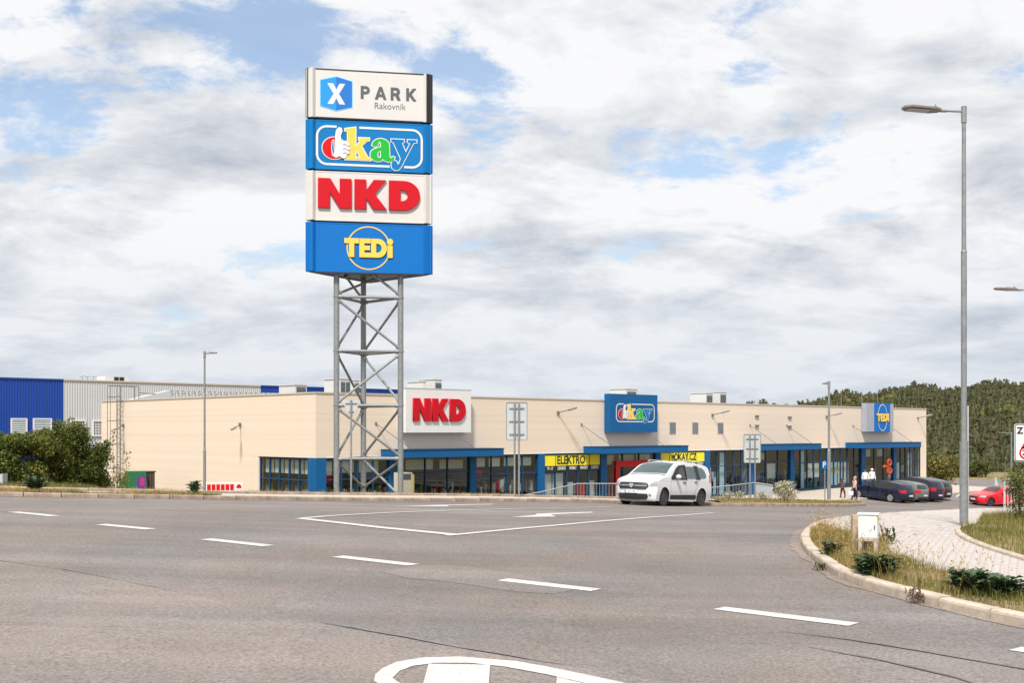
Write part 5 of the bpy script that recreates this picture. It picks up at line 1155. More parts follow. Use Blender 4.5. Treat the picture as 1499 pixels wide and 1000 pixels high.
q = MB(); q.tube((0.2, 0, 0), (0.2, 0, 1.5), 0.03, 6); q.build('stem', A['ink'], r)
# ------------------------------------------------------------------ cars
def chain_resample(pts, step):
    res = []; 
    for a, b in zip(pts[:-1], pts[1:]):
        n = max(1, int(math.hypot(b[0]-a[0], b[1]-a[1])/step)); res += [(a[0]+(b[0]-a[0])*i/n, a[1]+(b[1]-a[1])*i/n) for i in range(n)]
    return res+[pts[-1]]
def chaikin(pts, it=2):
    for _ in range(it):
        q = [pts[0]]
        for a, b in zip(pts[:-1], pts[1:]): q += [(a[0]*0.75+b[0]*0.25, a[1]*0.75+b[1]*0.25), (a[0]*0.25+b[0]*0.75, a[1]*0.25+b[1]*0.75)]
        pts = q+[pts[-1]]
    return pts
def car(S):
    Lc, W, zr, zb = S['L'], S['W'], S['roof'], S['belt']; wr, wb, fo = S['wr'], S['wb'], S['fo']; hwid = W/2
    up = chain_resample(chaikin(S['prof'], 2), 0.05); zs = S.get('sill', 0.20); ra = wr+0.05
    u1, u2 = fo, fo+wb
    def hw(u, z):
        f = 1.0
        if z < 0.55: f = 0.95+0.05*max(0, (z-0.15))/0.40
        elif z > zb: f = 1-S.get('tumble', 0.20)*(z-zb)/(zr-zb)
        t = (z-0.62)/0.3
        if abs(t) < 1: f += 0.012*(1-t*t)
        return hwid*f
    fb, rb = S.get('fbow', 0.30), S.get('rbow', 0.16)
    def D(u, y, z):
        t = min(1.15, abs(y)/hwid)
        if u < 0.9: kf = 1-u/0.9; u2_ = u+fb*kf*kf*t**3
        elif u > Lc-0.7: kr = (u-Lc+0.7)/0.7; u2_ = u-rb*kr*kr*t**3
        else: u2_ = u
        return Vector((Lc/2-u2_, y, z))
    n = len(up); nor = []
    for i in range(n):
        a = up[max(0, i-1)]; b = up[min(n-1, i+1)]; tx, tz = b[0]-a[0], b[1]-a[1]; l = math.hypot(tx, tz) or 1; nor.append((-tz/l, tx/l))
    def Sf(v, t, off=0.0):
        i = max(0, min(n-2, int(v))); f = v-i
        u = up[i][0]*(1-f)+up[i+1][0]*f; z = up[i][1]*(1-f)+up[i+1][1]*f; nx = nor[i][0]*(1-f)+nor[i+1][0]*f; nz = nor[i][1]*(1-f)+nor[i+1][1]*f
        c = S.get('crown', 0.05)*(1-abs(t)**2.6)+off
        return D(u+nx*c, t*hw(u, z), z+nz*c)
    def arch(uw):
        dz = wr-zs; dx = math.sqrt(max(0.0, ra*ra-dz*dz)); a0 = math.atan2(-dz, dx)
        return [(uw+ra*math.cos(a), wr+ra*math.sin(a)) for a in np.linspace(a0, math.pi-a0, 18)]
    lo = [up[-1]]+arch(u2)+arch(u1)+[up[0]]
    lo = chain_resample(lo, 0.12)
    outl = up+lo[1:-1]
    xs = np.arange(0.05, Lc, 0.09); zs_ = np.arange(0.2, zr, 0.08); gx, gz = np.meshgrid(xs, zs_); kk = inpoly(gx.ravel(), gz.ravel(), outl)
    inner = [Vector((a, b)) for a, b in zip(gx.ravel()[kk], gz.ravel()[kk])]
    vs, _, fs, *_r = geometry.delaunay_2d_cdt([Vector(p) for p in outl]+inner, [], [list(range(len(outl)))], 1, 1e-5)
    bm = bmesh.new()
    for sgn in (1, -1):
        bv = [bm.verts.new(D(v.x, sgn*hw(v.x, v.y), v.y)) for v in vs]
        for f in fs:
            try: bm.faces.new([bv[i] for i in (f if sgn < 0 else reversed(f))])
            except ValueError: pass
    ts = [math.sin(a) for a in np.linspace(-math.pi/2, math.pi/2, 15)]
    rows = [[bm.verts.new(Sf(i, t)) for t in ts] for i in range(n)]
    for i in range(n-1):
        for j in range(len(ts)-1): bm.faces.new((rows[i][j], rows[i+1][j], rows[i+1][j+1], rows[i][j+1]))
    bmesh.ops.remove_doubles(bm, verts=bm.verts, dist=0.004); bmesh.ops.recalc_face_normals(bm, faces=bm.faces)
    me = bpy.data.meshes.new('body'); bm.to_mesh(me); bm.free(); me.materials.append(S['paint']); me.shade_smooth(); me.set_sharp_from_angle(angle=R(38))
    root = thing(S.get('name', 'parked_car'), S['loc'], S['rz'], S['label'], 'car', S.get('group'))
    body = bpy.data.objects.new('body', me); col.objects.link(body); body.parent = root
    q = MB(); ub = chain_resample(lo, 0.1)
    q.add([D(u, s*hw(u, z)*0.985, z) for s in (1, -1) for u, z in ub], [(i, i+1, len(ub)+i+1, len(ub)+i) for i in range(len(ub)-1)]); q.build('underbody', A['trim'], root)
    def side(name, poly, mat, off, parent=root, both=True):
        for sgn in ((1, -1) if both else (1,)):
            pl_ = chain_resample(poly+[poly[0]], 0.12)[:-1]; gx, gz = np.meshgrid(np.arange(min(p[0] for p in pl_), max(p[0] for p in pl_), 0.15)+0.03, np.arange(min(p[1] for p in pl_), max(p[1] for p in pl_), 0.1)+0.03)
            kk = inpoly(gx.ravel(), gz.ravel(), pl_); inn = [Vector((a, b)) for a, b in zip(gx.ravel()[kk], gz.ravel()[kk])]
            v2, _, f2, *_r = geometry.delaunay_2d_cdt([Vector(p) for p in pl_]+inn, [], [list(range(len(pl_)))], 1, 1e-5)
            q = MB(); q.add([D(v.x, sgn*(hw(v.x, v.y)+off), v.y) for v in v2], [tuple(f if sgn < 0 else reversed(f)) for f in f2]); q.build(name, mat, parent, smooth=True)
    def patch(name, poly, mat, off, parent=root, mirror=False):
        for sgn in ((1, -1) if mirror else (1,)):
            pl_ = chain_resample([(v/20, t) for v, t in poly]+[(poly[0][0]/20, poly[0][1])], 0.06)[:-1]
            gx, gz = np.meshgrid(np.arange(min(p[0] for p in pl_), max(p[0] for p in pl_), 0.07)+0.011, np.arange(min(p[1] for p in pl_), max(p[1] for p in pl_), 0.1)+0.013)
            kk = inpoly(gx.ravel(), gz.ravel(), pl_); inn = [Vector((a, b)) for a, b in zip(gx.ravel()[kk], gz.ravel()[kk])]
            v2, _, f2, *_r = geometry.delaunay_2d_cdt([Vector(p) for p in pl_]+inn, [], [list(range(len(pl_)))], 1, 1e-6)
            q = MB(); q.add([Sf(v.x*20, sgn*v.y, off) for v in v2], [tuple(f) for f in f2]); o = q.build(name, mat, parent, smooth=True)
        return o
    def vz(z, rear=False):
        rng_ = range(n-1, -1, -1) if rear else range(n)
        for i in rng_:
            if up[i][1] >= z:
                j = i+1 if rear else i-1
                if j < 0 or j >= n: return float(i)
                a, b = up[j], up[i]; f = (z-a[1])/((b[1]-a[1]) or 1); return j+(i-j)*f
        return 0.0
    top0 = vz(S['hood'])
    def vu(u):
        for i in range(int(top0)+1, n):
            if up[i][0] >= u: return float(i)
        return float(n-1)
    a, b = S['screen']; va, vb = vu(a), vu(b)
    patch('windscreen', [(va+0.5, -0.90), (vb-0.5, -0.86), (vb, 0), (vb-0.5, 0.86), (va+0.5, 0.90), (va, 0)], A['carglass'], 0.008)
    patch('cowl', [(va-1.3, -0.86), (va-0.1, -0.88), (va-0.6, 0), (va-0.1, 0.88), (va-1.3, 0.86), (va-1.8, 0)], A['trim'], 0.004)
    if 'rscreen' in S:
        a, b = S['rscreen']; va, vb = vz(a, True), vz(b, True); patch('rear_window', [(min(va, vb), -0.80), (min(va, vb), 0.80), (max(va, vb), 0.84), (max(va, vb), -0.84)], A['carglass'], 0.008)
    for w_ in S['windows']: side('window', w_, A['carglass'], 0.018)
    for w_ in S.get('pillars', []): side('pillar_trim', w_, A['trim'], 0.012)
    for w_ in S.get('sidetrim', []): side('door_trim', w_, A['trim'], 0.008)
    for g in S['gaps']:
        for (p, r_) in zip(g[:-1], g[1:]):
            dx, dz = r_[0]-p[0], r_[1]-p[1]; l = math.hypot(dx, dz); ox, oz = -dz/l*0.0045, dx/l*0.0045
            side('panel_gap', [(p[0]+ox, p[1]+oz), (r_[0]+ox, r_[1]+oz), (r_[0]-ox, r_[1]-oz), (p[0]-ox, p[1]-oz)], A['seam_grey'], 0.007)
    for hx, hz_ in S['handles']:
        for sgn in (1, -1): q = MB(); c = D(hx, sgn*(hw(hx, hz_)+0.02), hz_); q.box(-0.09, 0.09, -0.018, 0.018, -0.018, 0.018, Matrix.Translation(c)); q.build('door_handle', S.get('handle_mat', A['trim']), root)
    mxp, mzp = S['mirror']
    for sgn in (1, -1):
        q = MB(); c = D(mxp, sgn*(hw(mxp, mzp)+0.13), mzp+0.03); q.ball(c, 0.085, 0.12, 0.085, 10, 7); q.tube(D(mxp, sgn*hw(mxp, mzp), mzp-0.04), c, 0.03, 6); q.build('wing_mirror', S['paint'], root, smooth=True)
    for z0, z1, t0, t1, zo in S.get('headlight', []):
        patch('headlight', [(vz(z0), t0), (vz(z0)+0.4, t1), (vz(z1), t1), (vz(z1)-zo, t0)], A['lamp'], 0.010, mirror=True)
    for z0, z1, t0, t1 in S.get('taillight', []):
        patch('tail_light', [(vz(z1, True), t0), (vz(z1, True), t1), (vz(z0, True), t1), (vz(z0, True), t0)], A['tail'], 0.010, mirror=True)
    for poly in S.get('side_tail', []): side('tail_light', poly, A['tail'], 0.010)
    for nm, z0, z1, hwf, slope, mt, off in S.get('front', []):
        a, b = vz(z0), vz(z1); patch(nm, [(a, -hwf+slope), (a, hwf-slope), ((a+b)/2, hwf), (b, hwf-slope*0.6), (b, -hwf+slope*0.6), ((a+b)/2, -hwf)], mt, off)
    for nm, z0, z1, hwf, mt, off in S.get('rear', []):
        a, b = vz(z1, True), vz(z0, True); patch(nm, [(a, -hwf), (a, hwf), (b, hwf), (b, -hwf)], mt, off)
    # number plate
    if 'plate' in S:
        z0, z1, rear = S['plate']; v0, v1 = vz((z0+z1)/2, rear), vz(z1, rear); c = Sf(v0, 0, 0.02); cc = Sf(v1, 0, 0.02); upv = (cc-c).normalized(); upv = Vector((upv.x, 0, upv.z)).normalized() if upv.z > 0 else Vector((0, 0, 1))
        xd = Vector((0, 1, 0)) if not rear else Vector((0, -1, 0)); nn = xd.cross(upv)
        m = Matrix(((xd.x, upv.x, nn.x, c.x), (xd.y, upv.y, nn.y, c.y), (xd.z, upv.z, nn.z, c.z), (0, 0, 0, 1)))
        q = MB(); q.box(-0.26, 0.26, -0.055, 0.055, 0.0, 0.012, m); o = q.build('number_plate', A['white'], root)
        q = MB(); q.box(-0.258, -0.215, -0.053, 0.053, 0.0122, 0.014, m); q.build('country_band', A['signblue'], o)
        if S.get('ptext'): put(text_mesh('plate_number', S['ptext'], 0.085, A['ink'], 0.0008, 0.001), 'plate_number', o, m@Matrix.Translation((0.02, 0, 0.0135)))
    # wheels
    first = {}
    for uw in (u1, u2):
        for sgn in (1, -1):
            c = Vector((Lc/2-uw, sgn*(hwid-0.115), wr)); m = Matrix.Rotation(R(-90*sgn), 4, 'X')
            k_ = sgn
            if k_ not in first:
                t = 0.105
                q = MB(); q.lathe([(wr*0.64, -t*0.8), (wr*0.90, -t), (wr*0.985, -t*0.72), (wr, -t*0.3), (wr, t*0.3), (wr*0.985, t*0.72), (wr*0.90, t), (wr*0.64, t*0.85)], 28); tm_ = q.mesh('tyre', A['rubber'], angle=35)
                q = MB(); q.lathe([(wr*0.66, -t*0.8), (wr*0.66, t*0.86), (wr*0.60, t*0.86), (wr*0.57, t*0.45), (wr*0.30, t*0.3), (0.0, t*0.3)], 28)
                for s in range(S.get('spokes', 5)):
                    a = 2*math.pi*s/S.get('spokes', 5); mm = Matrix.Rotation(a, 4, 'Z'); q.prism([(wr*0.12, -0.035), (wr*0.6, -0.028), (wr*0.6, 0.028), (wr*0.12, 0.035)], t*0.32, t*0.80, mm)
                q.lathe([(0.055, t*0.3), (0.055, t*0.85), (0.0, t*0.87)], 12); rm_ = q.mesh('rim', S['rim'], angle=35)
                first[k_] = (tm_, rm_)
            ty = bpy.data.objects.new('wheel', None); col.objects.link(ty); ty.parent = root; ty.matrix_local = Matrix.Translation(c)@m; ty.empty_display_size = 0.1
            for nm, me_ in zip(('tyre', 'rim'), first[k_]): o = bpy.data.objects.new(nm, me_); col.objects.link(o); o.parent = ty
    # simple cabin
    q = MB(); s0, s1 = S['cabin']
    for su in S['seats']:
        for sy in (-0.36, 0.36):
            x = Lc/2-su; q.box(x-0.25, x+0.25, sy-0.24, sy+0.24, 0.35, 0.62); q.box(x-0.33, x-0.20, sy-0.24, sy+0.24, 0.55, zb+0.18); q.box(x-0.32, x-0.24, sy-0.12, sy+0.12, zb+0.2, zb+0.36)
    q.box(Lc/2-s0-0.45, Lc/2-s0, -hwid*0.8, hwid*0.8, 0.5, zb-0.06); q.box(Lc/2-s1, Lc/2-s0, -hwid*0.8, hwid*0.8, 0.25, 0.34); q.build('seats', A['trim'], root)
    S['Sf'] = Sf; S['vz'] = vz; S['root'] = root; S['up'] = up; S['hw'] = hw; S['D'] = D
    return root
def slope_pose(root, p, fwd):
    f = Vector((fwd[0], fwd[1], 0)).normalized(); l = Vector((-f.y, f.x, 0)); e = 1.3
    dzf = float(H(p.x+f.x*e, p.y+f.y*e)-H(p.x-f.x*e, p.y-f.y*e))/(2*e); dzl = float(H(p.x+l.x*0.7, p.y+l.y*0.7)-H(p.x-l.x*0.7, p.y-l.y*0.7))/1.4
    fx = Vector((f.x, f.y, dzf)).normalized(); lx = Vector((l.x, l.y, dzl)); lx = (lx-fx*lx.dot(fx)).normalized(); ux = fx.cross(lx)
    root.matrix_world = Matrix(((fx.x, lx.x, ux.x, p.x), (fx.y, lx.y, ux.y, p.y), (fx.z, lx.z, ux.z, float(H(p.x, p.y))), (0, 0, 0, 1)))

white_paint = carpaint('car_white', (0.64, 0.64, 0.645)); navy = carpaint('car_navy', (0.012, 0.020, 0.055), 0.3); silver = carpaint('car_greygreen', (0.20, 0.23, 0.22), 0.6)
suvnavy = carpaint('car_dark_navy', (0.018, 0.020, 0.050), 0.3); darkcar = carpaint('car_dark_grey', (0.06, 0.055, 0.06), 0.5); redpaint = carpaint('car_red', (0.60, 0.012, 0.025))
# white people carrier
S = dict(L=4.50, W=1.75, roof=1.66, belt=1.03, hood=1.0, wr=0.33, wb=2.81, fo=0.83, sill=0.20, tumble=0.17, crown=0.055, fbow=0.30, rbow=0.13, name='people_carrier',
    prof=[(0.10, 0.20), (0.03, 0.26), (0.0, 0.45), (0.02, 0.62), (0.06, 0.80), (0.20, 0.92), (0.55, 1.00), (0.98, 1.09), (1.12, 1.15), (1.55, 1.44), (1.85, 1.57), (2.35, 1.635), (3.1, 1.645), (3.85, 1.60), (4.22, 1.53), (4.34, 1.40), (4.44, 1.08), (4.50, 0.85), (4.50, 0.50), (4.46, 0.32), (4.36, 0.24)],
    screen=(1.10, 1.88), rscreen=(1.08, 1.46),
    windows=[[(1.74, 1.07), (1.86, 1.30), (2.04, 1.45), (2.30, 1.50), (2.33, 1.04)], [(2.49, 1.04), (2.47, 1.51), (3.13, 1.51), (3.22, 1.06)], [(3.40, 1.06), (3.32, 1.51), (3.72, 1.48), (3.92, 1.38), (4.02, 1.18), (3.92, 1.09)]],
    pillars=[[(1.28, 1.06), (1.74, 1.42), (1.98, 1.53), (2.44, 1.565), (2.47, 1.0), (1.32, 0.99)], [(2.34, 1.0), (2.32, 1.56), (2.46, 1.56), (2.49, 1.0)], [(3.16, 1.02), (3.10, 1.555), (3.42, 1.54), (3.50, 1.03)]],
    sidetrim=[[(1.26, 0.26), (1.28, 0.42), (3.16, 0.44), (3.22, 0.36), (3.18, 0.26)]],
    gaps=[[(1.30, 0.46), (1.27, 0.80), (1.30, 0.99)], [(2.42, 0.46), (2.44, 1.0)], [(3.30, 0.80), (3.40, 0.95), (3.36, 1.03)], [(3.02, 0.46), (3.20, 0.70), (3.30, 0.80)]],
    handles=[(2.26, 0.90), (3.14, 0.93)], handle_mat=A['trim'], mirror=(1.62, 1.07),
    headlight=[(0.70, 0.90, 0.74, 1.0, 1.2)],
    front=[('grille', 0.585, 0.815, 0.72, 0.10, A['trim'], 0.012), ('bumper_intake', 0.255, 0.445, 0.74, 0.07, A['trim'], 0.010), ('grille_bar', 0.70, 0.728, 0.64, 0.0, A['chrome'], 0.022), ('grille_rim', 0.565, 0.585, 0.58, 0.02, A['chrome'], 0.012), ('skid_plate', 0.235, 0.262, 0.70, 0.03, A['galv'], 0.012)],
    taillight=[(0.92, 1.20, 0.84, 1.0)], side_tail=[[(4.28, 0.92), (4.26, 1.2), (4.36, 1.22), (4.42, 0.95)]], plate=(0.455, 0.565, False), ptext='4AL 7186', rim=A['steelrim'], spokes=8, cabin=(1.25, 4.1), seats=(2.05, 2.95), paint=white_paint,
    loc=(0, 0, 0), rz=0, label='white people carrier driving out of the side road past the railing')
r = car(S)
fwd = Vector((-0.615, -0.788, 0)); lf = Vector((-fwd.y, fwd.x, 0))
wp = at(968.5, 741.3)                                     # contact of the front-left wheel
ctr = wp - fwd*(S['L']/2-S['fo']) - lf*(S['W']/2-0.115)
slope_pose(r, ctr, fwd)
Sf, vz = S['Sf'], S['vz']
c = Sf(vz(0.71), 0, 0.03); q = MB(); bdg = [(-0.085, 0.075), (0.085, 0.075), (0.085, 0.0), (0.03, -0.075), (-0.03, -0.075), (-0.085, 0.0)]
q.prism(bdg, 0, 0.02, Matrix(((0, 0, 1, c.x), (1, 0, 0, 0), (0, 1, 0, c.z), (0, 0, 0, 1)))); q.build('badge', A['chrome'], r)
for sgn in (1, -1):
    q = MB(); q.path([S['D'](u, sgn*0.62, z) for u, z in ((2.1, 1.66), (2.2, 1.715), (3.8, 1.70), (3.95, 1.62))], 0.016, 8); q.build('roof_rail', A['lightmetal'] if sgn > 0 else A['lightmetal'], r)
    c = Sf(vz(0.42), 0.78*sgn, 0.012); q = MB(); q.ball(c, 0.03, 0.06, 0.05, 8, 6); q.build('fog_lamp', A['lamp'], r, smooth=True)
q = MB(); c = Sf(vz(1.0), 0, 0.01); q.tube(Vector((S['L']/2-2.0, 0, 1.66)), Vector((S['L']/2-2.12, 0, 1.82)), 0.008, 5); q.build('aerial', A['trim'], r)

def estate(label, paint, L=4.65, roof=1.46, rim='alloy', group='cars parked before the shops', suv=False, hatch=False, ptxt=None):
    z = roof/1.46
    prof = [(0.12, 0.20), (0.03, 0.28), (0.0, 0.48), (0.05, 0.66), (0.25, 0.78), (0.8, 0.88*z), (1.25, 0.96*z), (1.45, 1.03*z), (2.0, 1.34*z), (2.35, 1.43*z), (2.9, 1.45*z), (L-0.95, 1.42*z), (L-0.45, 1.35*z), (L-0.28, 1.25*z), (L-0.08, 0.98*z), (L-0.03, 0.88*z), (L, 0.62), (L-0.02, 0.40), (L-0.12, 0.25)]
    if hatch: prof = [(u*L/4.65, zz) for u, zz in [(0.12, 0.20), (0.03, 0.28), (0.0, 0.48), (0.05, 0.66), (0.25, 0.76), (0.8, 0.87), (1.25, 0.95), (1.45, 1.02), (2.05, 1.36), (2.4, 1.44), (2.9, 1.45), (3.7, 1.37), (4.2, 1.18), (4.48, 0.98), (4.60, 0.85), (4.65, 0.60), (4.62, 0.38), (4.5, 0.25)]]
    b = 0.97*z; wl_ = L-0.62
    return dict(L=L, W=1.82, roof=roof, belt=b-0.02, hood=0.86*z, wr=0.37 if suv else 0.335, wb=L*0.577, fo=L*0.195, sill=0.28 if suv else 0.19, tumble=0.22, crown=0.05, prof=prof,
        screen=(1.38, 2.2), rscreen=(1.0*z, 1.28*z) if not hatch else (0.98, 1.22),
        windows=[[(1.82, b), (2.12, 1.24*z), (2.42, 1.36*z), (2.68, 1.37*z), (2.70, b)], [(2.78, b), (2.76, 1.37*z), (3.40, 1.36*z), (3.55, b+0.02)], [(3.64, b+0.03), (3.50, 1.355*z), (L-0.85, 1.33*z), (L-0.50, 1.20*z), (L-0.55, 1.08*z)]] if not hatch else [[(1.72, b), (2.02, 1.2), (2.28, 1.33), (2.48, 1.35), (2.50, b)], [(2.58, b), (2.56, 1.35), (3.0, 1.33), (3.45, 1.1), (3.40, b+0.03)]],
        pillars=[[(1.72, b-0.02), (2.1, 1.27*z), (2.42, 1.39*z), (3.4, 1.39*z), (3.5, 1.385*z), (3.66, b), (3.5, b-0.02)]] if not hatch else [],
        gaps=[[(1.55, 0.42), (1.60, b-0.04)], [(2.73, 0.36), (2.74, b-0.03)], [(3.45, 0.62), (3.66, b-0.02)], [(1.55, 0.36), (3.35, 0.36)]], handles=[(2.55, b-0.13), (3.5, b-0.12)], mirror=(1.80, b+0.03),
        headlight=[(0.64, 0.78, 0.58, 1.0, 0.8)], front=[('grille', 0.50, 0.66, 0.45, 0.05, A['trim'], 0.01), ('bumper_intake', 0.27, 0.38, 0.6, 0.05, A['trim'], 0.01)],
        taillight=[(0.72*z, 0.94*z, 0.55, 1.0)], side_tail=[[(L-0.30, 0.76*z), (L-0.34, 0.95*z), (L-0.14, 0.98*z), (L-0.06, 0.80*z)]], rear=[('rear_bumper_insert', 0.26, 0.42, 0.75, A['trim'], 0.008)], plate=(0.52, 0.62, True) if not hatch else (0.44, 0.53, False), ptext=ptxt, rim=A[rim], spokes=10 if not hatch else 5, cabin=(1.6, L-0.6), seats=(2.25, 3.2), paint=paint, loc=(0, 0, 0), rz=0, label=label, group=group, rbow=0.2)
NF = -E2; NFd = Vector((E2.x, E2.y, 0)).normalized()      # parked nose to the shops
def park(S, wheel_px, wheel_py):
    r = car(S); f = NFd; l = Vector((-f.y, f.x, 0)); wp = at(wheel_px, wheel_py)
    c = wp + f*(S['fo']+S['wb']-S['L']/2) - l*(S['W']/2-0.115); slope_pose(r, c, f); return r
ROW = Vector((0.62, 0.785, 0)); NFd = Vector((-0.62, 0.785, 0))
w1 = pd(1304, 83.0)

def slot(S, k_, fo_=0.0):
    p = w1+ROW*(2.5*k_)-NFd*fo_; r = car(S); f = NFd; l = Vector((-f.y, f.x, 0)); c = p+f*(S['fo']+S['wb']-S['L']/2)-l*(S['W']/2-0.115); slope_pose(r, c, f)
slot(estate('dark blue estate car parked nearest, people standing at its nose', navy), 0.0)
slot(estate('grey green estate car parked second in the row, beside the dark blue one', silver, 4.6, 1.46), 1.0, 0.2)
slot(estate('dark navy off-road car standing tallest in the parked row', suvnavy, 4.6, 1.70, suv=True), 2.0, 0.5)
slot(estate('dark grey estate car last in the parked row, behind the off-road car', darkcar, 4.6, 1.55), 3.0, 0.3)
S5 = estate('red hatchback cut off by the bush at the right edge', redpaint, 4.2, 1.46, rim='steelrim', group=None, hatch=True); r = car(S5)
fwd5 = Vector((-0.96, -0.28, 0)).normalized(); l5 = Vector((-fwd5.y, fwd5.x, 0)); wp = at(1449, 741.6)
slope_pose(r, wp-fwd5*(S5['L']/2-S5['fo'])-l5*(S5['W']/2-0.115), fwd5)

# ------------------------------------------------------------------ people
SK = M('skin', (0.50, 0.31, 0.22), 0.6, var=0.08)
def person(loc, rz, hgt, top, legs, shoes, hair, label, pose='stand', hairlong=True, lean=0.0):
    s = hgt/1.70
    st = 0.16 if pose == 'walk' else 0.03
    V = {'pel': (0, 0, 0.95), 'sp': (0, 0.01+lean*0.3, 1.12), 'ch': (0, 0.01+lean*0.7, 1.32), 'nk': (0, 0.02+lean, 1.46), 'hd': (0, 0.035+lean*1.1, 1.56), 'ht': (0, 0.03+lean*1.2, 1.66)}
    for sg, n in ((1, 'l'), (-1, 'r')):
        w = st*sg; V['hp'+n] = (0.09*sg, 0, 0.90); V['kn'+n] = (0.10*sg, 0.04+w*0.6, 0.50); V['an'+n] = (0.10*sg, -0.02+w, 0.09); V['to'+n] = (0.115*sg, 0.15+w, 0.035)
        V['sh'+n] = (0.175*sg, lean*0.8, 1.39); V['el'+n] = (0.225*sg, -0.02-w*0.4+lean, 1.12); V['wr'+n] = (0.215*sg, 0.10-w*0.8+lean*1.5, 0.90)
    rad = {'pel': .135, 'sp': .12, 'ch': .135, 'nk': .055, 'hd': .085, 'ht': .075, 'hp': .095, 'kn': .062, 'an': .042, 'to': .04, 'sh': .062, 'el': .043, 'wr': .03}
    names = list(V); Ed = [('pel', 'sp'), ('sp', 'ch'), ('ch', 'nk'), ('nk', 'hd'), ('hd', 'ht')]
    for n in 'lr': Ed += [('pel', 'hp'+n), ('hp'+n, 'kn'+n), ('kn'+n, 'an'+n), ('an'+n, 'to'+n), ('ch', 'sh'+n), ('sh'+n, 'el'+n), ('el'+n, 'wr'+n)]
    me = bpy.data.meshes.new('tmp'); me.from_pydata([tuple(c*s for c in V[n]) for n in names], [(names.index(a), names.index(b)) for a, b in Ed], [])
    o = bpy.data.objects.new('tmp', me); col.objects.link(o); o.modifiers.new('s', 'SKIN'); sv = me.skin_vertices[0].data
    for i, n in enumerate(names):
        r_ = rad.get(n, rad.get(n[:2], 0.05))*s; sv[i].radius = (r_*(1.15 if n in ('pel', 'sp', 'ch') else 1), r_*(0.8 if n in ('pel', 'sp', 'ch') else 1)); sv[i].use_root = (n == 'pel')
    sm = o.modifiers.new('d', 'SUBSURF'); sm.levels = 2; sm.render_levels = 2
    dg = bpy.context.evaluated_depsgraph_get(); dg.update(); bmz = bpy.data.meshes.new_from_object(o.evaluated_get(dg)); bpy.data.objects.remove(o)
    bmz.name = 'body'; bmz.materials.clear()
    for m in (SK, top, legs, shoes): bmz.materials.append(m)
    for p in bmz.polygons:
        c = p.center; z = c.z/s
        arm = abs(c.x)/s > 0.16 and z > 0.85
        p.material_index = 0 if z > 1.45 or (arm and z < 0.95) else 1 if (z > 0.93 or arm) else 3 if z < 0.10 else 2
    bmz.shade_smooth()
    root = thing('person', loc, rz, label, 'person')
    b = bpy.data.objects.new('body', bmz); col.objects.link(b); b.parent = root
    hd = Vector(V['hd'])*s
    q = MB(); q.ball(hd+Vector((0, -0.025, 0.045))*s, 0.105*s, 0.11*s, 0.105*s, 12, 8)
    if hairlong: q.ball(hd+Vector((0, -0.075, -0.09))*s, 0.085*s, 0.055*s, 0.14*s, 10, 7)
    q.build('hair', hair, root, smooth=True)
    q = MB(); q.ball(hd+Vector((0, 0.088, 0.0))*s, 0.013*s, 0.02*s, 0.022*s, 6, 5); q.build('nose', SK, root, smooth=True)
    for sg in (1, -1):
        q = MB(); q.ball(hd+Vector((0.03*sg, 0.078, 0.03))*s, 0.011*s, 0.008*s, 0.008*s, 6, 5); q.build('eye', A['black'], root, smooth=True)
    for n, sg in (('l', 1), ('r', -1)):
        w = Vector(V['wr'+n])*s; q = MB(); q.ball(w+Vector((0, 0.01, -0.05))*s, 0.018*s, 0.04*s, 0.055*s, 8, 6)
        for k_, ln_ in enumerate((0.07, 0.078, 0.074, 0.06)):
            a = w+Vector((0, 0.035-0.02*k_, -0.09))*s; m_ = a+Vector((0, 0.008, -ln_*0.55))*s; q.tube(a, m_, 0.008*s, 5, 0.0075*s); q.tube(m_, m_+Vector((-0.012*sg, 0.0, -ln_*0.45))*s, 0.0075*s, 5, 0.006*s)
        a = w+Vector((0, 0.035, -0.04))*s; q.tube(a, a+Vector((-0.01*sg, 0.03, -0.035))*s, 0.009*s, 5, 0.007*s); q.build('hand', SK, root, smooth=True)
    return root
pinkm = M('pink_top', (0.62, 0.40, 0.34), 0.8, var=0.1); blackm = M('black_cloth', (0.02, 0.02, 0.022), 0.8, var=0.1); whitem = M('white_cloth', (0.72, 0.71, 0.69), 0.8, var=0.06); brownm = M('brown_cloth', (0.12, 0.07, 0.05), 0.8, var=0.1)
blond = M('blond_hair', (0.40, 0.24, 0.10), 0.6, var=0.15); darkhair = M('dark_hair', (0.05, 0.03, 0.02), 0.6, var=0.15); jean = M('jeans', (0.03, 0.045, 0.09), 0.8, var=0.1)
def gp(px, dd): v = pd(px, dd); v.z += 0.0; return v
pw = pd(1251.5, 83.0)
person(pw, R(-70), 1.68, pinkm, blackm, whitem, blond, 'person with blond hair and pink top carrying a white bag', 'walk')
q = MB(); q.prism([(-0.16, 0), (0.16, 0), (0.19, 0.30), (-0.19, 0.30)], -0.06, 0.06, Matrix.Rotation(R(90), 4, 'X')); q.path([Vector((-0.12, 0, 0.30)), Vector((-0.08, 0, 0.48)), Vector((0.08, 0, 0.48)), Vector((0.12, 0, 0.30))], 0.012)
tag(q.build('handbag', A['white'], loc=pw+Vector((-0.36, -0.25, 0.38))), 'white bag carried by the blond person in pink', 'bag')
person(pw+Vector((-0.72, 0.5, -0.02)), R(-60), 1.62, brownm, blackm, whitem, darkhair, 'person in brown and black half hidden left of the pink top', 'walk')
person(pw+Vector((0.45, 1.3, -0.03)), R(100), 1.74, blackm, blackm, blackm, blond, 'person in black standing at the nose of the dark blue car', 'stand', False)
p2 = pd(1267, 90.3); p2.z += 0.12
person(p2, R(160), 1.72, whitem, jean, blackm, darkhair, 'person in a white shirt behind the blue car, on the left of two', 'stand', False)
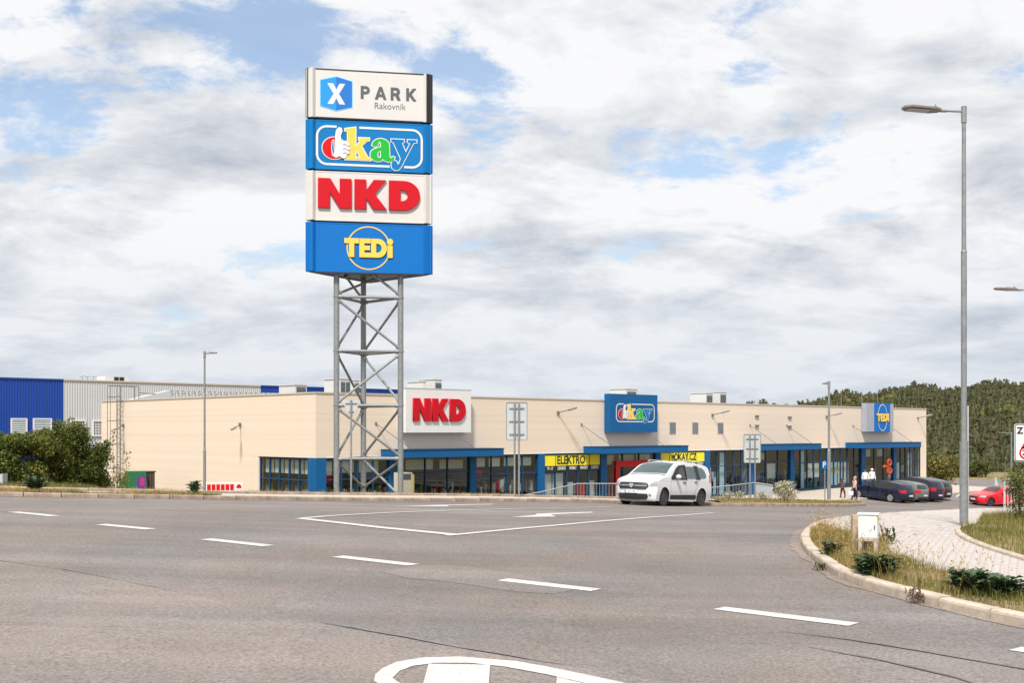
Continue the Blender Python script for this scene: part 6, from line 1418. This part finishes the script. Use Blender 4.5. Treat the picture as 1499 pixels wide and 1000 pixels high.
p3 = pd(1277, 90.6); p3.z += 0.12
person(p3, R(190), 1.80, whitem, jean, blackm, M('white_hat', (0.7, 0.7, 0.68), 0.7, var=0.05), 'person in white with a white hat behind the dark blue car', 'stand', False)
# ------------------------------------------------------------------ vegetation
LF = {'dark': leaf_mat('leaf_dark', (0.06, 0.09, 0.022), (0.13, 0.16, 0.036), 0.35, 0.35), 'mid': leaf_mat('leaf_mid', (0.085, 0.125, 0.025), (0.23, 0.26, 0.05), 0.35, 0.35),
      'yellow': leaf_mat('leaf_yellowish', (0.15, 0.14, 0.03), (0.30, 0.25, 0.05)), 'olive': leaf_mat('leaf_olive', (0.07, 0.075, 0.02), (0.16, 0.14, 0.04)),
      'thistle': leaf_mat('leaf_thistle', (0.035, 0.065, 0.030), (0.075, 0.12, 0.05), 0.4, 0.15), 'flower': leaf_mat('cream_flowers', (0.52, 0.47, 0.33), (0.72, 0.68, 0.54), 0.15, 0.2),
      'straw': leaf_mat('straw_grass', (0.33, 0.22, 0.07), (0.52, 0.38, 0.15), 0.35, 0.25), 'grass': leaf_mat('grass_blades', (0.085, 0.115, 0.022), (0.21, 0.21, 0.05), 0.35, 0.25)}
BARK = M('bark', (0.09, 0.06, 0.04), 0.9, var=0.3, vs=8, bump=0.4)
def leaf_mesh(name, C, size, mat, parent=None, aspect=0.5, up=0.3):
    n = len(C); d = rng.normal(size=(n, 3)); d[:, 2] += up; d /= np.linalg.norm(d, axis=1)[:, None]
    e = rng.normal(size=(n, 3)); e -= d*(e*d).sum(1)[:, None]; e /= np.linalg.norm(e, axis=1)[:, None]; f = np.cross(d, e)
    s = size*rng.uniform(0.6, 1.3, n)[:, None]
    v = np.stack([C-d*s*0.5, C+e*s*aspect*0.5+f*s*0.06, C+d*s*0.5, C-e*s*aspect*0.5+f*s*0.06], 1).reshape(-1, 3)
    fc = np.arange(4*n).reshape(n, 4); return np_mesh(name, v, fc, mat, parent)
def blob_pts(blobs, n, shell=0.12):
    w = np.array([b[3]*b[4]*b[5] for b in blobs])**0.8; w /= w.sum(); res = []
    for b, k_ in zip(blobs, rng.multinomial(n, w)):
        d = rng.normal(size=(k_, 3)); d /= np.linalg.norm(d, axis=1)[:, None]; r = rng.uniform(shell, 1.0, k_)**0.55
        bump = 1+0.18*np.sin(d[:, 0]*7+b[0]*3)*np.cos(d[:, 2]*6+b[1]); res.append(np.array(b[:3])+d*(r*bump)[:, None]*np.array(b[3:6]))
    return np.concatenate(res)
def shrub(base, w, h, mats, n, size, label, group=None, cat='shrub', name='shrub', dp=None, seed=0, stems=5):
    rr = random.Random(seed+17); root = thing(name, base, 0, label, cat, group); dp = dp or w*0.8
    blobs = []
    for i in range(11):
        a = rr.uniform(0, 6.28); q_ = rr.uniform(0.1, 0.75); z = rr.uniform(0.22, 0.86)*h; taper = 1-0.55*max(0, z/h-0.4); s = rr.uniform(0.20, 0.34)
        blobs.append((math.cos(a)*q_*w*0.5*taper, math.sin(a)*q_*dp*0.5*taper, z, s*w, s*dp, s*h*0.75))
    for i in range(7):
        a = rr.uniform(0, 6.28); blobs.append((math.cos(a)*w*0.36, math.sin(a)*dp*0.36, h*rr.uniform(0.7, 0.95), w*0.10, dp*0.10, h*rr.uniform(0.08, 0.16)))
    for i, (mt, fr) in enumerate(mats): 
        P = blob_pts(blobs, int(n*fr)); P = P[P[:, 2] > 0.02]; leaf_mesh('foliage', P, size, LF[mt], root)
    q = MB()
    for i in range(stems):
        a = rr.uniform(0, 6.28); q.tube((0.06*math.cos(a), 0.06*math.sin(a), -0.1), (math.cos(a)*w*0.25, math.sin(a)*dp*0.25, h*0.75), 0.03*h/2, 5, 0.008)
    q.build('stem', BARK, root); return root
def gpos(px, dd, dz=0.0):
    v = pd(px, dd); v.z = float(ground_z(np.array([v.x]), np.array([v.y]))[0])+dz; return v
# bushes on the left
for i, (px, dd, w, ytop, mats, lab) in enumerate((
    (-28, 41.5, 2.3, 630, (('mid', .5), ('dark', .5)), 'green bush cut off by the left picture edge'),
    (18, 42.0, 2.1, 636, (('mid', .55), ('dark', .45)), 'bush below the left shuttered window of the blue hall'),
    (62, 42.5, 2.0, 632, (('yellow', .25), ('mid', .45), ('dark', .3)), 'yellowish green bush below the right shuttered window'),
    (100, 43.0, 1.6, 620, (('mid', .6), ('dark', .4)), 'tallest bush of the row, rising before the white hall wall'),
    (133, 43.5, 1.6, 645, (('dark', .7), ('mid', .3)), 'dark green bush at the right end of the row by the beige wall'))):
    b = gpos(px, dd); h = CZ+(HY-ytop)/F*dd-b.z
    shrub(b, w, h, mats, 15000, 0.10, lab, 'bushes in a row before the blue and white hall', seed=i*5, dp=1.7)
b = gpos(172, 46.5, -0.1); shrub(b, 1.15, CZ+(HY-676)/F*46.5-b.z, (('yellow', .75), ('mid', .25)), 1500, 0.09, 'yellow leaved bush in front of the green recycling container', seed=91)
b = gpos(166, 47.5); sh = thing('sapling', b, 0, 'thin leafy shoot climbing the beige corner beside the ladder', 'sapling'); hh = CZ+(HY-630)/F*47.5-b.z
P = np.c_[rng.normal(0, 0.06, 130), rng.normal(0, 0.06, 130), rng.uniform(0.5, 1.0, 130)*hh]; P[:, 0] += 0.06*np.sin(P[:, 2]*3); leaf_mesh('foliage', P, 0.10, LF['olive'], sh); q = MB(); q.tube((0, 0, 0), (0, 0, hh), 0.015, 5, 0.005); q.build('stem', BARK, sh)
b = gpos(186, 47.8); sh = thing('sapling', b, 0, 'shorter leafy shoot between the ladder and the waste bins', 'sapling'); hh = CZ+(HY-660)/F*47.8-b.z
P = np.c_[rng.normal(0, 0.08, 70), rng.normal(0, 0.06, 70), rng.uniform(0.55, 1.0, 70)*hh]; leaf_mesh('foliage', P, 0.11, LF['yellow'], sh); q = MB(); q.tube((0, 0, 0), (0, 0, hh), 0.015, 5, 0.005); q.build('stem', BARK, sh)
# white flowering bush on the island, low cream flowers by the railing
b = pd(1150, 50.5); b.z += 0.1
fb = shrub(b, 1.15, (739-711)/F*50.5*1.1, (('mid', .18), ('flower', .82)), 2600, 0.075, 'bush full of cream white flowers on the kerb island', name='flower_bush', seed=40, dp=1.0)
for i, (px, lab) in enumerate(((1062, 'low pale flowering plant left of the twin-post sign legs'), (1083, 'low pale flowering plant directly before the twin-post sign'), (1117, 'low pale flowering plant between the sign and the flower bush'))):
    b = pd(px, 52); b.z += 0.1; shrub(b, 0.7, 0.42, (('flower', .75), ('mid', .25)), 420, 0.07, lab, 'low pale plants by the rear railing', 'plant', 'flowering_plant', seed=60+i, stems=3)
# bush at the right edge
b = pd(1494, 24.5); b.z += 0.12
shrub(b, 0.98, 1.18, (('mid', .55), ('olive', .25), ('dark', .2)), 4200, 0.045, 'round green bush with pale blossoms at the right edge before the railing', name='flower_bush', seed=70, dp=0.9)
P = blob_pts([(0, 0, 0.6, 0.44, 0.42, 0.50)], 130, 0.85)+np.array(b); o = leaf_mesh('blossom', P-np.array(b), 0.035, LF['flower'], bpy.data.objects['flower_bush.001'], 0.9)
b = pd(1505, 40); shrub(b, 1.4, 1.1, (('yellow', .6), ('straw', .4)), 900, 0.06, 'sunlit dry shrub showing above the railing at the right edge', seed=75)
# shrubs at the far end of the car park
for i, (px, dd, w, ytop, mats, lab) in enumerate(((1372, 128, 5.0, 668, (('yellow', .5), ('olive', .5)), 'yellow green shrub just past the end of the shop building'), (1390, 150, 6, 664, (('olive', .6), ('mid', .4)), 'olive shrub left of the tall lamp post at the foot of the hill'),
    (1432, 150, 6, 676, (('dark', .5), ('olive', .5)), 'dark low shrub between the tall lamp and the marker plates'), (1352, 140, 5, 650, (('mid', .6), ('olive', .4)), 'green shrub half hidden by the far building corner'))):
    b = gpos(px, dd, -0.5); h = CZ+(HY-ytop)/F*dd-b.z; shrub(b, w, h, mats, 1300, 0.42, lab, seed=80+i, stems=3)

# grasses
def blades(name, poly, n, hmin, hmax, width, mat, off, seedheads=0.0, mask=None, lean=0.35, parent=None):
    poly = [(p[0], p[1]) for p in poly]; xs = [p[0] for p in poly]; ys = [p[1] for p in poly]; X = np.empty(0); Y = np.empty(0)
    while len(X) < n:
        x = rng.uniform(min(xs), max(xs), n); y = rng.uniform(min(ys), max(ys), n); k_ = inpoly(x, y, poly)
        if mask is not None: k_ &= (rng.uniform(0, 1, n) < mask(x, y))
        X = np.r_[X, x[k_]]; Y = np.r_[Y, y[k_]]
        if len(X) == 0: break
    X, Y = X[:n], Y[:n]; Z = H(X, Y)+off; n = len(X)
    h = rng.uniform(hmin, hmax, n)*(0.55+0.6*rng.random(n)); a = rng.uniform(0, 6.28, n); l = rng.random(n)*lean*h; b = rng.uniform(0, 6.28, n)
    cx, cy = np.cos(a)*width/2, np.sin(a)*width/2; dx, dy = np.cos(b)*l, np.sin(b)*l
    p0 = np.c_[X-cx, Y-cy, Z]; p1 = np.c_[X+cx, Y+cy, Z]; m0 = np.c_[X-cx*0.7+dx*0.3, Y-cy*0.7+dy*0.3, Z+h*0.6]; m1 = np.c_[X+cx*0.7+dx*0.3, Y+cy*0.7+dy*0.3, Z+h*0.6]; t = np.c_[X+dx, Y+dy, Z+h]
    v = np.stack([p0, p1, m0, m1, t], 1).reshape(-1, 3); o = np.arange(n)[:, None, None]*5; f = (np.array([[0, 1, 3], [0, 3, 2], [2, 3, 4]])[None]+o).reshape(-1, 3)
    ob = np_mesh(name, v, f, mat, parent); ob['kind'] = 'stuff'
    if seedheads:
        k_ = rng.random(n) < seedheads; C = t[k_]; C = np.concatenate([C+rng.normal(0, 0.012, C.shape)+np.array([0, 0, -0.02*j]) for j in range(3)]); s = leaf_mesh('seed_heads', C, 0.035, mat, None, 0.35, 1.5); s['kind'] = 'stuff'
    return ob
def patchy(sc_, lo=0.25):
    ph = rng.uniform(0, 6.28, 4)
    return lambda x, y: np.clip(0.5+0.35*np.sin(x*sc_+ph[0])*np.cos(y*sc_*1.3+ph[1])+0.3*np.sin(x*sc_*2.3+y*sc_*1.7+ph[2]), lo, 1)
bx_ = np.mean([p[0] for p in BED[:10]])
def bedmask(x, y):
    px = CX+F*x/y; cab_ = np.hypot(x-cab.location.x, y-cab.location.y+0.15); return np.where(px < 1320, 1.0, np.where(px < 1420, 0.40, 0.12))*patchy(2.2, 0.12)(x, y)*np.clip(cab_/0.55-0.5, 0.05, 1)
blades('dry_grass', BED, 7500, 0.03, 0.15, 0.006, LF['straw'], 0.10, 0.0, bedmask, 0.9)
blades('dry_grass', BED, 650, 0.22, 0.46, 0.004, LF['straw'], 0.10, 0.8, bedmask, 0.7)
blades('green_grass', BED, 7500, 0.04, 0.17, 0.006, LF['grass'], 0.10, 0.0, patchy(1.5, 0.1), 0.8)
blades('lawn_grass', GRASS, 30000, 0.05, 0.17, 0.007, LF['grass'], 0.14, 0.0, patchy(1.2, 0.3))
blades('lawn_straw', GRASS, 4500, 0.10, 0.28, 0.005, LF['straw'], 0.14, 0.0, patchy(0.9, 0.1))
blades('verge_grass', VERGE, 14000, 0.04, 0.14, 0.014, LF['straw'], 0.12, 0.0, patchy(0.7, 0.05))
blades('verge_grass', VERGE, 6000, 0.04, 0.13, 0.014, LF['grass'], 0.12, 0.0, patchy(0.8, 0.02))
bk = [(p.x, p.y) for p in offset_path(kin, 3.4) if -420 <= CX+F*p.x/p.y <= 1030]; bk2 = [(p.x, p.y) for p in offset_path(kin, 5.2) if -420 <= CX+F*p.x/p.y <= 1030]
blades('bank_grass', bk+bk2[::-1], 15000, 0.06, 0.20, 0.016, LF['straw'], 0.06, 0.0, patchy(0.5, 0.05)); 
bk3 = [(p.x, p.y) for p in offset_path(kin, 3.4) if -420 <= CX+F*p.x/p.y <= 170]; bk4 = [(p.x, p.y) for p in offset_path(kin, 9.0) if -420 <= CX+F*p.x/p.y <= 170]
blades('bank_grass', bk3+bk4[::-1], 16000, 0.08, 0.22, 0.018, LF['grass'], 0.05, 0.0, patchy(0.5, 0.2))
blades('island_grass', [(p.x, p.y) for p in ISLE], 9000, 0.04, 0.12, 0.016, LF['straw'], 0.11, 0.0, patchy(0.8, 0.05))
blades('island_grass', [(p.x, p.y) for p in ISLE], 6000, 0.04, 0.13, 0.016, LF['grass'], 0.11, 0.0, patchy(0.9, 0.05))
# weeds: rosettes of lobed leaves
def weed(base, w, h, n, label, mat='thistle', group='dark green weeds along the kerb'):
    root = thing('weed', base, random.uniform(0, 6), label, 'weed', group); V = []; Fc = []
    for i in range(n):
        a = random.uniform(0, 6.283); l = random.uniform(0.45, 1.0)*w*0.5; up = random.uniform(0.15, 1.0)*h; u = Vector((math.cos(a), math.sin(a), 0)); s = Vector((-u.y, u.x, 0)); o = len(V); m_ = 7
        r0 = Vector((random.gauss(0, 0.05), random.gauss(0, 0.05), random.uniform(0, 0.3)*h))
        for j in range(m_+1):
            t = j/m_; c = r0+u*l*t+Vector((0, 0, up*(1.9*t-1.15*t*t))); wd = w*0.07*(math.sin(math.pi*min(1, t*0.9+0.08))+0.05)*(1.35 if j % 2 else 0.55)
            V += [c-s*wd+Vector((0, 0, wd*0.5)), c, c+s*wd+Vector((0, 0, wd*0.5))]
        for j in range(m_):
            k_ = o+j*3; Fc += [(k_, k_+1, k_+4, k_+3), (k_+1, k_+2, k_+5, k_+4)]
    mb = MB(); mb.add(V, Fc); mb.build('leaf_rosette', LF[mat], root)
    q = MB(); q.tube((0, 0, -0.05), (0, 0, h*0.7), 0.01, 5, 0.004); q.build('stem', LF[mat], root)
for px, py, w, h, n, lab in ((1217, 813, 0.34, 0.20, 60, 'small spiky dark weed growing over the kerb near the tip of the bed'), (1284, 843, 0.52, 0.24, 120, 'broad spiky dark weed spilling over the kerb below the cabinet'), (1269, 841, 0.36, 0.20, 60, 'low dark weed at the left foot of the broad one by the kerb'),
    (1425, 868, 0.46, 0.24, 110, 'dense dark weed on the left of the pair at the right edge of the bed'), (1463, 872, 0.50, 0.22, 120, 'dense dark weed on the right of the pair at the right edge of the bed'), (1299, 797, 0.20, 0.30, 30, 'upright grey green weed to the right of the cabinet stand'), (1204, 836, 0.12, 0.13, 26, 'small olive tuft growing at the foot of the kerb near the tip')):
    weed(at(px, py, 0.0 if 'tuft' in lab else 0.11), w*1.25, h, n, lab, 'olive' if 'tuft' in lab else 'thistle')
b = pd(52, 33.6); weed(b+Vector((0, 0, 0.13)), 0.9, 0.42, 60, 'spiky green weed on the verge above the long kerb at the left')
b = pd(285, 37.5); weed(b+Vector((0, 0, 0.13)), 0.8, 0.4, 40, 'small green weed by the foot of the lamp before the beige wall')
b = pd(1302, 19.0); tk = thing('dead_tuft', at(1341, 868, 0.12), 0, 'brown dead tuft hanging over a joint of the near kerb', 'tuft')
P = np.c_[rng.normal(0, 0.05, 160), rng.normal(0, 0.03, 160), rng.normal(-0.03, 0.05, 160)]; leaf_mesh('foliage', P, 0.06, M('dead_brown', (0.10, 0.05, 0.03), 0.9, var=0.3), tk, 0.2)

# ------------------------------------------------------------------ wooded hill
def hill_z(x, y):
    t = np.clip((y-430)/400.0, 0, 1.45); ridge = np.interp(x*830/np.maximum(y, 400), [60, 110, 179, 225, 270, 320, 368, 500, 760], [-10, 2, 11.0, 15.0, 18.0, 21.0, 23.0, 26.0, 29.0])
    bumpz = 2.2*np.sin(x*0.021+1.0)+1.5*np.sin(x*0.047+y*0.01)
    return np.where(y < 430, -24.0, -24+(ridge+24)*np.minimum(t, 1)**1.05-40*np.maximum(t-1, 0)+bumpz*np.minimum(t*3, 1))+CZ
hx = np.linspace(-100, 760, 60); hy = np.linspace(410, 1000, 50)
tag(grid_mesh('hill', hx, hy, hill_z, A['soil']), kind='structure')
def tree_template(kind, rs):
    r_ = np.random.default_rng(rs); pine = kind == 'pine'; V = []; Fc = []
    def env(z): return 0.20*min(1.0, (1.03-z)*1.9)**0.8*min(1.0, 0.35+(z-0.15)*3) if pine else 0.27*math.sqrt(max(0.02, 1-((z-0.56)/0.46)**2))
    zs_ = (0.2, 0.34, 0.5, 0.66, 0.82, 0.97); m_ = 7
    for z in zs_:
        for i in range(m_):
            a = 2*math.pi*(i+0.5*(len(V)//m_ % 2))/m_; q_ = env(z)*r_.uniform(0.62, 1.05); V.append(np.array((math.cos(a)*q_, math.sin(a)*q_, z+r_.uniform(-0.03, 0.03))))
    V.append(np.array((r_.uniform(-0.02, 0.02), r_.uniform(-0.02, 0.02), 1.05 if pine else 1.0)))
    for k_ in range(len(zs_)-1):
        for i in range(m_): a, b, c, d = k_*m_+i, k_*m_+(i+1) % m_, (k_+1)*m_+(i+1) % m_, (k_+1)*m_+i; Fc += [(a, b, c), (a, c, d)]
    for i in range(m_): Fc.append(((len(zs_)-1)*m_+i, (len(zs_)-1)*m_+(i+1) % m_, len(zs_)*m_))
    for _ in range(26):
        z = r_.uniform(0.3, 1.0); a = r_.uniform(0, 6.28); q_ = env(z)*r_.uniform(0.8, 1.15); c = np.array((math.cos(a)*q_, math.sin(a)*q_, z)); d = r_.normal(size=(3, 3))*0.055; d += np.array((math.cos(a), math.sin(a), 0.6))*0.02; o = len(V); V += [c+d[0], c+d[1], c+d[2]]; Fc.append((o, o+1, o+2))
    o = len(V); V += [np.array((0.014*math.cos(t), 0.014*math.sin(t), 0)) for t in (0, 2.1, 4.2)]+[np.array((0, 0, 0.8))]; Fc += [(o, o+1, o+3), (o+1, o+2, o+3), (o+2, o, o+3)]
    return np.array(V), np.array(Fc)
TM = [leaf_mat('needles_dark', (0.058, 0.072, 0.028), (0.11, 0.120, 0.046), 0.2, 0.3), leaf_mat('needles_brown', (0.082, 0.078, 0.036), (0.14, 0.125, 0.056), 0.2, 0.3), leaf_mat('needles_green', (0.070, 0.085, 0.030), (0.13, 0.135, 0.048), 0.3, 0.3), leaf_mat('hill_broadleaf', (0.085, 0.100, 0.026), (0.16, 0.165, 0.042), 0.3, 0.3), leaf_mat('hill_light_leaf', (0.10, 0.115, 0.030), (0.20, 0.20, 0.06), 0.3, 0.3)]
tmpl = [tree_template('pine', s) for s in (1, 2, 3, 4)]+[tree_template('leaf', s) for s in (5, 6)]
nt_ = 10500; tx = rng.uniform(40, 480, nt_*3); ty = 435+(rng.uniform(0, 1, nt_*3)**0.9)*410
k_ = (tx/ty > 0.15) & (tx/ty < 0.54); tx, ty = tx[k_][:nt_], ty[k_][:nt_]; tz = hill_z(tx, ty); VV = []; FF = []; MI = []; base_ = 0
dec = np.sin(tx*0.02+ty*0.013)+np.sin(tx*0.05-ty*0.021)+rng.normal(0, 0.8, len(tx)) > 1.25
for i in range(len(tx)):
    leafy = dec[i]; V, Fc = tmpl[(4+i % 2) if leafy else i % 4]; h = rng.choice([rng.uniform(7, 10), rng.uniform(9, 13)]) if not leafy else rng.uniform(6, 9.5); a = rng.uniform(0, 6.28); h *= 0.92+0.30*math.sin(tx[i]*0.11+1)*math.sin(ty[i]*0.07); wf = rng.uniform(0.7, 1.35); ca, sa = math.cos(a)*h*wf, math.sin(a)*h*wf
    VV.append(np.c_[V[:, 0]*ca-V[:, 1]*sa+tx[i], V[:, 0]*sa+V[:, 1]*ca+ty[i], V[:, 2]*h+tz[i]-0.5]); FF.append(Fc+base_); base_ += len(V); MI.append(np.full(len(Fc), 3+i % 2 if leafy else rng.choice([0, 0, 1, 1, 2])))
fo = np_mesh('forest', np.concatenate(VV), np.concatenate(FF), TM); mi = np.concatenate(MI).astype(np.int32)
fo.data.polygons.foreach_set('material_index', mi); fo.data.update(); tag(fo, kind='stuff')
